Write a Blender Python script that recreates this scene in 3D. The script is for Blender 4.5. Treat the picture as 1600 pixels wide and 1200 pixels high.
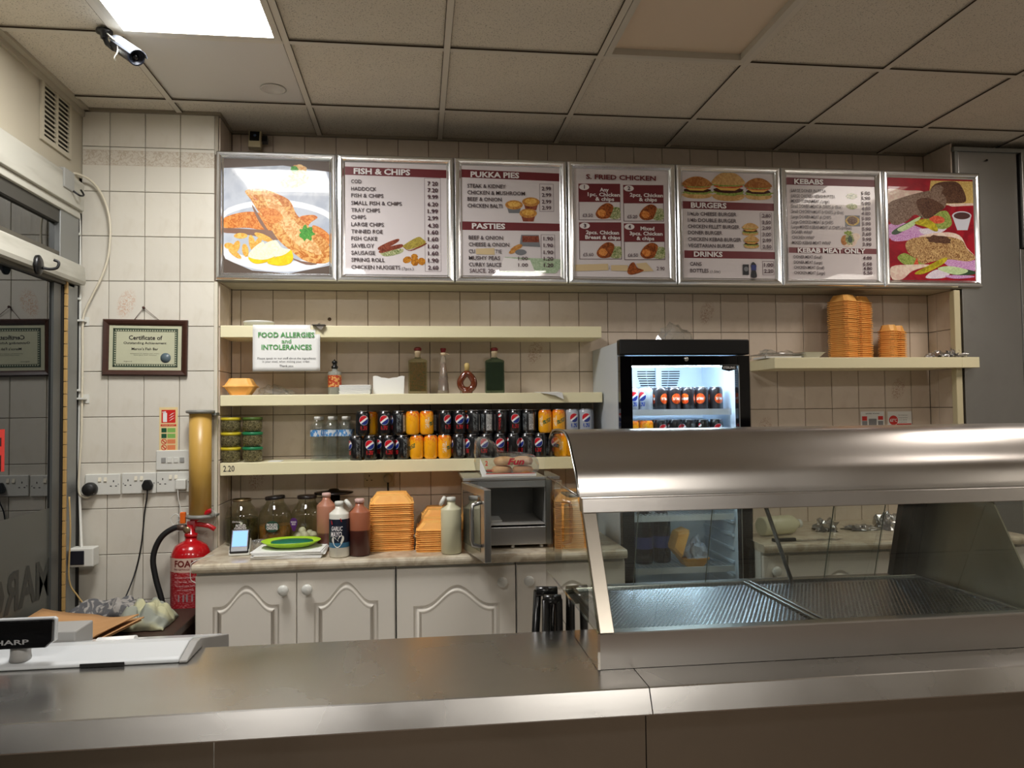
import bpy, math, random
from mathutils import Vector, Matrix
random.seed(7)
for o in list(bpy.data.objects): bpy.data.objects.remove(o)
S = bpy.context.scene
COL = S.collection
CZ = 1.55                                     # eye height above the floor

# ------------------------------------------------------------------ camera, world, exposure
def cam_axes(yaw, pitch, roll):
    cy, sy, cp, sp = math.cos(yaw), math.sin(yaw), math.cos(pitch), math.sin(pitch)
    f = Vector((sy*cp, cy*cp, sp)); r = Vector((cy, -sy, 0)); u = r.cross(f)
    c, s = math.cos(roll), math.sin(roll)
    return r*c+u*s, -r*s+u*c, f
F = 1187.17
cr_, cu_, cf_ = cam_axes(0.12285, 0.03437, -0.01088)
cam = bpy.data.cameras.new('camera'); co = bpy.data.objects.new('camera', cam); COL.objects.link(co)
m = Matrix((cr_, cu_, -cf_)).transposed().to_4x4(); m.translation = (0, 0, CZ); co.matrix_world = m
cam.sensor_width = 36; cam.lens = 36*F/1600; cam.clip_start = .01
S.camera = co
def ray(x, y): return cf_ + cr_*((x-800)/F) + cu_*((600-y)/F)
def at(x, y, Y):
    v = ray(x, y); v = v*(Y/v.y); return Vector((v.x, v.y, v.z+CZ))
def atz(x, y, z):
    v = ray(x, y); v = v*((z-CZ)/v.z); return Vector((v.x, v.y, z))
def atx(x, y, X):
    v = ray(x, y); v = v*(X/v.x); return Vector((v.x, v.y, v.z+CZ))

w = bpy.data.worlds.new('night'); S.world = w; w.use_nodes = True
w.node_tree.nodes['Background'].inputs[0].default_value = (.02, .022, .025, 1)
w.node_tree.nodes['Background'].inputs[1].default_value = .6
S.view_settings.view_transform = 'Standard'; S.view_settings.look = 'None'
S.view_settings.gamma = 1; S.view_settings.use_curve_mapping = False
S.view_settings.exposure = 1.85
S.cycles.max_bounces = 10; S.cycles.transparent_max_bounces = 24; S.cycles.glossy_bounces = 6
S.cycles.sample_clamp_indirect = 6
# the room's lamps, the fourth an added unseen extra: (x, y of cell corner, radiance, colour)
LIT = [(-1.082, 2.278, 13.0, (1.0, .985, .97)), (2.518, 2.278, 6.5, (1.0, .90, .82)),
       (.718, -.722, 17.0, (1.0, .95, .89)), (-1.082, -.722, 10.0, (1.0, .96, .92)), (4.318, -.722, 6.0, (1.0, .92, .82))]

# ------------------------------------------------------------------ colour and node helpers
def lin(c): return tuple(((v/255)/12.92 if v/255 <= .04045 else ((v/255+.055)/1.055)**2.4) for v in c)
class N:
    """tiny expression builder over shader maths"""
    def __init__(s, nt, sock): s.nt, s.s = nt, sock
    def _m(s, op, *a):
        n = s.nt.nodes.new('ShaderNodeMath'); n.operation = op
        for i, v in enumerate(a):
            if isinstance(v, N): s.nt.links.new(v.s, n.inputs[i])
            else: n.inputs[i].default_value = v
        return N(s.nt, n.outputs[0])
    def __add__(s, o): return s._m('ADD', s, o)
    def __sub__(s, o): return s._m('SUBTRACT', s, o)
    def __rsub__(s, o): return s._m('SUBTRACT', o, s)
    def __mul__(s, o): return s._m('MULTIPLY', s, o)
    def __truediv__(s, o): return s._m('DIVIDE', s, o)
    def __lt__(s, o): return s._m('LESS_THAN', s, o)
    def __gt__(s, o): return s._m('GREATER_THAN', s, o)
    def f(s, op, *a): return s._m(op, s, *a)
class Mat:
    def __init__(s, name, col=(200, 200, 200), rough=.5, metal=0, spec=.5, **kw):
        s.m = bpy.data.materials.new(name); s.m.use_nodes = True; s.nt = s.m.node_tree
        s.b = s.nt.nodes['Principled BSDF']
        s.b.inputs['Base Color'].default_value = (*lin(col), 1)
        s.b.inputs['Roughness'].default_value = rough; s.b.inputs['Metallic'].default_value = metal
        s.b.inputs['Specular IOR Level'].default_value = spec
        for k, v in kw.items():
            s.b.inputs[k.replace('_', ' ')].default_value = v
        s.xyz_ = None
    def new(s, t, **kw):
        n = s.nt.nodes.new(t)
        for k, v in kw.items(): setattr(n, k, v)
        return n
    def link(s, a, b): s.nt.links.new(a.s if isinstance(a, N) else a, b)
    def tc(s, which='Object'):
        return s.new('ShaderNodeTexCoord').outputs[which]
    def xyz(s, which='Object'):
        if s.xyz_ is None:
            n = s.new('ShaderNodeSeparateXYZ'); s.link(s.tc(which), n.inputs[0]); s.xyz_ = [N(s.nt, o) for o in n.outputs]
        return s.xyz_
    def noise(s, scale, detail=3, vec=None, stretch=None, dist=0, rough=.5):
        n = s.new('ShaderNodeTexNoise'); n.inputs['Scale'].default_value = scale; n.inputs['Detail'].default_value = detail
        n.inputs['Distortion'].default_value = dist; n.inputs['Roughness'].default_value = rough
        v = vec or s.tc('Object')
        if stretch:
            mp = s.new('ShaderNodeMapping'); mp.inputs['Scale'].default_value = stretch; s.link(v, mp.inputs[0]); v = mp.outputs[0]
        s.link(v, n.inputs['Vector']); return N(s.nt, n.outputs['Fac'])
    def ramp(s, fac, a, b):  # smooth 0..1 between a and b
        n = s.new('ShaderNodeMapRange'); n.interpolation_type = 'SMOOTHSTEP'
        s.link(fac, n.inputs[0]); n.inputs[1].default_value = a; n.inputs[2].default_value = b; return N(s.nt, n.outputs[0])
    def mix(s, fac, a, b):
        n = s.new('ShaderNodeMix', data_type='RGBA')
        if isinstance(fac, (int, float)): n.inputs[0].default_value = fac
        else: s.link(fac, n.inputs[0])
        for i, v in ((6, a), (7, b)):
            if isinstance(v, tuple): n.inputs[i].default_value = (*lin(v), 1)
            else: s.link(v, n.inputs[i])
        return n.outputs[2]
    def color(s, sock): s.link(sock, s.b.inputs['Base Color']); return s
    def rough(s, sock): s.link(sock, s.b.inputs['Roughness']); return s
    def bump(s, h, strength=.2, dist=.002):
        n = s.new('ShaderNodeBump'); n.inputs['Strength'].default_value = strength; n.inputs['Distance'].default_value = dist
        s.link(h, n.inputs['Height']); s.link(n.outputs[0], s.b.inputs['Normal']); return s
def emit(name, col, strength):
    m = Mat(name, (0, 0, 0), 1); m.b.inputs['Emission Color'].default_value = (*(col if max(col) <= 1 else lin(col)), 1)
    m.b.inputs['Emission Strength'].default_value = strength; return m.m
def thin_glass(name, tint=(240, 245, 242), ior=1.5, rough=0.0, dirt=0.0, dirtcol=(150, 150, 140)):
    m = Mat(name); nt = m.nt
    out = nt.nodes['Material Output']
    tr = m.new('ShaderNodeBsdfTransparent'); tr.inputs[0].default_value = (*lin(tint), 1)
    gl = m.new('ShaderNodeBsdfGlossy'); gl.inputs['Roughness'].default_value = rough
    fr = m.new('ShaderNodeFresnel'); fr.inputs[0].default_value = ior
    # a pane reflects from both of its faces
    f2 = N(nt, fr.outputs[0]); f2 = (f2*2.0)/(f2+1.0)
    geo = m.new('ShaderNodeNewGeometry'); back = N(nt, geo.outputs['Backfacing'])
    fac = f2*(1.0-back)
    mx = m.new('ShaderNodeMixShader'); m.link(fac, mx.inputs[0]); m.link(tr.outputs[0], mx.inputs[1]); m.link(gl.outputs[0], mx.inputs[2])
    last = mx.outputs[0]
    if dirt:
        df = m.new('ShaderNodeBsdfDiffuse'); df.inputs[0].default_value = (*lin(dirtcol), 1)
        mx2 = m.new('ShaderNodeMixShader'); m.link(m.ramp(m.noise(6, 5), .35, .75)*dirt, mx2.inputs[0])
        m.link(last, mx2.inputs[1]); m.link(df.outputs[0], mx2.inputs[2]); last = mx2.outputs[0]
    m.link(last, out.inputs['Surface']); return m.m

# ------------------------------------------------------------------ mesh builder
class MB:
    def __init__(s): s.v = []; s.f = []; s.mi = []; s.sm = []
    def add(s, vs, fs, mi=0, smooth=False):
        o = len(s.v); s.v += [Vector(p) for p in vs]
        for f in fs: s.f.append([i+o for i in f]); s.mi.append(mi); s.sm.append(smooth)
        return s
    def box(s, x0, x1, y0, y1, z0, z1, mi=0):
        if x1 < x0: x0, x1 = x1, x0
        if y1 < y0: y0, y1 = y1, y0
        if z1 < z0: z0, z1 = z1, z0
        return s.add([(x, y, z) for x in (x0, x1) for y in (y0, y1) for z in (z0, z1)],
              [(0, 1, 3, 2), (4, 6, 7, 5), (0, 4, 5, 1), (2, 3, 7, 6), (0, 2, 6, 4), (1, 5, 7, 3)], mi)
    def cbox(s, c, sx, sy, sz, mi=0):
        return s.box(c[0]-sx/2, c[0]+sx/2, c[1]-sy/2, c[1]+sy/2, c[2]-sz/2, c[2]+sz/2, mi)
    def lathe(s, prof, seg=20, c=(0, 0, 0), mi=0, smooth=True, sx=1, sy=1, cap=True, axis='z', twist=0):
        vs = []
        for r, z in prof:
            for i in range(seg):
                a = 2*math.pi*i/seg+twist; p = (r*math.cos(a)*sx, r*math.sin(a)*sy, z)
                if axis == 'y': p = (p[0], p[2], p[1])
                if axis == 'x': p = (p[2], p[0], p[1])
                vs.append((p[0]+c[0], p[1]+c[1], p[2]+c[2]))
        n = len(prof); fs = [(j*seg+i, j*seg+(i+1) % seg, (j+1)*seg+(i+1) % seg, (j+1)*seg+i) for j in range(n-1) for i in range(seg)]
        s.add(vs, fs, mi, smooth)
        if cap:
            o = len(s.v)-len(vs)
            if prof[0][0] > 1e-6: s.f.append([o+i for i in range(seg)][::-1]); s.mi.append(mi); s.sm.append(False)
            if prof[-1][0] > 1e-6: s.f.append([o+(n-1)*seg+i for i in range(seg)]); s.mi.append(mi); s.sm.append(False)
        return s
    def prism(s, pts, a, b, axis='x', mi=0, smooth=False):
        """extrude 2-D outline: axis x -> pts are (y,z); y -> (x,z); z -> (x,y)"""
        def P(p, t): return {'x': (t, p[0], p[1]), 'y': (p[0], t, p[1]), 'z': (p[0], p[1], t)}[axis]
        n = len(pts); vs = [P(p, a) for p in pts]+[P(p, b) for p in pts]
        s.add(vs, [(i, (i+1) % n, n+(i+1) % n, n+i) for i in range(n)], mi, smooth)
        o = len(s.v)-2*n
        s.f.append([o+i for i in range(n)][::-1]); s.mi.append(mi); s.sm.append(False)
        s.f.append([o+n+i for i in range(n)]); s.mi.append(mi); s.sm.append(False)
        return s
    def tube(s, pts, r=.003, seg=8, mi=0, cap=True, closed=False, flat=None):
        pts = [Vector(p) for p in pts]; n = len(pts); vs = []; up = None
        rr = r if isinstance(r, (list, tuple)) else [r]*n
        for i, p in enumerate(pts):
            if closed: t = pts[(i+1) % n]-pts[i-1]
            else: t = pts[min(i+1, n-1)]-pts[max(i-1, 0)]
            t.normalize()
            if up is None: up = Vector((0, 0, 1)) if abs(t.z) < .9 else Vector((0, 1, 0))
            a = t.cross(up).normalized(); b = a.cross(t).normalized(); up = b
            for k in range(seg):
                g = 2*math.pi*k/seg; vs.append(p+a*(math.cos(g)*rr[i])+b*(math.sin(g)*rr[i]*(flat or 1)))
        m = n if closed else n-1
        fs = [(j*seg+k, j*seg+(k+1) % seg, ((j+1) % n)*seg+(k+1) % seg, ((j+1) % n)*seg+k) for j in range(m) for k in range(seg)]
        s.add(vs, fs, mi, True)
        if cap and not closed:
            o = len(s.v)-len(vs)
            s.f.append([o+k for k in range(seg)][::-1]); s.mi.append(mi); s.sm.append(False)
            s.f.append([o+(n-1)*seg+k for k in range(seg)]); s.mi.append(mi); s.sm.append(False)
        return s
    def rings(s, rings, mi=0, smooth=False, cap0=False, cap1=False):
        n = len(rings[0]); vs = [p for r in rings for p in r]
        s.add(vs, [(j*n+i, j*n+(i+1) % n, (j+1)*n+(i+1) % n, (j+1)*n+i) for j in range(len(rings)-1) for i in range(n)], mi, smooth)
        o = len(s.v)-len(vs)
        if cap0: s.f.append([o+i for i in range(n)][::-1]); s.mi.append(mi); s.sm.append(False)
        if cap1: s.f.append([o+(len(rings)-1)*n+i for i in range(n)]); s.mi.append(mi); s.sm.append(False)
        return s
    def xf(s, M, start=0):
        for i in range(start, len(s.v)): s.v[i] = M @ s.v[i]
        return s
    def build(s, name, mats, parent=None, bev=0, seg=2, fix=True):
        me = bpy.data.meshes.new(name); off = Vector((0, 0, 0)); p = parent
        while p is not None: off += p.location; p = p.parent
        me.from_pydata([v-off for v in s.v], [], s.f)
        if not isinstance(mats, (list, tuple)): mats = [mats]
        for mt in mats: me.materials.append(mt.m if isinstance(mt, Mat) else mt)
        for p, mi, sm in zip(me.polygons, s.mi, s.sm): p.material_index = mi; p.use_smooth = sm
        me.update()
        if fix:
            import bmesh
            b = bmesh.new(); b.from_mesh(me); bmesh.ops.recalc_face_normals(b, faces=b.faces); b.to_mesh(me); b.free()
        o = bpy.data.objects.new(name, me); COL.objects.link(o)
        if parent is not None: o.parent = parent
        if bev:
            md = o.modifiers.new('edge', 'BEVEL'); md.width = bev; md.segments = seg; md.limit_method = 'ANGLE'; md.angle_limit = .7
        return o
def tag(o, label=None, cat=None, group=None, kind=None):
    if label: o['label'] = label
    if cat: o['category'] = cat
    if group: o['group'] = group
    if kind: o['kind'] = kind
    return o
def thing(name, label, cat, loc=(0, 0, 0), group=None, kind=None):
    o = bpy.data.objects.new(name, None); COL.objects.link(o); o.location = loc; o.empty_display_size = .05
    return tag(o, label, cat, group, kind)
def dup(o, loc=None, parent=None, label=None, group=None, rotz=None):
    c = o.copy(); COL.objects.link(c)
    if parent is not None: c.parent = parent
    for ch in list(o.children): dup(ch, parent=c)
    if loc is not None: c.location = loc
    if rotz is not None: c.rotation_euler = (0, 0, rotz)
    if label: c['label'] = label
    if group: c['group'] = group
    return c
def curve(pts, n=8, closed=False):
    """Catmull-Rom through the points"""
    P = [Vector(p) for p in pts]; out = []; L = len(P)
    for i in range(L if closed else L-1):
        if closed: a, b, c, d = P[i-1], P[i], P[(i+1) % L], P[(i+2) % L]
        else: a, b, c, d = P[max(i-1, 0)], P[i], P[i+1], P[min(i+2, L-1)]
        for k in range(n):
            t = k/n; out.append(.5*((2*b)+(c-a)*t+(2*a-5*b+4*c-d)*t*t+(3*b-a-3*c+d)*t**3))
    if not closed: out.append(P[-1])
    return out

# flat lettering: every string becomes mesh, all strings of one sheet joined
def lettering(items, name, mat, parent, origin, ex=Vector((1, 0, 0)), ez=Vector((0, 0, 1)), shear=0):
    """items: (text, cx, cz, width, capheight, bold) in plane coordinates from origin"""
    obs = []
    for t, cx, cz, wd, ch, bold in items:
        cu = bpy.data.curves.new('t', 'FONT'); cu.body = t; cu.size = 1; cu.offset = bold; cu.resolution_u = 2; cu.shear = shear
        ob = bpy.data.objects.new('t', cu); COL.objects.link(ob); obs.append(ob)
    bpy.context.view_layer.update(); dg = bpy.context.evaluated_depsgraph_get()
    mb = MB(); nrm = ex.cross(ez)
    for ob, (t, cx, cz, wd, ch, bold) in zip(obs, items):
        me = ob.evaluated_get(dg).to_mesh()
        if len(me.vertices):
            xs = [v.co.x for v in me.vertices]; ys = [v.co.y for v in me.vertices]
            x0, x1 = min(xs), max(xs)
            if t in ('1', 'i'): wd = wd*.3
            sx = wd/max(x1-x0, 1e-6)
            sy = ch/.672; xm = (x0+x1)/2
            vs = [Vector(origin)+ex*((v.co.x-xm)*sx+cx)+ez*((v.co.y-.341)*sy+cz) for v in me.vertices]
            mb.add(vs, [list(p.vertices) for p in me.polygons])
        ob.evaluated_get(dg).to_mesh_clear()
    cs = [ob.data for ob in obs]
    for ob in obs: bpy.data.objects.remove(ob)
    for c in cs: bpy.data.curves.remove(c)
    return mb.build(name, mat, parent, fix=False)

# ------------------------------------------------------------------ materials
def rnd_tint(m, a, b, extra=None):
    """each object its own slight tint between two colours"""
    oi = m.new('ShaderNodeObjectInfo'); return m.mix(N(m.nt, oi.outputs['Random']), a, b)
tile_m = Mat('glazed_tile', rough=.22); c1 = rnd_tint(tile_m, (210, 205, 192), (220, 215, 202))
tile_m.color(tile_m.mix(tile_m.ramp(tile_m.noise(9, 5, stretch=(1, 1, .6), dist=1.2), .45, .75)*.35, c1, (196, 187, 168))); tile_m.bump(tile_m.noise(5, 2), .15, .004)
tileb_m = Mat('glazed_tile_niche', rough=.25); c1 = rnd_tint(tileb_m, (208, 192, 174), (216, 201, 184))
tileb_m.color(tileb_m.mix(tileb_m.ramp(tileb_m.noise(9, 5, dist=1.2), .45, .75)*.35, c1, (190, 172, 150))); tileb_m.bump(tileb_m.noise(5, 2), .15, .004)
def floral(name, base, ink):
    m = Mat(name, rough=.25); x, y, z = m.xyz()
    u, v = x/.045, z/.075
    bend = u - v.f('MULTIPLY', .35)
    r = (bend*bend+v*v).f('SQRT')
    n = m.noise(85, 3, dist=2.5); k = m.ramp(n, .49, .57)*(1-m.ramp(r, .6, 1.0))
    m.color(m.mix(k*.6, base, ink)); return m
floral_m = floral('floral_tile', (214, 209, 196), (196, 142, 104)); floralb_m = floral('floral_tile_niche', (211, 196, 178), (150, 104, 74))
band_m = Mat('banded_tile', rough=.25)
x, y, z = band_m.xyz(); nn = band_m.noise(60, 4, dist=2)
k = ((z-.052).f('ABSOLUTE') < .034); e_ = (((z-.052).f('ABSOLUTE')-.034).f('ABSOLUTE') < .0022)
band_m.color(band_m.mix(k*(band_m.ramp(nn, .4, .6)*.45+.14)+e_*.2, (214, 209, 196), (166, 146, 120)))
grout_m = Mat('grout', (112, 96, 80), .9)
plaster_m = Mat('painted_plaster', (176, 168, 148), .6); plaster_m.bump(plaster_m.noise(60, 4), .15, .002)
plaster_m.color(plaster_m.mix(plaster_m.ramp(plaster_m.noise(3, 5), .4, .8)*.25, (180, 172, 152), (140, 130, 112)))
white_m = Mat('white_plastic', (216, 216, 208), .35)
cream_m = Mat('cream_laminate', (214, 205, 158), .4); cream_m.color(cream_m.mix(cream_m.ramp(cream_m.noise(4, 5, stretch=(.4, 3, 1)), .5, .8)*.3, (232, 224, 186), (204, 192, 150)))
ctile_m = Mat('mineral_tile', rough=.95)
n1 = ctile_m.noise(190, 2, rough=.6); n2 = ctile_m.noise(5, 3)
ctile_m.color(ctile_m.mix(ctile_m.ramp(n1, .59, .65)*.6, ctile_m.mix(n2, (206, 198, 182), (216, 208, 192)), (92, 82, 68))); ctile_m.bump(n1, .25, -.002)
bar_m = Mat('ceiling_bar', (204, 197, 182), .5); shade_grime_m = Mat('bar_shade_grime', (62, 50, 38), .9)  # dark edge strips paint in the shadow gap along with some dirt
blank_m = Mat('blank_panel', (206, 202, 194), .5)
dark_m = Mat('dark_gap', (14, 13, 12), .8)
alu_m = Mat('satin_aluminium', (150, 152, 150), .42, .75)
paintalu_m = Mat('greyed_white_frame', (178, 176, 164), .45); paintalu_m.color(paintalu_m.mix(paintalu_m.ramp(paintalu_m.noise(7, 6, stretch=(1, .3, 2)), .45, .75)*.6, (182, 180, 168), (120, 114, 98)))
black_m = Mat('black_plastic', (12, 12, 13), .35)
gloss_black_m = Mat('gloss_black', (6, 6, 8), .08)
rubber_m = Mat('black_rubber', (16, 16, 16), .6)
chrome_m = Mat('chrome', (205, 205, 205), .12, 1)
snap_m = Mat('polished_frame', (238, 240, 242), .2, 1)
def steel(name, base, rough, var=.12, scratch=.25, stretch=(1, 18, 18), dirt=.35):
    m = Mat(name, base, rough, 1)
    n = m.noise(3, 6, stretch=stretch); m2 = m.noise(2.2, 5, dist=.6)
    m.rough(m.ramp(m2, .2, .85)*var*2+(rough-var))
    d = tuple(int(v*.72) for v in base)
    m.color(m.mix(m.ramp(m2, .45, .8)*dirt, base, (d[0], int(d[1]*.96), int(d[2]*.88))))
    m.bump(n+m.noise(55, 4)*.35, scratch, .0006); return m
counter_m = steel('counter_steel', (202, 200, 196), .27, .06, .12, (1, 14, 14), .2)
case_m = steel('canopy_steel', (180, 176, 171), .34, .06, .3, (1, 10, 10), .2); case_m.b.inputs['Coat Weight'].default_value = .35; case_m.b.inputs['Coat Roughness'].default_value = .07; case_m.b.inputs['Coat IOR'].default_value = 1.8
panel_m = steel('counter_front_steel', (146, 140, 130), .36, .05, .2, (14, 14, 1.0))
duct_m = steel('duct_steel', (168, 168, 166), .40, .06, .2, (1.2, 1.2, 9))
mirror_m = Mat('polished_end_steel', (205, 200, 192), .035, 1); mirror_m.bump(mirror_m.noise(4, 1, stretch=(1, 1.4, .7)), .25, .004)
dull_m = steel('dull_inner_steel', (186, 181, 164), .50, .05, .15, (9, 1, 9))
skin_steel_m = Mat('thin_steel', (165, 165, 162), .25, 1)
door_white_m = Mat('white_foil_door', (226, 220, 208), .38)
top_m = Mat('mottled_worktop', rough=.28)
tn = top_m.noise(14, 8, dist=1.5); top_m.color(top_m.mix(top_m.ramp(tn, .35, .7), (206, 196, 174), (172, 156, 132)))
glass_m = thin_glass('clear_glass', (246, 250, 248), 1.45)
case_glass_m = thin_glass('case_glass', (222, 228, 224), 1.5, 0.0, .10, (120, 124, 118))
door_glass_m = thin_glass('dark_door_glass', (70, 76, 76), 1.62)
paper_m = Mat('white_paper', (232, 232, 228), .7)
red_m = Mat('red_print', (206, 36, 30), .4)
ink_m = Mat('black_ink', (34, 24, 26), .6)
def plain(name, col, rough=.5, **k): return Mat(name, col, rough, **k)

# ------------------------------------------------------------------ room shell
H = 1.38333+CZ; D1 = 3.63; D2 = 3.865; XL = -1.51; XS = -.918; XR = 2.80; XE = 5.0; YB = -2.6
def struct(name, mb, mats, parent=None, **k): return tag(mb.build(name, mats, parent, **k), kind='structure')
floor_m = Mat('floor_vinyl', (190, 180, 168), .5)
struct('floor', MB().box(XL-.1, XE, YB, 1.66, -.05, 0).box(XL-.1, XE, 1.66, D2+.1, -.05, 0, 1), [Mat('customer_floor', (126, 110, 96), .5), floor_m])
wl = struct('wall_left', MB().box(XL-.1, XL, YB, D1+.3, 2.575, H+.1).box(XL-.1, XL, 3.60, D1+.3, 0, 2.62), plaster_m)
wallp_m = Mat('rear_wall_paint', (206, 203, 196), .7)
struct('wall_rear', MB().box(XL-.1, -.9, YB-.1, YB, 0, H+.1).box(3.9, XE+.1, YB-.1, YB, 0, H+.1).box(-.9, 3.9, YB-.1, YB, 2.5, H+.1).box(-.9, 3.9, YB-.1, YB, 0, .7), wallp_m)
struct('window_1', MB().box(-.9, 3.9, YB-.06, YB-.04, .7, 2.5), thin_glass('shop_window_glass', (60, 66, 70), 1.5))
struct('wall_right', MB().box(XE, XE+.1, YB, D2+.1, 0, H+.1), wallp_m)
wb = struct('wall_back', MB().box(XS, XR, D2+.004, D2+.12, 0, H+.1), grout_m)
wbl = struct('wall_back_left', MB().box(XL-.1, XS-.004, D1+.004, D2+.12, 0, H+.1), grout_m)

def tile_mesh(wd, ht, name='tile', g=.0026, t=.008):
    w2, h2 = wd/2-g/2, ht/2-g/2; b = .0018; vs = []
    for (a, c, yy) in ((w2, h2, 0), (w2, h2, -t+b), (w2-b, h2-b, -t)):
        vs += [(-a, yy, -c), (a, yy, -c), (a, yy, c), (-a, yy, c)]
    me = bpy.data.meshes.new(name)
    me.from_pydata(vs, [], [(0, 1, 5, 4), (1, 2, 6, 5), (2, 3, 7, 6), (3, 0, 4, 7), (4, 5, 9, 8), (5, 6, 10, 9), (6, 7, 11, 10), (7, 4, 8, 11), (8, 9, 10, 11)])
    return me
_tm = {}
def tile(parent, x, y, z, wd, ht, mat, rz=0):
    key = (round(wd, 4), round(ht, 4), mat.m.name)
    if key not in _tm:
        me = tile_mesh(wd, ht); me.materials.append(mat.m); _tm[key] = me
    o = bpy.data.objects.new('tile', _tm[key]); COL.objects.link(o); o.parent = parent
    o.location = (x, y, z); o.rotation_euler = (0, 0, rz); return o
TW, TH = .15412, .20561
def cuts(a, b, o, s):
    k = math.floor((a-o)/s)+1; out = [a]
    while o+k*s < b-1e-4:
        if o+k*s > out[-1]+.012: out.append(o+k*s)
        k += 1
    out.append(b); return out
# stub wall on the left: wall in front of the niche
xs = cuts(XL, XS-.012, -1.39086, TW); zs = cuts(.02, H, 1.22208+CZ, TH)
def locate(px, py, Y): p = at(px, py, Y); return p.x, p.z
spots = [locate(205, 470, D1)]
for i in range(len(xs)-1):
    for j in range(len(zs)-1):
        cx, cz = (xs[i]+xs[i+1])/2, (zs[j]+zs[j+1])/2
        hit = any(xs[i] < a < xs[i+1] and zs[j] < b < zs[j+1] for a, b in spots)
        mt = floral_m if hit else (band_m if zs[j] < 1.12+CZ < zs[j+1] else tile_m)
        tile(wbl, cx, D1+.004, cz, xs[i+1]-xs[i], zs[j+1]-zs[j], mt)
# niche back wall
xs = cuts(XS+.01, XR-.01, -.86515, TW); zs = cuts(.401-5*TH+CZ, H, .40106+CZ, TH)
spots = [locate(1107, 490, D2), locate(838, 556, D2), locate(1407, 606, D2), locate(397, 752, D2), locate(1180, 700, D2), locate(640, 480, D2)]
for i in range(len(xs)-1):
    for j in range(len(zs)-1):
        if .62+CZ < zs[j] < 1.1+CZ: continue
        cx, cz = (xs[i]+xs[i+1])/2, (zs[j]+zs[j+1])/2
        hit = any(xs[i] < a < xs[i+1] and zs[j] < b < zs[j+1] for a, b in spots[:5])
        tile(wb, cx, D2+.004, cz, xs[i+1]-xs[i], zs[j+1]-zs[j], floralb_m if hit else tileb_m)
# niche side walls
struct('wall_back_right', MB().box(XR+.03, XE+.1, D1+.31, D1+.4, 0, H+.1).box(3.92, XE, D1, D1+.31, 0, H+.1), wallp_m)
wsl = struct('wall_niche_left', MB().box(XS-.004, XS, D1+.012, D2, .8, H), grout_m)
wsr = struct('wall_niche_right', MB().box(XR, XR+.02, D1+.035, D2, .8, H), grout_m)
for j in range(len(zs)-1):
    h_ = zs[j+1]-zs[j]; cz = (zs[j]+zs[j+1])/2
    for (y0, y1) in ((D1+.016, D2-TW*.45), (D2-TW*.45, D2)):
        tile(wsl, XS, (y0+y1)/2, cz, y1-y0, h_, tileb_m, math.pi/2)
        tile(wsr, XR, (y0+y1)/2, cz, y1-y0, h_, tileb_m, -math.pi/2)
struct('trim_1', MB().box(XS-.012, XS+.003, D1-.006, D1+.014, .9, .607+CZ), Mat('corner_bead', (214, 208, 190), .4))
struct('trim_2', MB().box(XS-.012, XS+.003, D1-.004, D1+.014, 1.2+CZ, H), Mat('corner_bead_upper', (170, 162, 146), .4))
struct('trim_3', MB().box(XR-.028, XR+.006, D1-.004, D1+.035, .9, .6+CZ), Mat('cream_jamb', (206, 196, 160), .4), bev=.004)

# ceiling: lay-in grid
ce = struct('ceiling', MB().box(XL-.1, XE+.1, YB-.1, D2+.1, H+.06, H+.12), Mat('ceiling_void', (60, 55, 48), .9))
gx = [XL+.02]+[-1.082+.6*k for k in range(11)]; gy = [YB]+[2.878-.6*k for k in range(9, -1, -1) if 2.878-.6*k > YB+.05]+[3.478, D2]
def sorted_strip(x0, x1, y0, y1, s_):
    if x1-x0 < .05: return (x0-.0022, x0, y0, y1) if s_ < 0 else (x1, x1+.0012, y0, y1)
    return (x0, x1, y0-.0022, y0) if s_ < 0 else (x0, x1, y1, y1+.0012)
def bar(x0, x1, y0, y1): return struct('grid_bar', MB().box(x0, x1, y0, y1, H, H+.012).box((x0+x1)/2-.0015 if x1-x0 < .05 else x0, (x0+x1)/2+.0015 if x1-x0 < .05 else x1, (y0+y1)/2-.0015 if y1-y0 < .05 else y0, (y0+y1)/2+.0015 if y1-y0 < .05 else y1, H+.012, H+.04).box(*(sorted_strip(x0, x1, y0, y1, -1)), H+.001, H+.006, 1).box(*(sorted_strip(x0, x1, y0, y1, 1)), H+.001, H+.006, 1), [bar_m, shade_grime_m], ce)
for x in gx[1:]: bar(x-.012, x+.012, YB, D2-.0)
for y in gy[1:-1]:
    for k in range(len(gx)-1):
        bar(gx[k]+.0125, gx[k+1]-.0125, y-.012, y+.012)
struct('trim_4', MB().box(XL, XL+.036, YB, D1, H-.003, H+.012).box(XL, XL+.012, YB, D1, H-.028, H-.003), Mat('perimeter_angle', (176, 168, 150), .5))
struct('trim_5', MB().box(XL, XS, D1-.022, D1-.004, H-.003, H+.01).box(XS-.002, XS+.018, D1-.02, D2-.0, H-.003, H+.01).box(XS, XR, D2-.022, D2-.006, H-.003, H+.01), Mat('wall_angle', (136, 126, 108), .5))
cellmats = {(-1.082, 2.878): 'blank'}
lights = [(a, b) for a, b, _, _ in LIT]+[(.718, 2.278)]
_cm = {}
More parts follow.
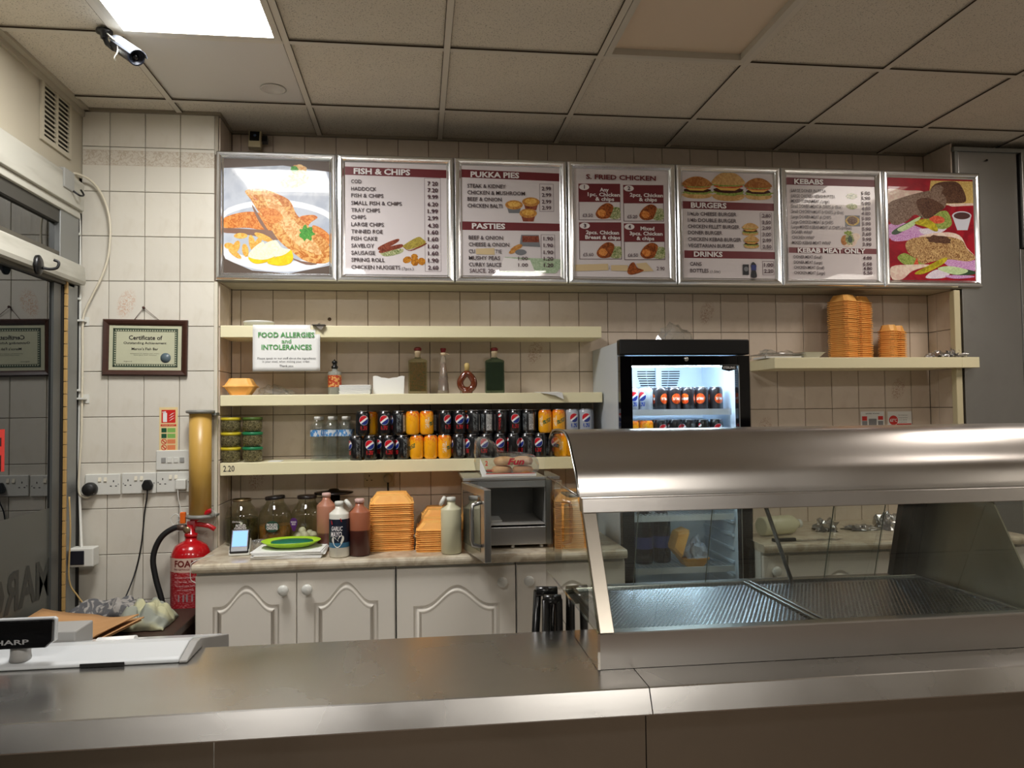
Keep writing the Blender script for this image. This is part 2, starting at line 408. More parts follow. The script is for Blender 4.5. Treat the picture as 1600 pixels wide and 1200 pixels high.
for i in range(len(gx)-1):
    for j in range(len(gy)-1):
        x0, x1, y0, y1 = gx[i], gx[i+1], gy[j], gy[j+1]
        if any(abs(x0-a) < .01 and abs(y0-b) < .01 for a, b in lights): continue
        if x0 > 3.2 and y1 > 3.7: continue
        bl = abs(x0+1.082) < .01 and abs(y0-2.878) < .01
        key = (round(x1-x0, 3), round(y1-y0, 3), bl)
        if key not in _cm:
            a, b = (x1-x0)/2-.004, (y1-y0)/2-.004; mb = MB()
            mb.rings([[(-a, -b, .016), (a, -b, .016), (a, b, .016), (-a, b, .016)], [(-a, -b, .008), (a, -b, .008), (a, b, .008), (-a, b, .008)],
                      [(-a+.012, -b+.012, .004), (a-.012, -b+.012, .004), (a-.012, b-.012, .004), (-a+.012, b-.012, .004)]], cap0=True, cap1=True)
            o = mb.build('ceiling_tile', blank_m if bl else ctile_m, ce); _cm[key] = o.data
        else:
            o = bpy.data.objects.new('ceiling_tile', _cm[key]); COL.objects.link(o); o.parent = ce
        o.location = ((x0+x1)/2, (y0+y1)/2, H+.006); o['kind'] = 'structure'
p = atz(427, 142, H)
MB().lathe([(.052, -.001), (.055, -.004), (.046, -.005), (.045, -.003), (0, -.003)], 32, (p.x, p.y, H+.0105)).build('disc', blank_m, ce)
# light panels
fr_m = Mat('light_frame', (196, 190, 176), .45)
def light_panel(x, y, label, mt, rad=None, col=(1, 1, 1)):
    t = thing('ceiling_light', label, 'ceiling light', (x+.3, y+.3, H))
    mb = MB()
    for (a, b, c, d) in ((-.286, .286, -.286, -.262), (-.286, .286, .262, .286), (-.286, -.262, -.262, .262), (.262, .286, -.262, .262)):
        mb.box(a, b, c, d, -.003, .034 if True else 0)
    mb.xf(Matrix.Translation(t.location)).build('frame', fr_m, t)
    dm = MB().add([(-.262, -.262, .022), (.262, -.262, .022), (.262, .262, .022), (-.262, .262, .022)], [(3, 2, 1, 0)])
    dm.xf(Matrix.Translation(t.location)).build('diffuser', mt, t, fix=False)
names = ['lit square ceiling panel at the left, beside the black security camera', 'lit square ceiling panel at the far right edge of the view',
         'lit square ceiling panel over the customer side of the counter',  'lit square ceiling panel behind the viewer on the left', 'lit square ceiling panel behind the viewer on the right']
for k, (a, b, s_, c_) in enumerate(LIT): light_panel(a, b, names[k], emit('lit_diffuser_%d' % k, c_, s_))
light_panel(.718, 2.278, 'unlit beige square ceiling light panel above the fridge', Mat('unlit_diffuser', (214, 196, 172), .35))

# steel extraction duct on the right
t = thing('extraction_duct', 'brushed steel extraction duct casing right of the last menu board', 'duct', (XR, D1, 0))
MB().box(XR+.022, 3.16, D1+.001, D1+.3, .0, H-.05).build('casing', duct_m, t, bev=.003)
MB().box(3.172, 3.9, D1-.02, D1+.3, .577+CZ+.25, H-.05).build('hood_panel', duct_m, t, bev=.003)
MB().box(3.162, 3.9, D1+.0, D1+.3, .0, .577+CZ+.245).build('side_panel', duct_m, t, bev=.003)
MB().box(2.79, 3.9, D1-.012, D1+.01, H-.05, H-.03).box(XR+.004, XR+.02, D1+.001, D1+.03, .61+CZ, H-.05).build('edge_angle', alu_m, t)
q = at(1545, 249, D1-.02); MB().lathe([(.006, 0), (.005, -.004), (0, -.005)], 10, (q.x, q.y+.015, q.z), axis='y').build('bolt', dark_m, t)

# ------------------------------------------------------------------ menu boards
maroon = plain('maroon_print', (112, 34, 40), .45); board_m = Mat('printed_sheet', (222, 214, 214), .3, spec=.15, Coat_Weight=1.0, Coat_Roughness=.015, Coat_IOR=1.27)
txt_dark = plain('dark_print', (58, 40, 46), .35); txt_white = plain('white_print', (238, 232, 230), .35); txt_price = plain('price_print', (66, 22, 40), .35)
tape_m = plain('masking_tape', (214, 190, 146), .6)
def food(name, a, b, scale=60, lo=.35, hi=.65, dist=1.5, rough=.35):
    m = Mat(name, rough=rough); m.b.inputs['Coat Weight'].default_value = 1; m.b.inputs['Coat Roughness'].default_value = .015; m.b.inputs['Coat IOR'].default_value = 1.27; m.b.inputs['Specular IOR Level'].default_value = .15
    m.color(m.mix(m.ramp(m.noise(scale, 5, dist=dist), lo, hi), a, b)); return m
FM = dict(batter=food('batter_print', (236, 186, 112), (190, 106, 40), 45), batterlite=food('batter_pale_print', (240, 208, 150), (214, 148, 84), 45), crust=food('crust_print', (198, 104, 40), (232, 158, 84), 60),
  shadow=plain('shadow_print', (122, 84, 62)), chip=food('chip_print', (240, 196, 106), (218, 158, 66), 60), lemon=food('lemon_print', (246, 214, 40), (232, 190, 20), 30), flesh=food('lemon_flesh_print', (244, 242, 220), (226, 226, 190), 80),
  plate=plain('plate_print', (226, 228, 232), .35), bluegrey=food('tablecloth_print', (176, 184, 198), (196, 202, 212), 8), brown=plain('dark_brown_print', (76, 58, 44)), green=food('parsley_print', (48, 128, 40), (96, 172, 70), 120),
  pasty=food('pasty_print', (214, 158, 84), (176, 112, 52), 90), sausage=food('sausage_print', (112, 50, 36), (150, 80, 58), 60), roll=food('roll_print', (190, 172, 78), (150, 132, 60), 60), nugget=food('nugget_print', (214, 146, 44), (160, 96, 30), 80),
  chicken=food('chicken_print', (176, 96, 46), (112, 54, 28), 70), salad=food('salad_print', (206, 204, 160), (92, 118, 52), 110), bun=food('bun_print', (196, 138, 78), (160, 98, 50), 40), bunlite=food('bun_base_print', (222, 184, 124), (196, 150, 92), 40),
  patty=food('patty_print', (84, 42, 32), (52, 28, 22), 80), lettuce=food('lettuce_print', (112, 140, 56), (172, 184, 100), 110), cheese=plain('cheese_print', (228, 180, 80)), tomato=food('tomato_print', (196, 70, 44), (222, 110, 80), 60),
  tin=plain('tin_print', (120, 122, 126)), greymeat=food('grey_meat_print', (150, 128, 112), (104, 80, 66), 60, dist=3), darkmeat=food('dark_meat_print', (110, 78, 60), (70, 46, 36), 60, dist=3), kebab=food('kebab_print', (216, 182, 126), (120, 76, 44), 75, dist=2.5),
  redcloth=food('red_cloth_print', (166, 30, 44), (136, 24, 38), 10), pitta=food('pitta_print', (238, 222, 204), (222, 190, 176), 30), purple=food('cabbage_print', (176, 92, 176), (228, 196, 226), 130, dist=3), onion=food('onion_print', (240, 236, 240), (206, 190, 210), 120, dist=3),
  pepper=food('pepper_print', (206, 190, 50), (150, 140, 30), 30), cucumber=food('cucumber_print', (206, 226, 176), (180, 208, 150), 40), darkgreen=plain('peel_print', (40, 70, 40)), cup=plain('cup_print', (206, 208, 218)), sauce=plain('sauce_print', (70, 30, 26)), rice=food('rice_print', (222, 196, 120), (196, 160, 90), 110),
  peas=food('pea_print', (190, 206, 176), (150, 176, 140), 100), cola=plain('cola_print', (24, 26, 34)), blue=plain('blue_print', (36, 50, 120)), white=txt_white, maroon=maroon, tape=tape_m, line=plain('line_print', (90, 50, 60)))
BW = .5504; ZB0, ZB1 = .6135+CZ, 1.215+CZ; FRW = .034
def ell(cx, cy, rx, ry, rot=0, n=22, wob=0, a0=0, a1=360):
    out = []; rot = math.radians(rot); rs = random.Random(int(cx*7+cy)); ph = rs.random()*6
    for i in range(n):
        a = math.radians(a0+(a1-a0)*i/(n if a1-a0 == 360 else n-1)); k = 1+wob*math.sin(a*7+ph)*.5+wob*rs.uniform(-.5, .5)
        x, y = rx*math.cos(a)*k, ry*math.sin(a)*k
        out.append((cx+x*math.cos(rot)-y*math.sin(rot), cy+x*math.sin(rot)+y*math.cos(rot)))
    return out
def menu_board(i, label, quad, base, shapes, texts):
    x0 = -.923+BW*i; x1 = x0+BW-.002; yf = D1-.012
    t = thing('menu_board', label, 'menu board', (x0+BW/2, D1, ZB0), 'row of framed menu boards above the shelves')
    # snap frame: rounded profile swept round the rectangle
    prof = [(0, .0), (0, -.012), (.003, -.020), (.009, -.025), (.017, -.0255), (.024, -.0215), (.029, -.014), (FRW, -.010), (FRW, 0)]
    rings = []
    for d, yy in prof:
        a, b, c, e = x0+.001+d, x1-.001-d, ZB0+d, ZB1-d
        rings.append([(a, D1+yy, c), (b, D1+yy, c), (b, D1+yy, e), (a, D1+yy, e)])
    # mitred sides need hard corners: build four sides
    mb = MB()
    for k in range(4):
        for q in range(len(rings)-1):
            A, B = rings[q], rings[q+1]; k2 = (k+1) % 4
            mb.add([A[k], A[k2], B[k2], B[k]], [(0, 1, 2, 3)], 0, False)
    mb.build('frame', snap_m, t)
    MB().box(x0+.02, x1-.02, D1-.008, D1-.002, ZB0+.02, ZB1-.02).build('printed_sheet', base, t)
    xl, xr, ytl, ytr, ybl, ybr = quad
    wi, hi = (x1-x0)-2*FRW, (ZB1-ZB0)-2*FRW
    def uv(x, y):
        u = (x-xl)/(xr-xl); yt = ytl+(ytr-ytl)*u; yb = ybl+(ybr-ybl)*u; return u, 1-(y-yt)/(yb-yt)
    def W(x, y):
        u, v = uv(x, y); return x0+FRW+min(max(u, 0), 1)*wi, ZB0+FRW+min(max(v, 0), 1)*hi
    mb = MB(); keys = []
    for k, (mt, pts) in enumerate(shapes):
        if mt not in keys: keys.append(mt)
        yy = D1-.0082-.00006*(k+1); P = [W(*p) for p in pts]
        mb.add([(p[0], yy, p[1]) for p in P], [list(range(len(P)))], keys.index(mt))
    mb.build('printed_artwork', [FM[q] for q in keys], t, fix=False)
    by = {}
    for (s_, xa, xb, yc, ch, mt, bold) in texts:
        u1, v1 = W(xa, yc); u2, v2 = W(xb, yc)
        by.setdefault(mt, []).append((s_, (u1+u2)/2, (v1+v2)/2, abs(u2-u1), ch/(ybl-ytl)*hi, bold))
    for mt, it in by.items():
        lettering(it, 'lettering', {'d': txt_dark, 'w': txt_white, 'p': txt_price, 'm': maroon}[mt], t, (0, D1-.0125, 0))
    return t
def lst(items, xl, ch=34, mt='d', bold=.016): return [(s_, xl, xr, y, ch, mt, bold) for s_, xr, y in items]
def prices(items, xa, xb, ch=36): return [(s_, xa, xb, y, ch, 'p', .022) for s_, y in items]
def rect(x0, y0, x1, y1, s=0): return [(x0, y0), (x1, y0+s), (x1, y1+s), (x0, y1)]
def frame_line(x0, y0, x1, y1, w=3): return [('line', rect(x0, y0, x1, y0+w)), ('line', rect(x0, y1-w, x1, y1)), ('line', rect(x0, y0, x0+w, y1)), ('line', rect(x1-w, y0, x1, y1))]
# 1 fish picture
sh = [('bluegrey', rect(70, 50, 1030, 1110)), ('brown', [(75, 60), (1030, 80), (1030, 200), (600, 150), (75, 180)]), ('bluegrey', [(75, 150), (600, 130), (1030, 190), (1030, 620), (75, 560)]),
  ('brown', [(70, 930), (300, 1090), (70, 1110)]), ('brown', [(70, 960), (330, 1070), (650, 1100), (1030, 1030), (1030, 1120), (70, 1110)]),
  ('plate', ell(560, 760, 640, 322, 3, 40)), ('bluegrey', ell(560, 740, 560, 250, 3, 40)),
  ('batterlite', ell(740, 170, 70, 50, 0, 20, .1)), ('green', ell(700, 160, 34, 26, 10, 12, .3)), ('batterlite', ell(700, 270, 130, 60, -15, 24, .1)),
  ('crust', curve([(70, 610), (190, 560), (340, 545), (470, 590), (520, 690), (460, 720), (300, 690), (160, 690), (70, 680)], 4, True)), ('shadow', curve([(80, 690), (300, 700), (520, 720), (560, 800), (340, 760), (200, 740), (80, 730)], 3, True)),
  ('crust', curve([(750, 590), (860, 575), (905, 600), (850, 640), (800, 690), (760, 640)], 4, True)),
  ('crust', curve([(860, 670), (930, 690), (1012, 760), (1012, 840), (930, 800), (870, 730)], 4, True)),
  ('shadow', curve([(330, 480), (500, 760), (680, 960), (900, 1010), (800, 1020), (640, 940), (480, 760), (380, 620)], 3, True)),
  ('batter', curve([(270, 355), (420, 340), (560, 390), (660, 450), (720, 570), (830, 680), (950, 780), (1012, 860), (1012, 990), (900, 1010), (780, 980), (660, 890), (560, 800), (480, 680), (400, 570), (320, 440)], 5, True)),
  ('batterlite', curve([(420, 380), (540, 420), (640, 560), (760, 690), (880, 820), (940, 930), (820, 900), (700, 820), (600, 700), (500, 560)], 4, True)),
  ('crust', curve([(400, 520), (520, 520), (600, 590), (560, 640), (470, 640)], 4, True))]
for (a, b, c, d, r) in ((230, 760, 60, 26, 0), (330, 830, 28, 80, -12), (190, 860, 30, 60, 20), (270, 890, 28, 60, -10), (130, 850, 44, 28, 10), (180, 920, 70, 22, 38), (430, 775, 90, 26, 25), (380, 820, 24, 60, 30)): sh.append(('chip', ell(a, b, c, d, r, 14)))
sh += [('lemon', curve([(296, 960), (360, 1010), (470, 990), (540, 930), (440, 880), (340, 900)], 4, True)), ('flesh', curve([(300, 950), (330, 880), (420, 815), (450, 860), (540, 930), (430, 975)], 4, True)),
  ('lemon', curve([(460, 1000), (560, 1030), (660, 1010), (690, 950), (655, 880), (560, 940)], 4, True)), ('flesh', curve([(430, 850), (530, 800), (590, 870), (665, 885), (600, 935), (510, 940)], 4, True)),
  ('green', ell(805, 740, 64, 60, 20, 26, .35))]
menu_board(0, 'picture board of battered fish, chips and lemon, leftmost of the row', (80, 1012, 65, 95, 1090, 1105), board_m, sh, [])
# 2 fish and chips
L = [('COD', 242, 242), ('HADDOCK', 378, 312), ('FISH & CHIPS', 441, 375), ('SMALL FISH & CHIPS', 608, 447), ('TRAY CHIPS', 408, 512), ('CHIPS', 280, 576), ('LARGE CHIPS', 443, 645), ('TINNED ROE', 432, 711), ('FISH CAKE', 383, 776), ('SAVELOY', 355, 843), ('SAUSAGE', 363, 910), ('SPRING ROLL', 450, 976), ('CHICKEN NUGGETS', 592, 1045)]
PR = [('7 20', 260), ('7.20', 322), ('9.99', 385), ('6.20', 455), ('1.99', 520), ('2.99', 585), ('4.30', 655), ('1.60', 718), ('1.60', 783), ('1.60', 851), ('1.60', 916), ('1.90', 982), ('2.60', 1050)]
sh = [('maroon', [(90, 100), (1025, 127), (1025, 205), (90, 178)])]+frame_line(818, 205, 968, 1085)
sh += [('sausage', curve([(390, 860), (480, 810), (570, 778), (578, 800), (500, 850), (410, 885)], 4, True)), ('salad', curve([(410, 905), (500, 880), (612, 870), (610, 905), (520, 935), (440, 940)], 4, True)), ('sausage', curve([(400, 890), (500, 850), (605, 828), (608, 858), (500, 890), (415, 912)], 4, True)),
  ('sausage', curve([(625, 850), (680, 885), (820, 820), (822, 835), (690, 892), (628, 865)], 4, True)), ('roll', curve([(620, 840), (750, 762), (800, 780), (822, 820), (680, 878), (630, 860)], 4, True)),
  ('nugget', ell(722, 945, 32, 26, 0, 16, .08)), ('nugget', ell(655, 975, 42, 30, -25, 16, .08)), ('nugget', ell(725, 990, 36, 42, 0, 16, .08)), ('nugget', ell(788, 990, 36, 34, 40, 16, .08))]
menu_board(1, 'menu board listing fish and chips with thirteen prices', (90, 1025, 58, 78, 1108, 1120), board_m, sh,
  [('FISH & CHIPS', 172, 688, 150, 50, 'w', .035)]+lst(L, 148, 33)+prices(PR, 846, 942)+[('(7pcs.)', 606, 712, 1058, 26, 'd', 0)])
# 3 pies and pasties
sh = [('maroon', [(105, 132), (998, 155), (998, 232), (105, 208)]), ('maroon', [(110, 622), (998, 636), (998, 708), (110, 702)])]+frame_line(812, 258, 942, 522)+frame_line(820, 742, 948, 1060)
for cx, cy, mt in ((578, 462, 'tin'), (732, 432, 'sausage'), (706, 540, 'sausage')):
    sh += [(mt, [(cx-70, cy), (cx+70, cy), (cx+48, cy+78), (cx-48, cy+78)]), ('pasty', ell(cx, cy, 80, 44, 0, 22)), ('chip', ell(cx, cy-6, 56, 26, 0, 18))]
sh += [('tin', [(640, 745), (800, 745), (812, 860), (625, 850)]), ('sausage', [(650, 755), (800, 755), (802, 815), (650, 815)]), ('pasty', ell(595, 870, 62, 24, -30, 18, .1)), ('pasty', ell(560, 905, 36, 18, -20, 14, .1)), ('tin', ell(635, 910, 52, 28, 0, 18)),
  ('peas', [(490, 955), (730, 965), (998, 975), (998, 1060), (950, 1110), (440, 1095)]), ('white', [(480, 960), (720, 985), (760, 1090), (440, 1085)]), ('peas', ell(880, 1035, 118, 62, -4, 26)), ('tape', [(230, 878), (396, 872), (398, 935), (232, 930)])]
menu_board(2, 'menu board listing pies and pasties, third from the left', (105, 998, 95, 103, 1128, 1140), board_m, sh,
  [('PUKKA PIES', 188, 628, 182, 48, 'w', .035), ('PASTIES', 196, 496, 667, 46, 'w', .035)]+lst([('STEAK & KIDNEY', 504, 290), ('CHICKEN & MUSHROOM', 677, 353), ('BEEF & ONION', 466, 414), ('CHICKEN BALTI', 470, 476)], 158, 34)
  +lst([('BEEF & ONION', 474, 776), ('CHEESE & ONION', 530, 840), ('CU', 222, 903), ('MUSHY PEAS', 446, 966), ('CURRY SAUCE', 458, 1028)], 166, 34)+[('TIE', 402, 462, 905, 34, 'd', .004), ('SAUCE. 20p', 172, 405, 1085, 36, 'p', .01), ('1.00', 610, 697, 970, 32, 'p', .01), ('1.00', 610, 697, 1032, 32, 'p', .01)]
  +prices([('2.99', 305), ('2.99', 366), ('2.99', 430), ('2.99', 488)], 832, 918, 33)+prices([('1.90', 782), ('1.90', 846), ('1.90', 912), ('1.20', 972), ('1.20', 1034)], 842, 930, 33))
# 4 fried chicken
sh = []
tx = [('S. FRIED CHICKEN', 192, 866, 158, 44, 'm', .03)]
boxes = [(120, 218, 520, 580, '1', '£3.50', [('Any', 322, 408, 280), ('1pc. Chicken', 205, 515, 328), ('& chips', 278, 458, 372)]),
  (548, 230, 940, 592, '2', '£5.20', [('2pcs. Chicken', 610, 932, 332), ('& chips', 698, 872, 376)]),
  (120, 602, 524, 968, '3', '£5.60', [('2pcs. Chicken', 184, 500, 704), ('Breast & chips', 176, 510, 752)]),
  (548, 612, 944, 974, '4', '£6.50', [('Mixed', 708, 842, 664), ('3pcs. Chicken', 602, 922, 714), ('& chips', 668, 840, 762)])]
for (x0, y0, x1, y1, n_, pr_, ls) in boxes:
    sh += frame_line(x0, y0, x1, y1, 5)+[('maroon', rect(x0, y0, x1, y0+182)), ('white', ell(x0+55, y0+34, 48, 30, 0, 24)), ('salad', curve([(x1-130, y1-150), (x1-60, y1-130), (x1-8, y1-120), (x1-8, y1-20), (x1-110, y1-25)], 4, True)),
      ('chicken', curve([(x1-240, y1-60), (x1-200, y1-130), (x1-130, y1-170), (x1-70, y1-140), (x1-90, y1-60), (x1-120, y1-20), (x1-200, y1-15)], 5, True)), ('crust', ell(x1-180, y1-70, 42, 36, 20, 16, .1))]
    tx += [(n_, x0+42, x0+68, y0+34, 34, 'p', .03), (pr_, x0+34, x0+132, y1-46, 32, 'p', .01)]+[(a, b, c, d, 34, 'w', .03) for a, b, c, d in ls]
sh += [('tape', [(78, 1020), (390, 1012), (395, 1075), (78, 1085)]), ('tape', [(420, 1025), (580, 1025), (585, 1085), (420, 1080)]), ('tape', [(660, 1010), (760, 1000), (830, 1085), (700, 1090)]), ('chicken', curve([(575, 1095), (600, 1020), (640, 998), (670, 1050), (735, 1080), (620, 1120)], 4, True))]
tx += [('2 90', 858, 936, 1060, 34, 'p', .01), ('i', 400, 410, 1050, 34, 'p', .01)]
menu_board(3, 'menu board of fried chicken meals in four numbered boxes', (75, 990, 68, 90, 1138, 1150), board_m, sh, tx)
# 5 burgers and drinks
sh = [('maroon', [(80, 388), (960, 400), (962, 474), (82, 462)]), ('maroon', [(88, 870), (962, 880), (962, 950), (88, 944)])]+frame_line(824, 492, 938, 860)+frame_line(836, 972, 948, 1108)
def burger(cx, cy, w_, h_, top='bun'):
    return [('bunlite', curve([(cx-w_*.46, cy+h_*.26), (cx+w_*.46, cy+h_*.26), (cx+w_*.42, cy+h_*.44), (cx, cy+h_*.5), (cx-w_*.42, cy+h_*.44)], 4, True)),
      ('lettuce', ell(cx, cy+h_*.2, w_*.52, h_*.12, 0, 26, .2)), ('patty', ell(cx, cy+h_*.12, w_*.48, h_*.11, 0, 24, .06)), ('cheese', [(cx-w_*.42, cy+h_*.02), (cx+w_*.42, cy+h_*.02), (cx+w_*.2, cy+h_*.14), (cx-w_*.25, cy+h_*.13)]),
      ('tomato', ell(cx, cy-h_*.02, w_*.48, h_*.07, 0, 22, .06)), ('lettuce', ell(cx, cy-h_*.08, w_*.5, h_*.09, 0, 26, .2)),
      (top, curve([(cx-w_*.48, cy-h_*.08), (cx-w_*.42, cy-h_*.32), (cx-w_*.15, cy-h_*.49), (cx+w_*.15, cy-h_*.49), (cx+w_*.42, cy-h_*.32), (cx+w_*.48, cy-h_*.08)], 5, True))]
sh += burger(222, 255, 275, 215)+burger(522, 240, 300, 285, 'bunlite')+burger(812, 260, 250, 215)+burger(725, 660, 150, 125, 'bunlite')+burger(733, 785, 140, 125, 'bunlite')
sh += [('cola', rect(644, 1005, 702, 1108)), ('tin', ell(676, 1050, 22, 24, 0, 14)), ('cola', curve([(736, 985), (754, 985), (776, 1015), (770, 1060), (778, 1130), (722, 1130), (728, 1060), (722, 1015)], 3, True)), ('blue', rect(726, 1010, 774, 1062))]
menu_board(4, 'menu board of burgers and drinks with three burgers pictured across its top', (78, 962, 100, 108, 1138, 1145), board_m, sh,
  [('BURGERS', 156, 498, 430, 48, 'w', .035), ('DRINKS', 176, 450, 908, 46, 'w', .035)]+lst([('1/4Lib CHEESE BURGER', 592, 515), ('1/4lb DOUBLE BURGER', 590, 577), ('CHICKEN FILLET BURGER', 620, 638), ('DONER BURGER', 452, 698), ('CHICKEN KEBAB BURGER', 634, 763), ('VEGETARIAN BURGER', 567, 825)], 124, 34)
  +lst([('CANS', 248, 1003), ('BOTTLES', 313, 1068)], 138, 34)+[('(1.5ltr)', 330, 426, 1076, 24, 'd', 0)]+prices([('2.80', 524), ('3.50', 590), ('2.99', 645), ('3.00', 708), ('2.99', 768), ('2.50', 830)], 842, 925, 33)+prices([('1.00', 1010), ('2.20', 1070)], 850, 938, 33))
# 6 kebabs
sh = [('maroon', [(62, 118), (918, 138), (918, 208), (62, 190)]), ('maroon', [(78, 802), (922, 814), (922, 866), (78, 856)]), ('tin', rect(620, 488, 765, 595)), ('rice', ell(693, 540, 68, 48, 0, 20, .05)), ('greymeat', ell(690, 538, 50, 40, 0, 18, .1)), ('salad', ell(690, 300, 55, 30, 0, 16, .1)), ('salad', ell(690, 400, 55, 30, 0, 16, .1)),
  ('pitta', curve([(600, 790), (650, 700), (720, 660), (765, 690), (740, 730), (700, 790)], 4, True)), ('bun', ell(610, 730, 34, 50, 10, 16)), ('salad', ell(660, 720, 42, 58, 0, 18, .2)), ('darkgreen', ell(664, 725, 24, 36, 0, 14, .3)), ('lettuce', ell(650, 660, 40, 22, 0, 14, .3))]
menu_board(5, 'menu board listing kebabs and kebab meat only', (70, 918, 92, 110, 1112, 1118), board_m, sh,
  [('KEBABS', 140, 418, 163, 46, 'w', .035), ('KEBAB MEAT ONLY', 158, 806, 836, 42, 'w', .035)]
  +lst([('LARGE DONER IN PITTA', 440, 252), ('LARGE CHICKEN KEBAB IN PITTA', 527, 305), ('MIXED KEBAB MEAT (Large)', 470, 354), ('Small DONER MEAT & CHIPS (in Box)', 590, 405), ('Small CHICKEN MEAT & CHIPS (in Box)', 606, 458), ('Large DONER MEAT & CHIPS', 485, 508), ('Large CHICKEN MEAT & CHIPS', 503, 558), ('Large MIXED KEBAB MEAT & CHIPS (in Box)', 678, 608), ('DONER WRAP', 302, 656), ('CHICKEN WRAP', 320, 708), ('MIXED KEBAB MEAT WRAP', 475, 760)], 108, 30, 'd', .010)
  +lst([('DONER MEAT (Small)', 388, 898), ('DONER MEAT (Large)', 390, 950), ('CHICKEN MEAT (Small)', 408, 1000), ('CHICKEN MEAT (Large)', 412, 1052)], 120, 28, 'd', .010)
  +prices([('5.50', 272), ('5.90', 320), ('5.90', 372), ('4.80', 422), ('4.80', 470), ('5.90', 520), ('5.90', 570), ('5.90', 622), ('3.60', 670), ('3.90', 722), ('3.90', 772), ('4.80', 905), ('5.50', 965), ('4.80', 1008), ('5.50', 1052)], 782, 866, 31))
# 7 kebab picture
sh = [('redcloth', rect(60, 80, 950, 1120)), ('rice', [(500, 130), (905, 140), (905, 360), (620, 370), (480, 260)]), ('pitta', [(620, 355), (905, 350), (905, 372), (700, 382)]),
  ('darkmeat', curve([(490, 230), (540, 165), (640, 140), (760, 150), (820, 240), (830, 335), (720, 350), (620, 345), (520, 290)], 5, True)), ('greymeat', ell(560, 220, 60, 44, -20, 20, .1)),
  ('pitta', curve([(80, 215), (250, 225), (420, 235), (380, 300), (85, 350)], 4, True)), ('purple', curve([(85, 560), (250, 540), (420, 600), (500, 640), (300, 700), (110, 705)], 5, True)), ('onion', curve([(380, 600), (520, 590), (640, 590), (560, 640), (420, 650)], 4, True)),
  ('lettuce', curve([(440, 430), (560, 430), (650, 430), (690, 550), (600, 600), (480, 560)], 5, True)), ('tomato', ell(548, 508, 76, 38, 5, 20)),
  ('greymeat', curve([(90, 360), (200, 300), (420, 240), (560, 230), (640, 300), (620, 400), (500, 420), (440, 500), (340, 460), (260, 520), (160, 560), (95, 520)], 5, True)), ('darkmeat', curve([(360, 320), (480, 300), (620, 380), (560, 440), (450, 500), (380, 420)], 4, True)),
  ('darkgreen', curve([(110, 640), (160, 590), (380, 480), (390, 500), (250, 600), (160, 650)], 4, True)), ('cucumber', curve([(165, 600), (250, 550), (385, 478), (370, 520), (300, 580), (210, 622)], 4, True)), ('pepper', curve([(330, 540), (430, 500), (520, 540), (556, 610), (520, 620), (440, 580)], 4, True)),
  ('cup', [(695, 470), (882, 470), (840, 610), (740, 610)]), ('cup', ell(788, 472, 94, 44, 0, 26)), ('sauce', ell(790, 472, 80, 34, 0, 26)),
  ('pitta', curve([(360, 680), (600, 630), (760, 660), (830, 780), (905, 880), (600, 800)], 4, True)), ('purple', curve([(600, 900), (905, 900), (895, 1000), (700, 980)], 5, True)),
  ('lettuce', curve([(160, 870), (230, 830), (330, 880), (420, 930), (300, 950), (210, 930)], 5, True)), ('kebab', curve([(240, 740), (300, 690), (450, 670), (640, 670), (780, 710), (830, 790), (905, 870), (840, 910), (640, 890), (500, 910), (400, 930), (330, 880), (260, 820)], 6, True)),
  ('darkmeat', ell(560, 700, 120, 40, 5, 22, .2)), ('kebab', ell(600, 800, 160, 60, 10, 22, .2)), ('tomato', [(310, 940), (345, 870), (360, 940)]),
  ('pitta', curve([(100, 960), (300, 940), (470, 945), (300, 1000), (200, 1080), (105, 1080)], 4, True)), ('pepper', curve([(320, 1020), (430, 960), (590, 880), (635, 880), (600, 930), (450, 1010), (360, 1035)], 4, True)), ('onion', curve([(420, 1060), (520, 990), (660, 1000), (620, 1060), (500, 1075)], 5, True)),
  ('purple', curve([(600, 1050), (740, 1040), (880, 1050), (870, 1065), (700, 1075)], 4, True)), ('darkgreen', curve([(560, 985), (640, 960), (880, 1000), (880, 1035), (700, 1040)], 4, True)), ('cucumber', curve([(540, 975), (650, 955), (810, 985), (820, 1015), (720, 1038), (600, 1010)], 4, True))]
menu_board(6, 'picture board of kebab meat and salad on red, rightmost of the row', (85, 905, 100, 125, 1088, 1098), board_m, sh, [])
struct('trim_6', MB().box(XS+.014, XR-.01, D1-.004, D2-.006, ZB0-.006, ZB0+.012).box(XS, XR+.12, D1, D1+.018, ZB0-.006, ZB1-.02), Mat('soffit_board', (168, 160, 140), .6), bev=.002)

# ------------------------------------------------------------------ shelves
def shelf(name, label, x0, x1, y0, zt, th=.051):
    o = MB().box(x0, x1, y0, D2-.002, zt-th, zt).build(name, cream_m, None, bev=.0025); tag(o, label, 'shelf', 'cream wall shelves'); return o
Z1, Z2, Z3 = .405+CZ, .083+CZ, -.2285+CZ
shelf('wall_shelf', 'cream wall shelf with the allergy notice hanging over its edge', XS+.014, .893, D1, Z1, .055)
shelf('wall_shelf', 'cream middle wall shelf carrying bottles and napkins', XS+.014, .893, D1, Z2, .05)
s3 = shelf('wall_shelf', 'cream lower wall shelf packed with drink cans, priced 2.20 at its end', XS+.014, .893, D1, Z3, .058)
lettering([('2.20', -.865, Z3-.026, .05, .026, .01)], 'handwritten_price', ink_m, s3, (0, D1-.0006, 0))
ZR = .247+CZ
tag(MB().box(1.757, XR-.03, D1-.05, D2-.002, ZR-.054, ZR).box(XR-.03, 2.868, D1-.05, D1-.006, ZR-.054, ZR).build('wall_shelf', cream_m, None, bev=.002), 'cream wall shelf right of the fridge holding orange foam box stacks', 'shelf', 'cream wall shelves')

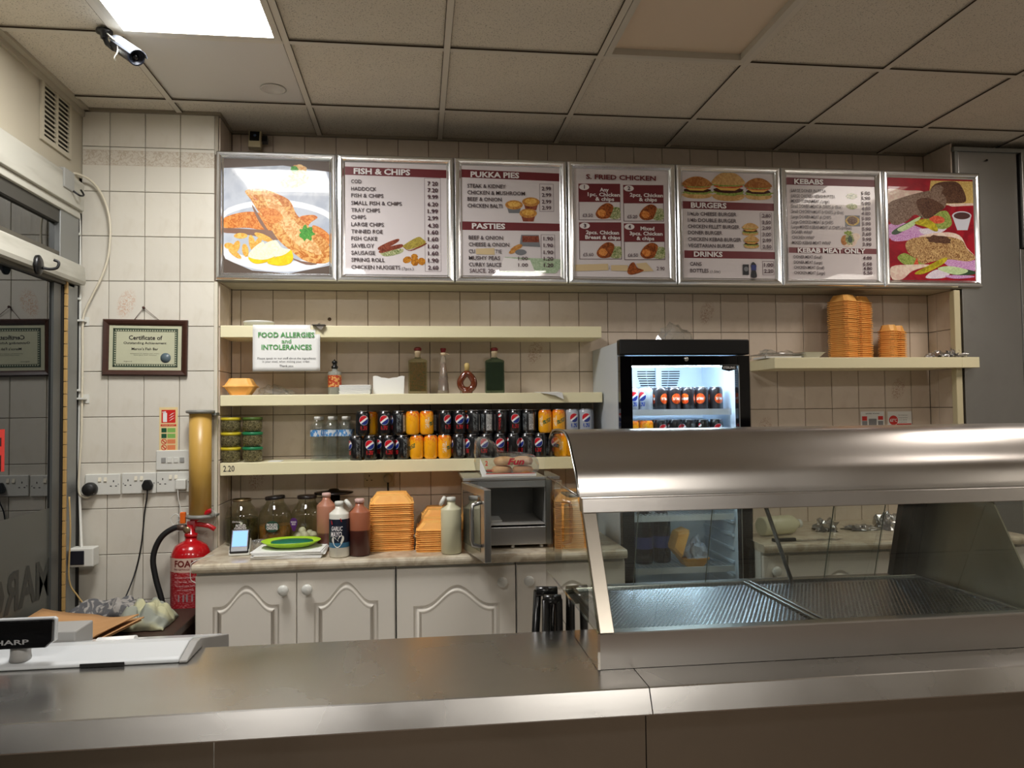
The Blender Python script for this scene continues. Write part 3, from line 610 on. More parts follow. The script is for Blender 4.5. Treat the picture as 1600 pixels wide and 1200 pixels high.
# ------------------------------------------------------------------ worktops and cabinets
ZW = .94; YW = 3.22; YC = 3.262
def worktop(label, x0, x1):
    prof = [(YW+.012, ZW-.037), (YW+.003, ZW-.032), (YW, ZW-.022), (YW, ZW-.014), (YW+.003, ZW-.005), (YW+.012, ZW), (D2-.002, ZW), (D2-.002, ZW-.037)]
    tag(MB().prism(prof, x0, x1, 'x').build('worktop', top_m), label, 'worktop')
worktop('mottled beige worktop left of the fridge with a rounded front edge', XS+.006, .893)
worktop('mottled beige worktop right of the fridge, seen through the glass case', 1.515, XR+.018)
def arch_loop(x0, x1, z0, zs, hb, off, n=36):
    """cathedral outline, clockwise from bottom left; off moves it inwards"""
    a, b, c = x0+off, x1-off, z0+off; cx = (x0+x1)/2; hw = (x1-x0)/2
    pts = [(a, c), (a, zs-off)]
    for i in range(n+1):
        t = -1+2*i/n; x = cx+t*hw*.86
        z = zs-off+hb*(.5+.5*math.cos(math.pi*min(1, abs(t)/.92)))**1.1
        pts.append((min(max(x, a), b), z))
    return pts+[(b, zs-off), (b, c)]
def cab_door(x0, x1, z0, z1, parent, knob_x=None, name='door', arch=True, cut=None):
    y = YC-.018; mb = MB(); L = arch_loop(x0, x1, z0, z1, .07, 0)
    mx, = (.068 if x1-x0 > .3 else .04,)
    zs = z1-.155 if x1-x0 > .45 else z1-.125
    hb = .082
    n = len(L)
    def ring(off, d): return [(px, y+d, pz) for px, pz in arch_loop(x0+mx, x1-mx, z0+.07, zs, hb, off)]
    o0 = ring(0, 0)
    # rectangle ring matched point by point to the arch
    rect_ = []
    for i, (px, py, pz) in enumerate(o0):
        if i == 0: rect_.append((x0+.003, y, z0+.003))
        elif i == 1: rect_.append((x0+.003, y, z1-.003))
        elif i == len(o0)-1: rect_.append((x1-.003, y, z0+.003))
        elif i == len(o0)-2: rect_.append((x1-.003, y, z1-.003))
        else: rect_.append((x0+.003+(x1-x0-.006)*(i-1)/(len(o0)-3), y, z1-.003))
    side = [(p[0]+(-.003 if p[0] < (x0+x1)/2-.1*(x1-x0) and i in (0, 1) else .003 if i >= len(o0)-2 else 0), y+.003, p[2]+(-.003 if i in (0, len(o0)-1) else .003)) for i, p in enumerate(rect_)]
    back = [(p[0], y+.018, p[2]) for p in side]
    mb.rings([back, side, rect_, o0], 0, False, cap0=False)
    mb.rings([o0, ring(.004, .0045), ring(.012, .006), ring(.019, .002), ring(.022, -.0015), ring(.026, -.0015), ring(.034, .001)], 0, True)
    last = ring(.034, .001); k = len(mb.v); mb.add(last, [list(range(len(last)))], 0)
    d = mb.build(name, door_white_m, parent)
    if knob_x is not None:
        kb = MB().lathe([(.011, .0), (.010, -.008), (.0125, -.013), (.0195, -.018), (.0225, -.025), (.0205, -.031), (.012, -.035), (0, -.036)], 24, (knob_x, YC-.018, z1-.064), axis='y')
        for i in range(len(kb.v)): pass
        kb.build('knob', white_m, d)
    return d
def fixaxis(mb, y): return mb
def cabinet(label, x0, x1, doors):
    t = thing('base_cabinet', label, 'cabinet', ((x0+x1)/2, 3.5, 0), 'white cabinets under the worktops')
    MB().box(x0+.001, x1-.001, YC+.002, D2-.003, .1, ZW-.038).box(x0+.001, x1-.001, YC+.06, D2-.03, 0, .1).build('carcass', white_m, t)
    for a, b, k in doors: cab_door(a+.0015, b-.0015, .12, ZW-.052, t, k)
cabinet('white double base cabinet with two arched doors, leftmost', -.905, -.100, [(-.905, -.503, -.553), (-.503, -.102, -.458)])
cabinet('white base cabinet with one wide arched door below the microwave', -.098, .408, [(-.096, .407, .348)])
cabinet('white base cabinet between the wide one and the fridge, partly behind the stool', .410, .890, [(.411, .888, .462)])
cabinet('white narrow base cabinet immediately right of the fridge', 1.515, 1.632, [(1.517, 1.631, 1.570)])
cabinet('white wide base cabinet seen through the case, right of the narrow one', 1.634, 2.125, [(1.636, 2.123, None)])
cabinet('white base cabinet at the far right below the duct', 2.127, 2.80, [(2.129, 2.46, 2.40), (2.462, 2.798, 2.52)])

# ------------------------------------------------------------------ drink cans
def globe_label(m, ang, zc, r):
    """returns (inside, redmask, bluemask) for the tri-colour disc at angle ang"""
    x, y, z = m.xyz()
    th = y.f('ARCTAN2', x)  # angle
    d = (th-ang); u = d*.033; v = z-zc
    rr = (u*u+v*v).f('SQRT')
    wave = (u*(1/r)+.6).f('SINE')*.22*r
    tilt = v-u*.55
    return (rr < r), (tilt > (wave+.10*r)), (tilt < (wave*1.0-.38*r)), rr
def rectmask(m, ang, hw, z0, z1):
    x, y, z = m.xyz(); th = y.f('ARCTAN2', x); u = ((th-ang)*.033).f('ABSOLUTE')
    return (u < hw)*(z > z0)*(z < z1)
def can_mat(name, base, kind):
    m = Mat(name, rough=.28, metal=.0); m.b.inputs['Coat Weight'].default_value = .6; m.b.inputs['Coat Roughness'].default_value = .12
    x, y, z = m.xyz(); col = m.mix(0.0, base, base)
    if kind in ('pepsi', 'diet'):
        # side information panel
        side = rectmask(m, 1.2, .015, .016, .094); bars = (m.noise(420, 1, stretch=(.4, .4, 1)) > .5)
        col = m.mix(side*(bars*.35+.6), col, (178, 178, 176)); side3 = rectmask(m, .1, .011, .016, .096); col = m.mix(side3*(m.noise(260, 2, stretch=(1, 1, .5)) > .5)*.7, col, (120, 126, 128))
        bc = rectmask(m, 1.2, .010, .02, .045); col = m.mix(bc*bars, col, (220, 220, 220))
        ins, red, blue, rr = globe_label(m, -math.pi/2, .072, .0215)
        ring_ = (rr < .0228); col = m.mix(ring_, col, (200, 204, 208)); col = m.mix(ins, col, (236, 236, 236))
        col = m.mix(ins*red, col, (196, 20, 34)); col = m.mix(ins*blue, col, (22, 46, 130))
        wd = rectmask(m, -math.pi/2, .017, .026, .045)
        letters = (m.noise(300, 1, stretch=(1, 1, .25)) > .47); col = m.mix(wd*letters, col, (170, 30, 36) if kind == 'pepsi' else (40, 70, 160))
        ins2, red2, blue2, r2 = globe_label(m, 2.5, .088, .008)
        col = m.mix(ins2, col, (230, 230, 230)); col = m.mix(ins2*red2, col, (196, 20, 34))
        wd2 = rectmask(m, 2.5, .0055, .02, .076); col = m.mix(wd2*(m.noise(260, 1) > .48), col, (170, 36, 40) if kind == 'pepsi' else (40, 70, 160))
    elif kind == 'orange':
        g = m.ramp(z, .02, .10); n = m.noise(70, 4, dist=1.5)
        col = m.mix(m.ramp(n+(z*6.0), .95, 1.25), (250, 176, 20), (226, 84, 16))
        fr = rectmask(m, -math.pi/2, .022, .035, .078); th = y.f('ARCTAN2', x); u = (th+math.pi/2)*.033; v = (z-.058)-u*.45
        word = (v.f('ABSOLUTE') < .010)*((u.f('ABSOLUTE')) < .022)
        col = m.mix(word*(m.noise(230, 1, dist=1) > .45), col, (30, 92, 66))
        bl = rectmask(m, -2.5, .010, .03, .085); col = m.mix(bl*(m.noise(110, 2, dist=2) > .52), col, (240, 236, 220))
        sd = rectmask(m, .9, .013, .018, .088); col = m.mix(sd*.5, col, (222, 180, 60)); col = m.mix(sd*(m.noise(380, 1) > .56)*.5, col, (140, 96, 30))
    elif kind == 'tango':
        col = m.mix(0.0, (36, 30, 34), (36, 30, 34)); th = y.f('ARCTAN2', x)
        for ang in (-math.pi/2, .6, 2.6):
            d = th-ang; u = d*.033; v = z-.060; rr = (u*u+v*v).f('SQRT'); n = m.noise(90, 2)
            col = m.mix((rr < .024), col, m.mix(m.ramp(n, .4, .6), (236, 110, 34), (214, 64, 26)))
            word = (v.f('ABSOLUTE') < .006)*(u.f('ABSOLUTE') < .018); col = m.mix(word*(m.noise(240, 1) > .44), col, (240, 236, 232))
    m.color(col); return m
can_end_m = Mat('can_end_aluminium', (176, 178, 182), .25, 1); dark_end_m = Mat('dark_can_end', (70, 72, 76), .3, 1)
CANM = dict(p=can_mat('black_cola_can', (16, 16, 20), 'pepsi'), d=can_mat('silver_cola_can', (168, 174, 184), 'diet'), o=can_mat('orange_mango_can', (250, 170, 20), 'orange'), t=can_mat('black_orange_soda_can', (36, 30, 34), 'tango'))
CH = .116
def make_can(kind, label):
    nm = {'p': 'drink_can', 'd': 'drink_can', 'o': 'drink_can', 't': 'drink_can'}[kind]
    t = thing(nm, label, 'can')
    MB().lathe([(.0235, .0025), (.027, .001), (.0285, .0055), (.033, .0125), (.033, .098), (.0315, .104), (.0275, .1115)], 24, cap=False).build('body', CANM[kind], t)
    MB().lathe([(.0275, .1113), (.0283, .1125), (.0286, .1145), (.0275, .1155), (.0262, .1145), (.0255, .111), (0, .1108)], 24).lathe([(0, .0035), (.0225, .003), (.0235, .0012), (.0252, .0), (.0272, .0012)], 24).build('end', can_end_m, t)
    return t
CAN = {}
ORD = ['zeroth', 'first', 'second', 'third', 'fourth', 'fifth', 'sixth', 'seventh', 'eighth', 'ninth', 'tenth', 'eleventh', 'twelfth', 'thirteenth', 'fourteenth', 'fifteenth', 'sixteenth', 'seventeenth', 'eighteenth', 'nineteenth', 'twentieth', 'twenty-first', 'twenty-second', 'twenty-third', 'twenty-fourth', 'twenty-fifth', 'twenty-sixth', 'twenty-seventh', 'twenty-eighth', 'twenty-ninth', 'thirtieth', 'thirty-first']
def put_can(kind, x, y, z, rot, label, group):
    if kind not in CAN:
        c = make_can(kind, label); c.location = (x, y, z); c.rotation_euler = (0, 0, rot); c['group'] = group; CAN[kind] = c; return c
    return dup(CAN[kind], (x, y, z), None, label, group, rot)
KN = dict(p='black cola can', o='orange and yellow drink can', d='silver diet cola can', t='black can with an orange disc')
# rows read from left to right; the third entry turns the badge: 0 faces the room
top_row = [(567, 'p', .25), (601, 'p', 0), (622, 'p', -1.6), (644, 'o', 2.4), (666, 'o', 1.0), (695, 'p', .55), (718, 'p', 0), (739, 'p', -1.4), (762, 'p', -2.6), (782, 'p', 1.9), (801, 'p', 0), (822, 'p', -2.4), (852, 'o', .1), (871, 'o', .2), (893, 'd', .2), (909, 'd', 0), (929, 'd', -1.2)]
bot_row = [(556, 'p', -1.2), (577, 'p', 0), (607, 'p', .15), (626, 'p', -1.2), (644, 'o', -.9), (666, 'o', 2.5), (687, 'o', .9), (703, 'p', -1.6), (722, 'p', -1.1), (737, 'p', -.4), (758, 'p', 0), (781, 'p', 1.1), (801, 'p', -1.3), (815, 'p', -.5), (828, 'p', .1), (852, 'o', 2.6), (874, 'p', .3), (896, 'p', .0), (917, 'o', .4)]
def row(rowdef, z, lvl, Y):
    last = -9
    xs_ = []
    for px, k, r in rowdef:
        P = at(px, 690, Y); x = P.x
        if x-last < .0665: x = last+.0665
        xs_.append((x, k, r)); last = x
    for i, (x, k, r) in enumerate(xs_):
        if x > .862: continue
        lab = '%s, %s from the water bottles in front %s row' % (KN[k], ORD[i+1], lvl)
        put_can(k, x, Y, z, r, lab, 'drink cans in two tiers on the lower shelf')
    return xs_
gt = row(bot_row, Z3, 'lower', 3.668); row(top_row, Z3+CH, 'upper', 3.668)
# second row behind, glimpsed through the gaps
bk = 'pppooppppppppooddd'
for lv in (0, 1):
    for i in range(21):
        x = -.245+.0668*i+(.015 if lv else 0)
        if x > .86: break
        k = 'p' if i % 7 else 'o'
        if .02 < x < .0: k = 'o'
        if x > .66: k = 'd' if lv else 'o'
        lab = '%s, %s from the water bottles in rear %s row' % (KN[k], ORD[i+1], 'upper' if lv else 'lower')
        put_can(k, x, 3.737, Z3+CH*lv, random.choice((-1.5, -.6, .5, 1.4, 2.5)), lab, 'drink cans in the second row of the lower shelf')

# ------------------------------------------------------------------ glass-door fridge
FX0, FX1, FY = .900, 1.508, 3.32; FT = 1.863
t = thing('display_fridge', 'tall glass-door drinks fridge with black door frame and cold inside light', 'fridge', ((FX0+FX1)/2, 3.6, 0))
fw = Mat('fridge_white', (198, 204, 208), .4); fin = Mat('fridge_liner', (210, 224, 238), .35)
MB().box(FX0, FX0+.035, FY+.052, D2-.006, .06, FT-.01).box(FX1-.035, FX1, FY+.052, D2-.006, .06, FT-.01).box(FX0+.035, FX1-.035, D2-.05, D2-.006, .06, FT-.01).box(FX0+.035, FX1-.035, FY+.052, D2-.05, FT-.06, FT-.01).box(FX0+.035, FX1-.035, FY+.052, D2-.05, .06, .14).build('cabinet', fw, t)
IX0, IX1, IZ1 = FX0+.036, FX1-.036, 1.80
MB().box(IX0, IX0+.004, FY+.06, 3.81, .141, IZ1).box(IX1-.004, IX1, FY+.06, 3.81, .141, IZ1).box(IX0+.004, IX1-.004, 3.806, 3.812, .141, IZ1).box(IX0+.004, IX1-.004, FY+.06, 3.806, IZ1-.004, IZ1).build('liner', fin, t)
bl = MB()
for k in range(60):                                   # moulded runners down both sides
    z = .2+k*.062
    if z > 1.5: break
    for xa, xb in ((IX0+.004, IX0+.016), (IX1-.016, IX1-.004)):
        bl.box(xa, xb, FY+.11, 3.79, z, z+.014)
bl.build('shelf_runners', fin, t, bev=.003)['kind'] = 'stuff'
MB().box(FX0-.002, FX1+.002, FY, FY+.05, 1.793, FT).build('header', black_m, t, bev=.006)
dr = MB(); dz1, dz0 = 1.788, .10; wx0, wx1, wz0, wz1 = .955, 1.452, .17, 1.744
for (a, b, c, d) in ((FX0, wx0, dz0, dz1), (wx1, FX1, dz0, dz1), (wx0, wx1, wz1, dz1), (wx0, wx1, dz0, wz0)): dr.box(a, b, FY, FY+.04, c, d)
dd = dr.build('door', gloss_black_m, t, bev=.002)
MB().add([(wx0, FY+.012, wz0), (wx1, FY+.012, wz0), (wx1, FY+.012, wz1), (wx0, FY+.012, wz1)], [(0, 1, 2, 3)]).build('pane', glass_m, dd, fix=False)
MB().box(wx1+.002, wx1+.006, FY-.002, FY, wz0, wz1).box(wx0, wx1, FY-.001, FY+.0, wz1, wz1+.002).build('edge_trim', alu_m, dd)
q = at(1072, 561, FY); MB().lathe([(.011, .0), (.011, -.006), (.007, -.009), (0, -.009)], 18, q, axis='y').lathe([(.004, -.009), (.004, -.018), (0, -.018)], 10, q, axis='y').build('lock', chrome_m, dd)
q = at(1139, 575, FY-.003)
bd = MB().prism([(q.x-.034, q.z+.013), (q.x+.034, q.z+.013), (q.x+.034, q.z-.006), (q.x+.02, q.z-.010), (q.x, q.z-.015), (q.x-.02, q.z-.010), (q.x-.034, q.z-.006)], FY-.005, FY-.0005, 'y').build('badge', gloss_black_m, dd)
lettering([('STERLING', q.x, q.z+.002, .056, .010, .01)], 'lettering', txt_white, t, (0, FY-.0058, 0))
MB().box(wx0+.01, wx1-.06, FY+.062, FY+.085, 1.742, 1.758).build('light_strip', emit('cold_strip', (.72, .86, 1.0), 26), t)
MB().box(wx0+.0, wx1, FY+.056, FY+.09, 1.758, 1.79).build('lamp_cover', fin, t)
# fan grille at the back
g = MB(); vx0, vx1 = at(996, 590, 3.8).x, at(1062, 590, 3.8).x; vz1 = at(996, 580, 3.8).z
for r_ in range(7):
    sh_ = .004*max(0, r_-2)
    mid = (vx0+vx1)/2
    for a, b in ((vx0+sh_, mid-.006), (mid+.006, vx1-sh_)):
        c_ = a+(b-a)*(.45); g.box(a, c_-.002, 3.799, 3.8025, vz1-.012*r_-.005, vz1-.012*r_); g.box(c_+.002, b, 3.799, 3.8025, vz1-.012*r_-.005, vz1-.012*r_)
g.build('fan_grille', dark_m, t)['kind'] = 'stuff'
MB().box(1.215, 1.245, 3.79, 3.802, 1.56, 1.78).build('back_duct', fin, t)
wire_m = Mat('white_coated_wire', (214, 222, 230), .3)
FS = [CZ-.012, CZ-.165, CZ-.500, CZ-.740]
for z in FS:
    sh_ = MB(); sh_.box(IX0+.018, IX1-.018, FY+.085, FY+.091, z-.020, z+.008)
    for k in range(24): x = IX0+.03+k*.0208; sh_.box(x, x+.003, FY+.09, 3.785, z-.006, z-.003)
    for k in range(4): y = FY+.13+k*.1; sh_.box(IX0+.017, IX1-.017, y, y+.004, z-.010, z-.006)
    sh_.build('wire_shelf', wire_m, t)
def frow(kinds, z, y, lvl, x=None, dx=.0685):
    x = x or IX0+.055
    for i, (k, r) in enumerate(kinds):
        lab = '%s, %s from left in the fridge\'s %s' % (KN[k], ORD[i+1], lvl); put_can(k, x+i*dx, y, z, r, lab, 'drink cans inside the fridge')
frow([('d', .1), ('d', -.9), ('t', .5), ('t', .1), ('t', 1.3), ('t', -.6), ('t', .2)], FS[0]-.003, FY+.145, 'front top row')
frow([('d', .1), ('d', -.9), ('t', .5), ('t', .1), ('t', 1.3), ('t', -.6)], FS[0]-.003, FY+.22, 'rear top row')
frow([('o', .1), ('o', .4), ('p', .2), ('p', .9), ('p', -1.3), ('p', 1.5), ('p', 0)], FS[1]-.003, FY+.145, 'front second row')
frow([('o', .1), ('o', .4), ('p', .2), ('p', .9), ('p', -1.3), ('p', 1.5)], FS[1]-.003, FY+.22, 'rear second row')

# ------------------------------------------------------------------ foam boxes (open clamshells nested upside down)
foam_m = Mat('orange_foam', (240, 158, 62), .55, Subsurface_Weight=0.0)
foam_m.color(foam_m.mix(foam_m.ramp(foam_m.noise(18, 3), .3, .7), (252, 194, 108), (244, 174, 86)))
def oct_ring(w_, d_, c, z, cx=0):
    a, b = w_/2, d_/2
    return [(cx-a+c, -b, z), (cx+a-c, -b, z), (cx+a, -b+c, z), (cx+a, b-c, z), (cx+a-c, b, z), (cx-a+c, b, z), (cx-a, b-c, z), (cx-a, -b+c, z)]
def clam_mesh(w_, d_, h, t=.0025):
    mb = MB()
    for cx in (-w_/2-.001, w_/2+.001):
        mb.rings([oct_ring(w_, d_, .012, 0, cx), oct_ring(w_, d_, .012, .0035, cx), oct_ring(w_-.012, d_-.012, .013, .005, cx), oct_ring(w_*.70, d_*.70, .016, h, cx)], 0, False, cap1=True)
        mb.rings([oct_ring(w_, d_, .012, 0, cx), oct_ring(w_-.014, d_-.014, .012, 0, cx), oct_ring(w_*.70-.004, d_*.70-.004, .015, h-.003, cx)], 0, False, cap1=True)
    mb.box(-.003, .003, -d_*.42, d_*.42, .001, .004)
    return mb
_clam = {}
def foam_stack(x, y, z, n, w_, d_, h, pitch, rz, where, group):
    key = (w_, d_, h)
    for i in range(n):
        pos = 'bottom' if i == 0 else 'top' if i == n-1 else 'inner'
        lab = {'bottom': 'orange foam food box at the bottom of the %s' % where, 'top': 'orange foam food box on top of the %s' % where, 'inner': 'orange foam box, %s from bottom of the %s' % (ORD[i+1], where)}[pos]
        jx, jy, jr = random.uniform(-.0016, .0016), random.uniform(-.0016, .0016), random.uniform(-.02, .02)
        if key not in _clam:
            o = clam_mesh(w_, d_, h).build('foam_box', foam_m, None); _clam[key] = o
            o.location = (x+jx, y+jy, z+i*pitch); o.rotation_euler = (0, 0, rz+jr)
        else: o = dup(_clam[key], (x+jx, y+jy, z+i*pitch), rotz=rz+jr)
        for k in ('group',):
            if k in o: del o[k]
        tag(o, lab, 'food box', group)
p = at(1329, 560, 3.74); foam_stack(p.x, 3.735, ZR+.001, 31, .118, .12, .036, .0098, .45, 'taller stack on the right shelf', 'foam boxes in the tallest right shelf stack')
p = at(1396, 560, 3.74); foam_stack(p.x, 3.745, ZR+.001, 15, .073, .09, .034, .0103, .5, 'shorter stack on the right shelf', 'foam boxes in the shorter right shelf stack')
p = atz(611, 861, ZW); foam_stack(p.x, 3.50, ZW+.001, 24, .125, .193, .036, .0088, math.pi/2+.02, 'tall stack on the left worktop', 'foam boxes in the tall worktop stack')
p = atz(671, 861, ZW); foam_stack(p.x+.040, 3.435, ZW+.001, 11, .115, .19, .034, .0090, math.pi/2-.03, 'low front stack on the left worktop', 'foam boxes in the low worktop stack')
foam_stack(.678, 3.42, ZW+.001, 24, .125, .165, .036, .0088, math.pi/2-.02, 'stack between microwave and fridge', 'foam boxes in the stack right of the microwave')
p = atz(671, 861, ZW); foam_stack(p.x+.065, 3.70, ZW+.001, 13, .115, .19, .036, .0090, math.pi/2+.05, 'rear stack on the left worktop', 'foam boxes in the rear worktop stack')
# single closed box on the middle shelf
p = at(375, 617, 3.70); mb = MB()
mb.rings([oct_ring(.085, .085, .014, .0), oct_ring(.128, .128, .014, .036), oct_ring(.142, .142, .012, .038), oct_ring(.142, .142, .012, .043), oct_ring(.128, .128, .014, .045), oct_ring(.092, .092, .014, .079)], cap0=True, cap1=True)
tag(mb.xf(Matrix.Translation((p.x, 3.722, Z2+.001))).build('foam_box', foam_m, bev=.002), 'closed orange foam burger box at the left end of the middle shelf', 'food box')

# ------------------------------------------------------------------ middle and top shelf items
def squeeze(name, label, cat, x, y, z, r, h, body, cap_h=.028, cap_mat=None, fill=None, fill_col=None, open_cap=None, group=None, sh=.78, nozzle=False):
    t = thing(name, label, cat, (x, y, z), group)
    zt = h*sh; pr = [(r*.9, 0), (r, .004), (r, zt*.995), (r*.97, zt+.004), (r*.42, h-.014), (r*.40, h)]
    MB().lathe(pr, 28, (x, y, z)).build('body', body, t)
    cm = cap_mat or white_m
    if nozzle:
        MB().lathe([(r*.5, h), (r*.5, h+.010), (r*.30, h+.014), (r*.28, h+.022), (r*.42, h+.026), (r*.40, h+.034), (r*.15, h+.038), (.002, h+.044)], 20, (x, y, z)).build('cap', cm, t)
    else:
        MB().lathe([(r*.46, h), (r*.46, h+.014), (r*.40, h+.016), (r*.40, h+.0165)], 22, (x, y, z)).build('cap', cm, t)
    if open_cap is not None:
        M = Matrix.Translation((x+open_cap*r*.42, y, z+h+.016)) @ Matrix.Rotation(open_cap*math.radians(62 if open_cap < 0 else 50), 4, 'Y')
        k = MB().lathe([(r*.44, -.004), (r*.46, .004), (r*.40, .010), (0, .012)], 22, (open_cap*r*.5, 0, .006), sx=1.15)
        k.xf(M).build('flip_lid', cm, t)
    return t
p = at(523, 616, 3.72)
clear_bottle = Mat('clear_plastic_liquid', (196, 198, 188), .12, Transmission_Weight=.55, IOR=1.33)
t = squeeze('vinegar_bottle', 'clear squeezy bottle with black nozzle and red label on the middle shelf', 'bottle', p.x, 3.72, Z2+.001, .032, .125, clear_bottle, cap_mat=black_m, nozzle=True, sh=.84)
lm = Mat('orange_red_label', rough=.4); lm.color(lm.mix((lm.noise(90, 2) > .52), (178, 64, 36), (214, 158, 90)))
MB().lathe([(.0326, .035), (.0326, .092)], 28, (p.x, 3.72, Z2+.001), cap=False).build('label', lm, t)
# napkins
p = at(556, 616, 3.72); nap = thing('napkin_stack', 'flat stack of white paper napkins beside the squeezy bottle', 'napkins', (p.x, 3.72, Z2))
for k in range(8): MB().box(p.x-.073+random.uniform(-.002, .002), p.x+.073+random.uniform(-.002, .002), 3.655, 3.79, Z2+.001+k*.0055, Z2+.0055+k*.0055).build('napkin', paper_m, nap, bev=.0015)
p = at(608, 616, 3.75); nap = thing('napkin_block', 'standing block of white paper napkins with wavy edges', 'napkins', (p.x, 3.75, Z2))
for k in range(9):
    pts = [(p.x-.075, Z2+.001)]+[(p.x-.075+.15*i/14, Z2+.088-.012*math.sin(math.pi*i/14)**2-.002*(k % 3)+.003*math.sin(i*.9+k)) for i in range(15)]+[(p.x+.072, Z2+.001)]
    MB().prism(pts, 3.72+k*.006, 3.725+k*.006, 'y').build('napkin', paper_m, nap)
# decorative bottles
def glassy(name, col, tr=.6, rough=.08): return Mat(name, col, rough, Transmission_Weight=tr, IOR=1.4)
cork_m = Mat('pale_cork_cap', (222, 200, 164), .6); wax_m = Mat('red_wax', (120, 22, 26), .35)
herb_m = food('herb_filling', (92, 84, 34), (132, 92, 40), 60, dist=2.5); herbg_m = food('green_filling', (22, 34, 22), (44, 62, 34), 70, dist=2.5); chilli_m = food('chilli_filling', (122, 30, 28), (96, 40, 30), 80, dist=2); pep_m = food('peppercorn_filling', (104, 44, 26), (56, 24, 16), 130, dist=1.5)
def slab_bottle(px, label, gm, fillm, wd, dp, h):
    p = at(px, 612, 3.70); x, y, z = p.x, 3.705, Z2+.001; t = thing('decorative_bottle', label, 'bottle', (x, y, z))
    def R(w_, d_, zz): return [(x-w_/2, y-d_/2, z+zz), (x+w_/2, y-d_/2, z+zz), (x+w_/2, y+d_/2, z+zz), (x-w_/2, y+d_/2, z+zz)]
    MB().rings([R(wd*.96, dp*.96, 0), R(wd, dp, .004), R(wd*.97, dp, h*.72), R(wd*.99, dp, h-.006), R(wd*.9, dp*.9, h), R(.030, .030, h+.010), R(.028, .028, h+.014)], cap0=True, cap1=True).build('body', gm, t, bev=.004, seg=3)
    MB().rings([R(wd*.86, dp*.7, .012), R(wd*.86, dp*.7, h*.93)], cap0=True, cap1=True).build('filling', fillm, t)
    MB().lathe([(.014, h+.013), (.014, h+.036), (.0155, h+.037), (.0155, h+.040), (.0140, h+.041), (.0140, h+.046)], 18, (x, y, z)).build('neck_collar', cork_m, t)
    MB().lathe([(.0165, h+.046), (.019, h+.050), (.018, h+.058), (.012, h+.063), (0, h+.064)], 18, (x, y, z)).build('cap', wax_m, t)
slab_bottle(653, 'olive glass bottle of oil with herbs and a red wax cap, leftmost of four', glassy('olive_glass', (204, 198, 158), .95, .03), herb_m, .092, .05, .163)
slab_bottle(773, 'dark green glass bottle with a red wax cap, rightmost of four', glassy('green_glass', (120, 140, 112), .9, .03), herbg_m, .094, .05, .161)
p = at(693, 612, 3.70); x, y, z = p.x, 3.705, Z2+.001; t = thing('decorative_bottle', 'tapering glass bottle of red chillies between two other bottles', 'bottle', (x, y, z))
MB().lathe([(.026, 0), (.029, .005), (.0275, .012), (.0235, .06), (.018, .11), (.0125, .155), (.0115, .186)], 24, (x, y, z)).build('body', glassy('pale_glass', (214, 204, 186), .75), t)
MB().lathe([(.022, .014), (.0205, .06), (.019, .075)], 20, (x, y, z)).build('filling', chilli_m, t)
MB().lathe([(.0185, .0752), (.014, .115), (.009, .15)], 16, (x, y, z)).build('upper_filling', food('seed_filling', (176, 118, 70), (120, 60, 34), 110), t)
MB().lathe([(.0125, .186), (.0125, .199)], 16, (x, y, z)).tube([(x+.01, y, z+.196), (x+.022, y-.002, z+.192), (x+.030, y-.002, z+.188)], .002).build('neck_tie', cork_m, t)
MB().lathe([(.0115, .199), (.012, .206), (.015, .217), (.013, .221), (0, .222)], 16, (x, y, z)).build('cap', wax_m, t)
p = at(730, 612, 3.70); x, y, z = p.x, 3.705, Z2+.001; t = thing('decorative_bottle', 'brown ring-shaped bottle with a hole through it and cream stopper', 'bottle', (x, y, z))
tp = []; rr = []
for i in range(28):
    a = 2*math.pi*i/28; up = max(0, math.sin(a))**3
    tp.append((x+.034*math.cos(a)*(1-.25*up), y, z+.050+.034*math.sin(a)+.014*up)); rr.append(.0165)
mb = MB().tube(tp, rr, 12, closed=True, flat=1.0); mb.lathe([(.024, .0), (.028, .004), (.024, .022)], 20, (x, y, z), sy=.7); mb.lathe([(.018, .088), (.012, .105), (.011, .112)], 16, (x, y, z))
mb.build('body', Mat('amber_glazed', (104, 48, 26), .08, Coat_Weight=1.0), t)
MB().lathe([(.0115, .110), (.0115, .124), (.0135, .127), (.0125, .143), (.008, .148), (0, .149)], 16, (x, y, z)).build('stopper', Mat('cream_stopper', (204, 178, 112), .5), t)
# crumpled clear bag
film_m = thin_glass('clear_film', (240, 240, 238), 1.6, .12, .30, (214, 214, 210))
def crumple(name, label, cat, c, sx, sy, sz, mat, seed=1, amp=.35, n=22, group=None, flat_base=True, parent=None):
    rs = random.Random(seed); import mathutils
    mb = MB(); rings = []
    for j in range(n//2+1):
        ph = math.pi*j/(n//2); ring = []
        for i in range(n):
            a = 2*math.pi*i/n; d = Vector((math.sin(ph)*math.cos(a), math.sin(ph)*math.sin(a), math.cos(ph)))
            k = 1+amp*mathutils.noise.noise(d*2.2+Vector((seed*3.1, 0, 0)))*1.6+amp*.6*mathutils.noise.noise(d*6+Vector((0, seed, 0)))
            zz = d.z*k*sz
            if flat_base: zz = max(zz, -sz*.02)
            ring.append((c[0]+d.x*k*sx, c[1]+d.y*k*sy, c[2]+zz))
        rings.append(ring)
    mb.rings(rings, 0, False)
    o = mb.build(name, mat, parent)
    if label: tag(o, label, cat, group)
    return o
p = at(428, 615, 3.72); crumple('plastic_bag', 'crumpled clear plastic bag right of the orange burger box', 'plastic bag', (p.x, 3.72, Z2+.002), .075, .05, .042, film_m, 3)
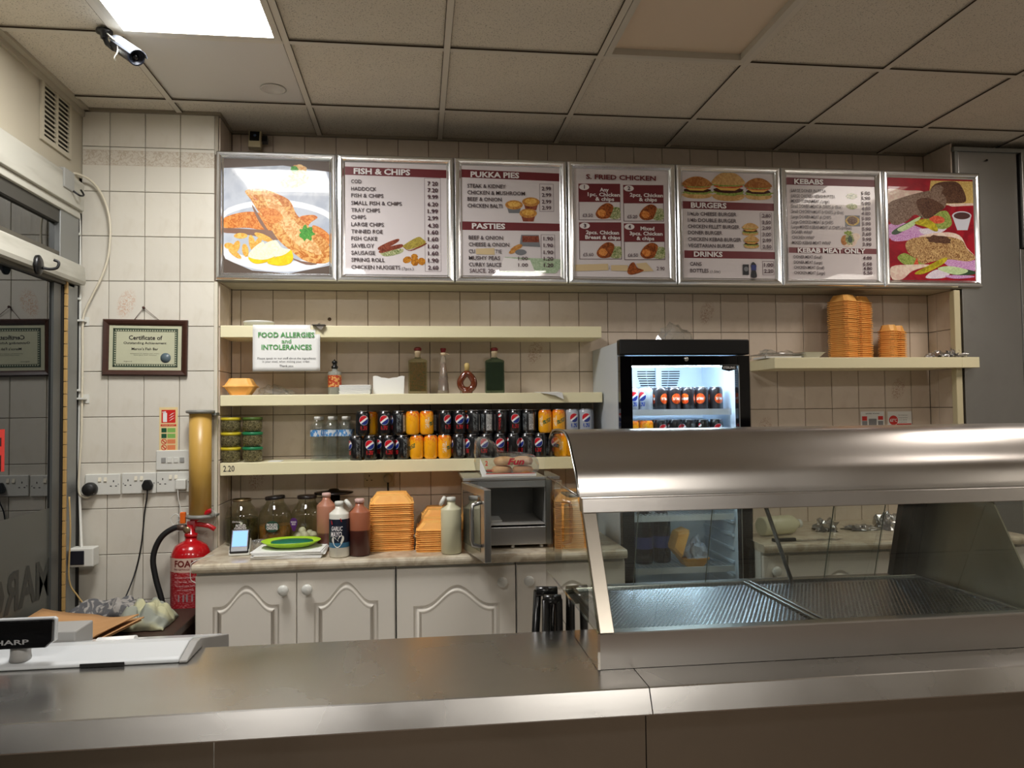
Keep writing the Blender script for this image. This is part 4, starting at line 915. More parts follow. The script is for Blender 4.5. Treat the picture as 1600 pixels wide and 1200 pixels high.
p = at(855, 612, 3.66); mb = MB(); mb.add([(p.x-.065, 3.66, Z2+.003), (p.x-.02, 3.612, Z2-.004), (p.x+.065, 3.606, Z2-.001), (p.x+.052, 3.68, Z2+.006), (p.x+.03, 3.611, Z2-.014), (p.x+.072, 3.609, Z2-.034)], [(0, 1, 2, 3), (1, 4, 5, 2)])
o = mb.build('paper_sheet', paper_m, fix=False); md = o.modifiers.new('thick', 'SOLIDIFY'); md.thickness = .0006; tag(o, 'loose white paper lying over the right end of the middle shelf', 'paper')
# top shelf: white lid, notice and its clip
p = at(404, 509, 3.70); tag(MB().lathe([(.050, 0), (.066, .004), (.069, .016), (.071, .018), (.071, .024), (.066, .026), (.060, .0235), (0, .0225)], 36, (p.x, 3.71, Z1+.001)).build('round_disc', white_m), 'round white plastic tub lid on the top shelf behind the notice', 'lid')
c0, c1 = at(394.5, 507, 3.62), at(500, 580, 3.62); ny = D1-.004
t = thing('notice', 'white paper notice reading food allergies and intolerances, in green', 'notice', ((c0.x+c1.x)/2, ny, c1.z))
mb = MB(); nx, nz = 14, 10; zt_, zb_ = Z1+.003, c1.z; vs = []
for j in range(nz+1):
    for i in range(nx+1):
        u, v = i/nx, j/nz; xx = c0.x+(c1.x-c0.x)*u; zz = zb_+(zt_-zb_)*v
        if v > .99 and u > .8: zz -= .0
        vs.append((xx, ny-.0006*math.sin(u*5)*(1-v)-.003*(1-v), zz))
fs = [(j*(nx+1)+i, j*(nx+1)+i+1, (j+1)*(nx+1)+i+1, (j+1)*(nx+1)+i) for j in range(nz) for i in range(nx) if not (j >= nz-2 and i >= nx-2+(nz-1-j))]
mb.add(vs, fs, 0, True); o = mb.build('sheet', paper_m, t, fix=False)
md = o.modifiers.new('thick', 'SOLIDIFY'); md.thickness = .0006
green_m = plain('green_ink', (76, 152, 78), .6); grey_m = plain('grey_ink', (70, 68, 70), .6)
def nz_(px, py): q = at(px, py, ny); return q.x, q.z
def nline(s_, xa, xb, y, chp, bold):
    a = nz_(380+xa/11.43, 490+y/11.43); b = nz_(380+xb/11.43, 490+y/11.43); return (s_, (a[0]+b[0])/2, (a[1]+b[1])/2, b[0]-a[0], chp/11.43/327, bold)
lettering([nline('FOOD ALLERGIES', 270, 1275, 380, 82, .02), nline('and', 690, 860, 492, 66, .015), nline('INTOLERANCES', 330, 1225, 600, 82, .02)], 'green_lettering', green_m, t, (0, ny-.0048, 0))
lettering([nline('Please speak to our staff about the ingredients', 258, 1295, 798, 34, 0), nline('in your meal, when making your order.', 345, 1195, 856, 34, 0), nline('Thank you.', 650, 905, 934, 36, .008)], 'small_lettering', grey_m, t, (0, ny-.0048, 0))
q = at(499, 507, 3.64); tag(MB().box(q.x-.030, q.x+.030, 3.604, 3.68, Z1+.001, Z1+.004).add([(q.x-.022, 3.612, Z1+.004), (q.x+.030, 3.612, Z1+.004), (q.x+.012, 3.609, Z1-.024)], [(0, 1, 2)]).lathe([(.006, .004), (.006, .010), (0, .012)], 12, (q.x, 3.63, Z1)).build('metal_clip', Mat('grey_clip', (110, 104, 96), .35, .7)), 'small grey metal clip at the notice corner on the top shelf', 'clip')
q = at(515, 499, D2); struct('trim_7', MB().lathe([(.009, 0), (.008, -.004), (0, -.005)], 14, (q.x, D2-.005, q.z), axis='y'), Mat('plugged_hole', (84, 66, 50), .8))

# ------------------------------------------------------------------ lower shelf: spice jars and water bottles
yl = Mat('yellow_lid', (196, 178, 40), .35); gl_ = Mat('green_lid', (28, 120, 76), .35); dk = Mat('dark_green_lid', (70, 96, 36), .35)
herbs = food('dried_filling', (126, 118, 84), (58, 54, 34), 150, dist=1.5, rough=.2); herbs.b.inputs['Coat Weight'].default_value = 1
def jar(x, y, z, lidm, label, group=None):
    t = thing('storage_jar', label, 'jar', (x, y, z), group)
    MB().lathe([(.034, 0), (.040, .003), (.045, .020), (.0455, .040), (.043, .053), (.043, .055)], 28, (x, y, z)).build('glass', herbs, t)
    MB().lathe([(.0445, .055), (.0465, .057), (.0465, .066), (.044, .0685), (0, .0685)], 28, (x, y, z)).build('lid', lidm, t)
for col_, px in ((0, 361), (1, 395)):
    P = at(px, 715, 3.70)
    for k in range(3):
        lm_ = yl if col_ == 0 else (gl_ if k < 2 else dk)
        nm = ['bottom', 'middle', 'top'][k]
        jar(P.x, 3.695, Z3+.001+k*.0695, lm_, '%s-lidded glass jar, %s of the %s jar column' % (('yellow' if col_ == 0 else ('green' if k < 2 else 'olive')), nm, 'left' if col_ == 0 else 'right'))
water_m = thin_glass('thin_clear_plastic', (250, 252, 252), 1.45, .06, .10, (200, 206, 204))
wl_m = Mat('water_label', rough=.4); xx_, yy_, zz_ = wl_m.xyz(); wl_m.color(wl_m.mix((wl_m.noise(120, 2, stretch=(1, 1, .5)) > .5), (196, 206, 216), (70, 132, 190)))
capw_m = Mat('clear_cap', (206, 206, 200), .3)
def bottle_proto():
    t = thing('water_bottle', 'x', 'bottle')
    pr = [(.026, 0), (.0315, .004)]
    for k in range(7): pr += [(.032, .010+k*.014), (.030, .017+k*.014)]
    pr += [(.032, .112), (.0325, .150), (.030, .162), (.022, .178), (.014, .188), (.0125, .192)]
    MB().lathe(pr, 24, cap=False).build('body', water_m, t)
    MB().lathe([(.0328, .114), (.0328, .144)], 24, cap=False).build('label', wl_m, t)
    MB().lathe([(.0148, .190), (.0150, .205), (.013, .207), (0, .207)], 18).build('cap', capw_m, t)
    return t
wp = None
for r_, (yy, nmr) in enumerate(((3.668, 'front'), (3.737, 'middle'), (3.806, 'back'))):
    for c_, (px, nmc) in enumerate(((496, 'left'), (517, 'centre'), (539, 'right'))):
        x = at(px, 700, 3.668).x+random.uniform(-.002, .002)
        lab = 'clear water bottle of the shrink pack, %s row, %s' % (nmr, nmc)
        if wp is None: wp = bottle_proto(); wp.location = (x, yy, Z3+.001); wp['label'] = lab; wp['group'] = 'water bottles in the pack'
        else: dup(wp, (x, yy, Z3+.001), label=lab, rotz=random.uniform(0, 6))
p = at(432, 721, 3.70); tag(MB().box(p.x-.03, p.x+.03, 3.65, 3.72, Z3+.0005, Z3+.003).build('paper_scrap', paper_m, bev=.0008), 'small white paper scrap lying right of the glass jars', 'paper')

# ------------------------------------------------------------------ worktop items (left)
def big_jar(px, Y, label, fillm, fill_h, lidm, tilt=0, top=.205):
    p = atz(px, 855, ZW); x, y, z = at(px, 820, Y).x, Y, ZW+.001; t = thing('pickle_jar', label, 'jar', (x, y, z))
    pr = [(.062, 0), (.072, .006), (.0745, .02), (.0745, .125), (.070, .145), (.055, .170), (.042, .186), (.040, .196), (.041, .206)]
    MB().lathe(pr, 36, (x, y, z), cap=False).lathe([(.062, 0), (0, .001)], 36, (x, y, z), cap=False).build('glass', glass_jar_m, t)
    ip = [(.060, .004), (.069, .009), (.0715, .022), (.0715, min(fill_h, .124))]
    MB().lathe(ip, 32, (x, y, z)).build('filling', fillm, t)
    if lidm is not None:
        M = Matrix.Translation((x, y, z+.203)) @ Matrix.Rotation(tilt, 4, 'Y')
        MB().lathe([(.0445, 0), (.0455, .003), (.0455, .012), (.043, .015), (0, .0155)], 32).xf(M).build('lid', lidm, t)
    else: MB().lathe([(.0415, .206), (.0435, .208), (.0435, .200), (.0415, .198)], 32, (x, y, z), cap=False).build('rim', Mat('dull_brass_rim', (140, 120, 90), .3, .8), t)
    return t, x, y, z
glass_jar_m = thin_glass('jar_glass', (232, 232, 218), 1.5)
t, x, y, z = big_jar(378, 3.70, 'large open pickle jar of gherkins, leftmost of three jars', food('gherkin_filling', (62, 58, 34), (34, 32, 22), 40), .12, None)
lettering([('PICKLED', x+.012, z+.093, .045, .012, .02), ('GHERKINS', x+.010, z+.079, .055, .012, .02), ('Driver', x-.005, z+.112, .04, .008, 0)], 'lettering', txt_white, t, (0, y-.0765, 0))
t, x, y, z = big_jar(430, 3.70, 'large pickle jar of onions with green label, middle of three jars', food('onion_brine', (128, 90, 42), (92, 66, 32), 12), .085, Mat('black_lid', (24, 20, 20), .3), -.08)
MB().prism(ell(x-.0, z+.085, .032, .026, 0, 28), y-.0765, y-.0755, 'y').build('label', plain('green_label', (24, 62, 44), .4), t)
lettering([('PICKLED', x, z+.093, .048, .012, .02), ('ONIONS', x, z+.078, .050, .013, .02)], 'lettering', txt_white, t, (0, y-.0772, 0))
for k in range(3): MB().lathe([(0, 0), (.011, .004), (.0145, .013), (.011, .023), (0, .026)], 14, (x-.03+k*.026, y-.048, z+.006+.004*k)).build('pickled_onion', plain('pale_onion', (214, 200, 150), .3), t)
t, x, y, z = big_jar(480, 3.70, 'large pickle jar of white eggs with purple label, rightmost of three jars', food('egg_brine', (128, 126, 76), (112, 108, 62), 6), .035, Mat('brown_lid', (34, 26, 24), .3), .0)
MB().prism([(x-.052+.017*math.cos(a), z+.100+.022*math.sin(a)) for a in [i*math.pi/10 for i in range(-1, 12)]]+[(x-.055, z+.06), (x-.046, z+.06)], y-.0650, y-.0640, 'y').build('label', plain('purple_label', (74, 24, 96), .4), t)
lettering([('PICKLED', x-.052, z+.102, .024, .007, .01), ('EGGS', x-.052, z+.092, .016, .007, .01)], 'lettering', txt_white, t, (0, y-.0656, 0))
for k, (dx, dy, dz) in enumerate(((-.04, -.035, .008), (-.005, -.042, .012), (.032, -.03, .010), (.01, .01, .012), (-.02, -.02, .03))): MB().lathe([(0, 0), (.014, .004), (.0195, .016), (.0175, .030), (.010, .040), (0, .043)], 16, (x+dx, y+dy, z+dz)).build('egg', plain('egg_white', (226, 226, 210), .3), t)
# tray or pan lid balanced behind the sauce bottles
p = at(520, 775, 3.70); tag(MB().lathe([(.085, 0), (.092, .003), (.092, .008), (.030, .014), (.020, .024), (0, .026)], 36, (p.x, 3.745, ZW+.218)).lathe([(.030, 0), (.030, .218)], 20, (p.x, 3.745, ZW+.0005)).build('lidded_canister', Mat('dark_metal_lid', (40, 34, 32), .25, .6)), 'dark round metal lid on a canister behind the sauce bottles', 'canister')
# card reader
p = atz(377, 864, ZW); x, y = p.x, 3.44
t = thing('card_reader', 'white card payment reader with a lit blue screen beside the jars', 'card reader', (x, y, ZW))
Mx = Matrix.Translation((x, y, ZW+.001)) @ Matrix.Rotation(.12, 4, 'Z')
MB().prism([(-.055, 0), (.055, 0), (.050, .050), (.030, .062), (-.050, .022)], -.043, .043, 'x').xf(Mx).build('base', white_m, t, bev=.005, seg=3)
Ms = Mx @ Matrix.Translation((0, -.012, .054)) @ Matrix.Rotation(math.radians(50), 4, 'X')
MB().box(-.040, .040, -.060, .058, -.006, .010).xf(Ms).build('terminal', black_m, t, bev=.007, seg=3)
MB().box(-.030, .030, -.030, .046, .0102, .0108).xf(Ms).build('screen', emit('blue_screen', (.16, .30, .80), .75), t)
# paper stack, plate and lid, little tub
p = atz(450, 870, ZW); t = thing('paper_pile', 'pile of white wrapping paper under the lime plate', 'paper', (p.x, 3.36, ZW)); rs = random.Random(4)
for k in range(7):
    M = Matrix.Translation((p.x+.006+rs.uniform(-.006, .006), 3.38, ZW+.001+k*.0042)) @ Matrix.Rotation(rs.uniform(-.06, .06), 4, 'Z')
    MB().box(-.145, .145, -.10, .10, 0, .0035).xf(M).build('sheet', paper_m, t, bev=.0012)
p = at(455, 852, 3.40); zz = ZW+.031
tag(MB().lathe([(.055, 0), (.075, .002), (.100, .012), (.124, .026), (.126, .027), (.124, .0285), (.10, .016), (.07, .006), (0, .005)], 44, (p.x, 3.40, zz), sy=.8).build('plate', Mat('lime_plastic', (176, 220, 52), .35)), 'lime green plastic plate on the pile of white paper', 'plate')
tag(MB().lathe([(.086, 0), (.090, .003), (.088, .008), (.04, .012), (0, .013)], 40, (p.x+.004, 3.40, zz+.0165), sy=.78).build('plate_cover', Mat('dark_green_plastic', (12, 104, 78), .35)), 'dark green disc lying in the lime green plate', 'lid')
p = at(404, 850, 3.52); tag(MB().lathe([(.028, 0), (.034, .034), (.037, .036), (.037, .038), (.033, .038), (.027, .003), (0, .003)], 24, (p.x, 3.54, ZW+.001)).build('plastic_tub', film_m), 'small clear plastic tub between the card reader and the plate', 'tub')
# sauce bottles
bq = Mat('brown_sauce_bottle', rough=.3); xx_, yy_, zz_ = bq.xyz(); bq.color(bq.mix(bq.ramp(zz_, .105, .11), (78, 40, 32), (166, 100, 72)))
bq2 = Mat('tan_sauce_bottle', rough=.35); xx_, yy_, zz_ = bq2.xyz(); bq2.color(bq2.mix(bq2.ramp(zz_, .07, .078), (112, 66, 58), (178, 122, 98)))
pk = Mat('pink_cap', (214, 178, 170), .4)
p = atz(512, 857, ZW); squeeze('sauce_bottle', 'tan squeezy sauce bottle standing behind the garlic mayo', 'bottle', p.x-.004, 3.49, ZW+.001, .042, .232, bq2, cap_mat=pk, sh=.82)
p = atz(561, 870, ZW); squeeze('sauce_bottle', 'brown squeezy sauce bottle right of the garlic mayo', 'bottle', p.x, 3.315, ZW+.001, .0445, .222, bq, cap_mat=pk, sh=.82)
mw = Mat('mayo_white', (226, 224, 212), .35); p = atz(530, 870, ZW); x, y = p.x, 3.30
t = squeeze('mayonnaise_bottle', 'white garlic mayonnaise bottle with navy label and open flip cap', 'bottle', x, y, ZW+.001, .042, .215, mw, open_cap=1, sh=.83)
lb = Mat('navy_label', rough=.35); xx_, yy_, zz_ = lb.xyz(); lb.color(lb.mix((zz_ < .062)*1.0, (18, 26, 44), (60, 110, 140)))
MB().lathe([(.0427, .042), (.0427, .160)], 36, (x, y, ZW+.001), cap=False).build('label', lb, t)
cyl = []
def wrap(mbo, ang0, r, zoff):   # bend flat lettering round the bottle
    me = mbo.data
    for v in me.vertices:
        a = ang0+v.co.x/r; v.co = Vector((math.sin(a)*r, -math.cos(a)*r, v.co.z+zoff))
o = lettering([('GARLIC', 0, 0, .050, .017, .02), ('MAYO', -.004, -.024, .050, .021, .02)], 'lettering', txt_white, None, (0, 0, 0), shear=.2); wrap(o, -.15, .0434, .122); o.parent = t
MBs = MB().add([(-.016, 0, -.012), (.028, 0, .0), (.024, 0, .014), (-.020, 0, .004)], [(0, 1, 2, 3)]); o = MBs.build('red_flash', red_m, None, fix=False); wrap(o, -.3, .0436, .150); o.parent = t
hp = curve([(0, -.028), (-.024, .0), (-.02, .016), (-.008, .014), (0, .004), (.010, .022), (.026, .020), (.026, .0)], 5, True); MBs = MB().add([(a, 0, b) for a, b in hp], [list(range(len(hp)))]); o = MBs.build('cream_swirl', mw, None, fix=False); wrap(o, -.1, .0434, .070); o.parent = t
p = atz(706, 867, ZW); squeeze('sauce_bottle', 'cream squeezy sauce bottle with open flip cap, left of the microwave', 'bottle', p.x, 3.29, ZW+.001, .044, .222, Mat('cream_bottle', (208, 204, 172), .4), open_cap=-1, sh=.84)

# socket under the lower shelf with a black plug lead
def dbl_socket(name, label, cat, cx, y, cz, wd=.147, ht=.086, pins=(1, 1), rockers=1, mat=None, group=None, into=None):
    t = thing(name, label, cat, (cx, y, cz), group)
    MB().box(cx-wd/2, cx+wd/2, y-.012, y-.0002, cz-ht/2, cz+ht/2).build('faceplate', mat or white_m, t, bev=.004, seg=3)
    pm = MB()
    for s_, on in zip((-1, 1), pins):
        if not on: continue
        bx = cx+s_*.046
        for (dx, dz, a, b) in ((0, .014, .002, .0045), (-.011, -.008, .0038, .002), (.011, -.008, .0038, .002)):
            MB().box(bx+dx-a, bx+dx+a, y-.0124, y-.0120, cz+dz-b, cz+dz+b).build('pin_hole', dark_m, t)
    for s_ in ((-1, 1) if rockers else ()):
        MB().prism([(y-.012, cz+.010), (y-.017, cz+.014), (y-.0125, cz+.032), (y-.012, cz+.032)], cx+s_*.012-.006, cx+s_*.012+.006, 'x').build('rocker_switch', Mat('ivory_rocker', (222, 216, 196), .35), t)
    for s_ in (-1, 1): MB().lathe([(.003, -.012), (.0025, -.0132), (0, -.0134)], 8, (cx+s_*(wd/2-.008), y, cz), axis='y').build('screw', alu_m, t)
    return t
p0 = at(592, 747, D2); dbl_socket('wall_socket', 'ivory socket on the niche wall below the lower shelf', 'socket', p0.x, D2-.006, p0.z, pins=(1, 0), rockers=0, mat=Mat('ivory_plate', (188, 172, 140), .4))
t = thing('plug_lead', 'black lead hanging from the ivory socket behind the foam boxes', 'cable', (p0.x+.046, D2-.03, p0.z))
MB().lathe([(.021, -.018), (.022, -.03), (.015, -.04), (0, -.041)], 20, (p0.x+.046, D2, p0.z), axis='y').build('plug', Mat('cream_plug', (176, 160, 130), .4), t)
MB().tube(curve([(p0.x+.046, D2-.035, p0.z-.02), (p0.x+.047, D2-.03, p0.z-.09), (p0.x+.05, D2-.025, ZW+.05), (p0.x+.09, D2-.03, ZW+.006), (p0.x+.3, D2-.03, ZW+.006)], 6), .0042).build('lead', rubber_m, t)

# ------------------------------------------------------------------ microwave with its door open
mx0, mx1, my0, my1, mz0, mz1 = .222, .580, 3.335, 3.72, ZW+.018, ZW+.300
mst = Mat('microwave_steel', (190, 190, 188), .30, 1); mst.bump(mst.noise(4, 4, stretch=(1, 20, 20)), .2, .0005)
t = thing('microwave', 'stainless microwave on the left worktop with its door hanging open', 'microwave', ((mx0+mx1)/2, my0, ZW))
cx0, cx1, cz0, cz1 = mx0+.03, mx1-.022, mz0+.078, mz1-.030
mb = MB()
mb.box(mx0, cx0, my0, my1, mz0, mz1).box(cx1, mx1, my0, my1, mz0, mz1).box(cx0, cx1, my0, my1, mz0, cz0).box(cx0, cx1, my0, my1, cz1, mz1).box(cx0, cx1, my1-.02, my1, cz0, cz1)
mb.build('case', mst, t, bev=.002)
MB().box(cx0+.001, cx0+.004, my0+.012, my1-.021, cz0+.001, cz1-.001).box(cx1-.004, cx1-.001, my0+.012, my1-.021, cz0+.001, cz1-.001).box(cx0+.004, cx1-.004, my1-.025, my1-.021, cz0+.001, cz1-.001).box(cx0+.004, cx1-.004, my0+.012, my1-.025, cz1-.004, cz1-.001).build('cavity_lining', Mat('cavity_grey', (150, 150, 146), .4, .3), t)
MB().box(cx0+.006, cx1-.006, my0+.004, my1-.03, cz0+.008, cz0+.012).build('ceramic_plate', Mat('grey_plate', (150, 148, 142), .35), t, bev=.002)
MB().box(cx0+.02, cx0+.12, my0+.10, my0+.25, cz0+.0125, cz0+.016).build('paper_liner', paper_m, t)
for fx in (mx0+.04, (mx0+mx1)/2+.01, mx1-.04):
    for fy in (my0+.03, my1-.04): MB().lathe([(.008, .001), (.009, .018)], 12, (fx, fy, ZW)).build('foot', white_m, t)
hx, hy = mx0+.0, my0-.004; ex_, ey_ = .292, 2.985; dv = Vector((ex_-hx, ey_-hy, 0)); L_ = dv.length; ang = math.atan2(dv.y, dv.x)
Md = Matrix.Translation((hx-.012, hy-.006, 0)) @ Matrix.Rotation(ang, 4, 'Z')
# local x runs along the door from its hinge, local -y is the outside face once open
o_ = -1
drm = MB().box(0, L_, -.028, 0, mz0-.004, mz1).xf(Md).build('door', mst, t, bev=.003)
MB().box(.03, L_-.055, -.0295, -.0282, mz0+.03, mz1-.03).xf(Md).build('dark_window', Mat('dark_door_glass_panel', (30, 28, 26), .06, Coat_Weight=1.0), drm)
MB().box(.02, L_-.02, .0002, .006, mz0+.03, mz1-.03).xf(Md).build('inner_seal', black_m, drm, bev=.002)
hz0, hz1 = mz0+.055, mz1-.055
hb = MB().tube([(L_-.045, -.030, hz1), (L_-.045, -.062, hz1-.008), (L_-.045, -.066, hz1-.03), (L_-.045, -.066, hz0+.03), (L_-.045, -.062, hz0+.008), (L_-.045, -.030, hz0)], .008, 10); hb.xf(Md).build('handle', mst, drm)
# board on top with the bread
pz = mz1+.006
tag(MB().box(.190, .556, 3.325, 3.72, mz1+.0015, mz1+.016).build('top_tray', mst, bev=.003), 'thin steel tray lying on top of the microwave', 'tray')
bread = Mat('bread_roll', (206, 160, 112), .6); bread.color(bread.mix(bread.ramp(bread.noise(14, 4), .35, .65), (222, 180, 130), (196, 142, 92)))
tz = mz1+.0165
t = thing('bread_rolls_bag', 'clear bag of bread rolls with red printing on top of the microwave', 'bread', (.40, 3.45, tz))
for k, (dx, dy, dz) in enumerate(((.468, 3.43, 0), (.468, 3.43, .041), (.375, 3.45, 0), (.385, 3.45, .040))):
    MB().lathe([(0, .0), (.040, .002), (.047, .014), (.047, .024), (.040, .035), (.02, .040), (0, .041)], 26, (dx, dy, tz+.003+dz)).build('bread_roll', bread, t)
q = [at(*a, 3.38) for a in ((782, 705), (838, 712), (838, 742), (775, 745), (748, 741), (742, 716), (744, 688), (757, 683), (774, 692), (779, 703))]
import mathutils
def sheet_bag(mb, outline, y0, y1, bulge, mi=0, n=6, seed=2):
    c = Vector((sum(p.x for p in outline)/len(outline), 0, sum(p.z for p in outline)/len(outline))); pts = curve([(p.x, 0, p.z) for p in outline], 4, True)
    rings = []
    for j in range(n+1):
        u = j/n; y = y0+(y1-y0)*u; s_ = math.sin(math.pi*min(max(u, .02), .98))**.45
        rings.append([(c.x+(p.x-c.x)*s_*(1+.07*mathutils.noise.noise(Vector((p.x*40, y*40, p.z*40+seed)))), y, max(tz+.0015, c.z+(p.z-c.z)*s_)) for p in pts])
    mb.rings(rings, mi, False, True, True)
mb = MB(); sheet_bag(mb, q, 3.355, 3.50, .3)
mb.build('film', film_m, t)
a_ = at(752, 741, 3.35); b_ = at(838, 741, 3.35); yb = 3.352
MB().add([(a_.x, yb, tz+.001), (b_.x, yb, tz+.001), (b_.x, yb-.002, tz+.012), (a_.x+.012, yb-.002, tz+.014)], [(0, 1, 2, 3)]).add([(at(750, 716, yb).x, yb, at(750, 716, yb).z), (a_.x-.006, yb, tz+.03), (a_.x+.004, yb, tz+.002), (a_.x+.03, yb, tz+.002)], [(0, 1, 2, 3)]).build('white_band', paper_m, t, fix=False)
k1 = at(797, 742, yb); lettering([('Fun', at(806, 721, yb).x, at(806, 721, yb).z, .075, .026, .03)], 'red_lettering', Mat('maroon_red', (170, 30, 50), .4), t, (0, yb-.004, 0), shear=.3)
MB().box(a_.x+.02, b_.x-.008, yb-.0045, yb-.004, tz+.0125, tz+.0150).build('red_stripe', red_m, t)
lettering([('2', at(760, 724, yb).x, at(760, 724, yb).z, .012, .020, .02), ('BREAD', at(766, 735, yb).x, at(766, 735, yb).z, .03, .010, .01)], 'red_numeral', red_m, t, (0, yb-.004, 0))

# ------------------------------------------------------------------ things on the wall left of the niche
YS = D1-.0045
c0, c1 = at(161.5, 499, 3.60), at(288, 586.5, 3.60)
cxm, czm = (c0.x+c1.x)/2, (c0.z+c1.z)/2; hw, hh = .183, .128
t = thing('framed_certificate', 'certificate in a dark brown wooden frame hung from a nail', 'picture frame', (cxm, YS, czm))
Rf = Matrix.Translation((cxm, 0, czm)) @ Matrix.Rotation(.012, 4, 'Y')
wood_f = Mat('dark_wood_frame', rough=.35); wood_f.color(wood_f.mix(wood_f.noise(30, 4, stretch=(1, 1, 8)), (52, 30, 22), (74, 44, 32)))
rings = []
for d, yy in ((0, 0), (0, -.014), (.006, -.020), (.018, -.016), (.026, -.010), (.027, 0)):
    rings.append([(-hw+d, YS+yy, -hh+d), (hw-d, YS+yy, -hh+d), (hw-d, YS+yy, hh-d), (-hw+d, YS+yy, hh-d)])
mb = MB()
for k in range(4):
    for q_ in range(len(rings)-1): mb.add([rings[q_][k], rings[q_][(k+1) % 4], rings[q_+1][(k+1) % 4], rings[q_+1][k]], [(0, 1, 2, 3)])
mb.xf(Rf).build('frame', wood_f, t)
cert_m = Mat('aged_paper', rough=.3); cert_m.b.inputs['Coat Weight'].default_value = .6; cert_m.color(cert_m.mix(cert_m.noise(9, 4), (206, 206, 176), (184, 186, 158)))
MB().box(-hw+.024, hw-.024, YS-.007, YS-.002, -hh+.024, hh-.024).xf(Rf).build('certificate', cert_m, t)
bm = MB(); gi = plain('guilloche_ink', (60, 74, 56), .5)
for (a, b, c, d) in ((-.140, .140, .082, .088), (-.140, .140, -.088, -.082), (-.140, -.134, -.088, .088), (.134, .140, -.088, .088), (-.128, .128, .0735, .075), (-.128, .128, -.075, -.0735), (-.128, -.1265, -.075, .075), (.1265, .128, -.075, .075)):
    bm.box(a, b, YS-.0078, YS-.007, c, d)
for k in range(26): bm.box(-.135+k*.0105, -.130+k*.0105, YS-.0078, YS-.007, .076, .082).box(-.135+k*.0105, -.130+k*.0105, YS-.0078, YS-.007, -.082, -.076)
for k in range(15): bm.box(-.134, -.128, YS-.0078, YS-.007, -.072+k*.0103, -.067+k*.0103).box(.128, .134, YS-.0078, YS-.007, -.072+k*.0103, -.067+k*.0103)
o = bm.xf(Rf).build('ornate_border', gi, t); o['kind'] = 'stuff'
lettering([('Certificate of', .0, .046, .145, .018, .02), ('Outstanding Achievement', -.002, .022, .185, .010, .01), ("Marco's Fish Bar", -.002, -.005, .115, .011, .01), ('presented for quality and service', -.002, -.026, .125, .0035, 0), ('awarded with honour', 0, -.033, .10, .0035, 0), ('Signed', -.075, -.062, .035, .004, 0)], 'lettering', ink_m, t, (cxm, YS-.0079, czm), ex=Vector((1, 0, -.012)), ez=Vector((.012, 0, 1)))
MB().lathe([(.0225, -.0072), (.0225, -.0084), (0, -.0084)], 28, (.088, YS, -.045), axis='y').xf(Rf).build('seal', plain('blue_grey_seal', (88, 104, 110), .35), t)
nq = at(225, 481, 3.62)
MB().lathe([(.004, 0), (.004, -.014), (.006, -.015), (0, -.016)], 10, (nq.x, YS, nq.z), axis='y').tube([(cxm-.052, YS-.004, czm+hh-.002), (nq.x, YS-.008, nq.z+.001), (cxm+.056, YS-.004, czm+hh)], .0012, 6).build('nail_and_cord', plain('cord_brown', (80, 44, 36), .6), t)
# fire sign
a_, b_ = at(248.5, 636.5, 3.62), at(277, 704, 3.62); sy = YS-.0015; W_ = b_.x-a_.x; H_ = a_.z-b_.z
t = thing('fire_sign', 'cream and red fire extinguisher sign above the cooker switch', 'sign', ((a_.x+b_.x)/2, YS, b_.z))
MB().box(a_.x, b_.x, sy, YS-.0003, b_.z, a_.z).build('backing', plain('cream_sign', (228, 206, 150), .5), t)
def S_(u, v): return a_.x+W_*u, a_.z-H_*v
def srect(mb, u0, v0, u1, v1, d=.0003):
    x0, z0 = S_(u0, v1); x1, z1 = S_(u1, v0); mb.add([(x0, sy-d, z0), (x1, sy-d, z0), (x1, sy-d, z1), (x0, sy-d, z1)], [(0, 1, 2, 3)])
mb = MB(); srect(mb, .12, .06, .88, .36); mb.build('red_panel', red_m, t, fix=False)
mb = MB(); srect(mb, .20, .13, .42, .34, .0005); srect(mb, .26, .09, .36, .13, .0005); srect(mb, .16, .10, .30, .12, .0005)
for k in range(3): x0, z0 = S_(.52+.0*k, .15+k*.06); mb.add([(x0, sy-.0005, z0-.010), (x0+W_*.10, sy-.0005, z0-.006), (x0+W_*.32, sy-.0005, z0+.006), (x0+W_*.16, sy-.0005, z0+.001)], [(0, 1, 2, 3)])
mb.build('white_pictogram', paper_m, t, fix=False)
mb = MB(); srect(mb, .08, .39, .92, .44); mb.build('red_strip', red_m, t, fix=False)
lettering([('FOAM SPRAY', S_(.5, .415)[0], S_(.5, .415)[1], W_*.7, .005, .01)], 'lettering', plain('cream_print', (228, 206, 150)), t, (0, sy-.0006, 0))
mb = MB(); srect(mb, .12, .48, .40, .58); srect(mb, .12, .61, .40, .71); mb.build('green_pictogram', plain('dark_green_print', (20, 80, 50)), t, fix=False)
mb = MB(); srect(mb, .44, .48, .88, .58); srect(mb, .44, .61, .88, .71); mb.build('green_panel', plain('light_green_print', (130, 180, 90)), t, fix=False)
mb = MB(); srect(mb, .44, .74, .88, .84); srect(mb, .44, .87, .88, .98); mb.build('orange_panel', plain('orange_print', (222, 132, 84)), t, fix=False)
mb = MB()
for v_ in (.79, .925):
    x0, z0 = S_(.26, v_); mb.rings([[(x0+r_*math.cos(i*math.pi/10), sy-.0004, z0+r_*math.sin(i*math.pi/10)) for i in range(20)] for r_ in (.0125, .0095)]); mb.add([(x0-.009, sy-.0005, z0+.006), (x0-.006, sy-.0005, z0+.009), (x0+.009, sy-.0005, z0-.006), (x0+.006, sy-.0005, z0-.009)], [(0, 1, 2, 3)])
mb.build('prohibition_rings', red_m, t, fix=False)
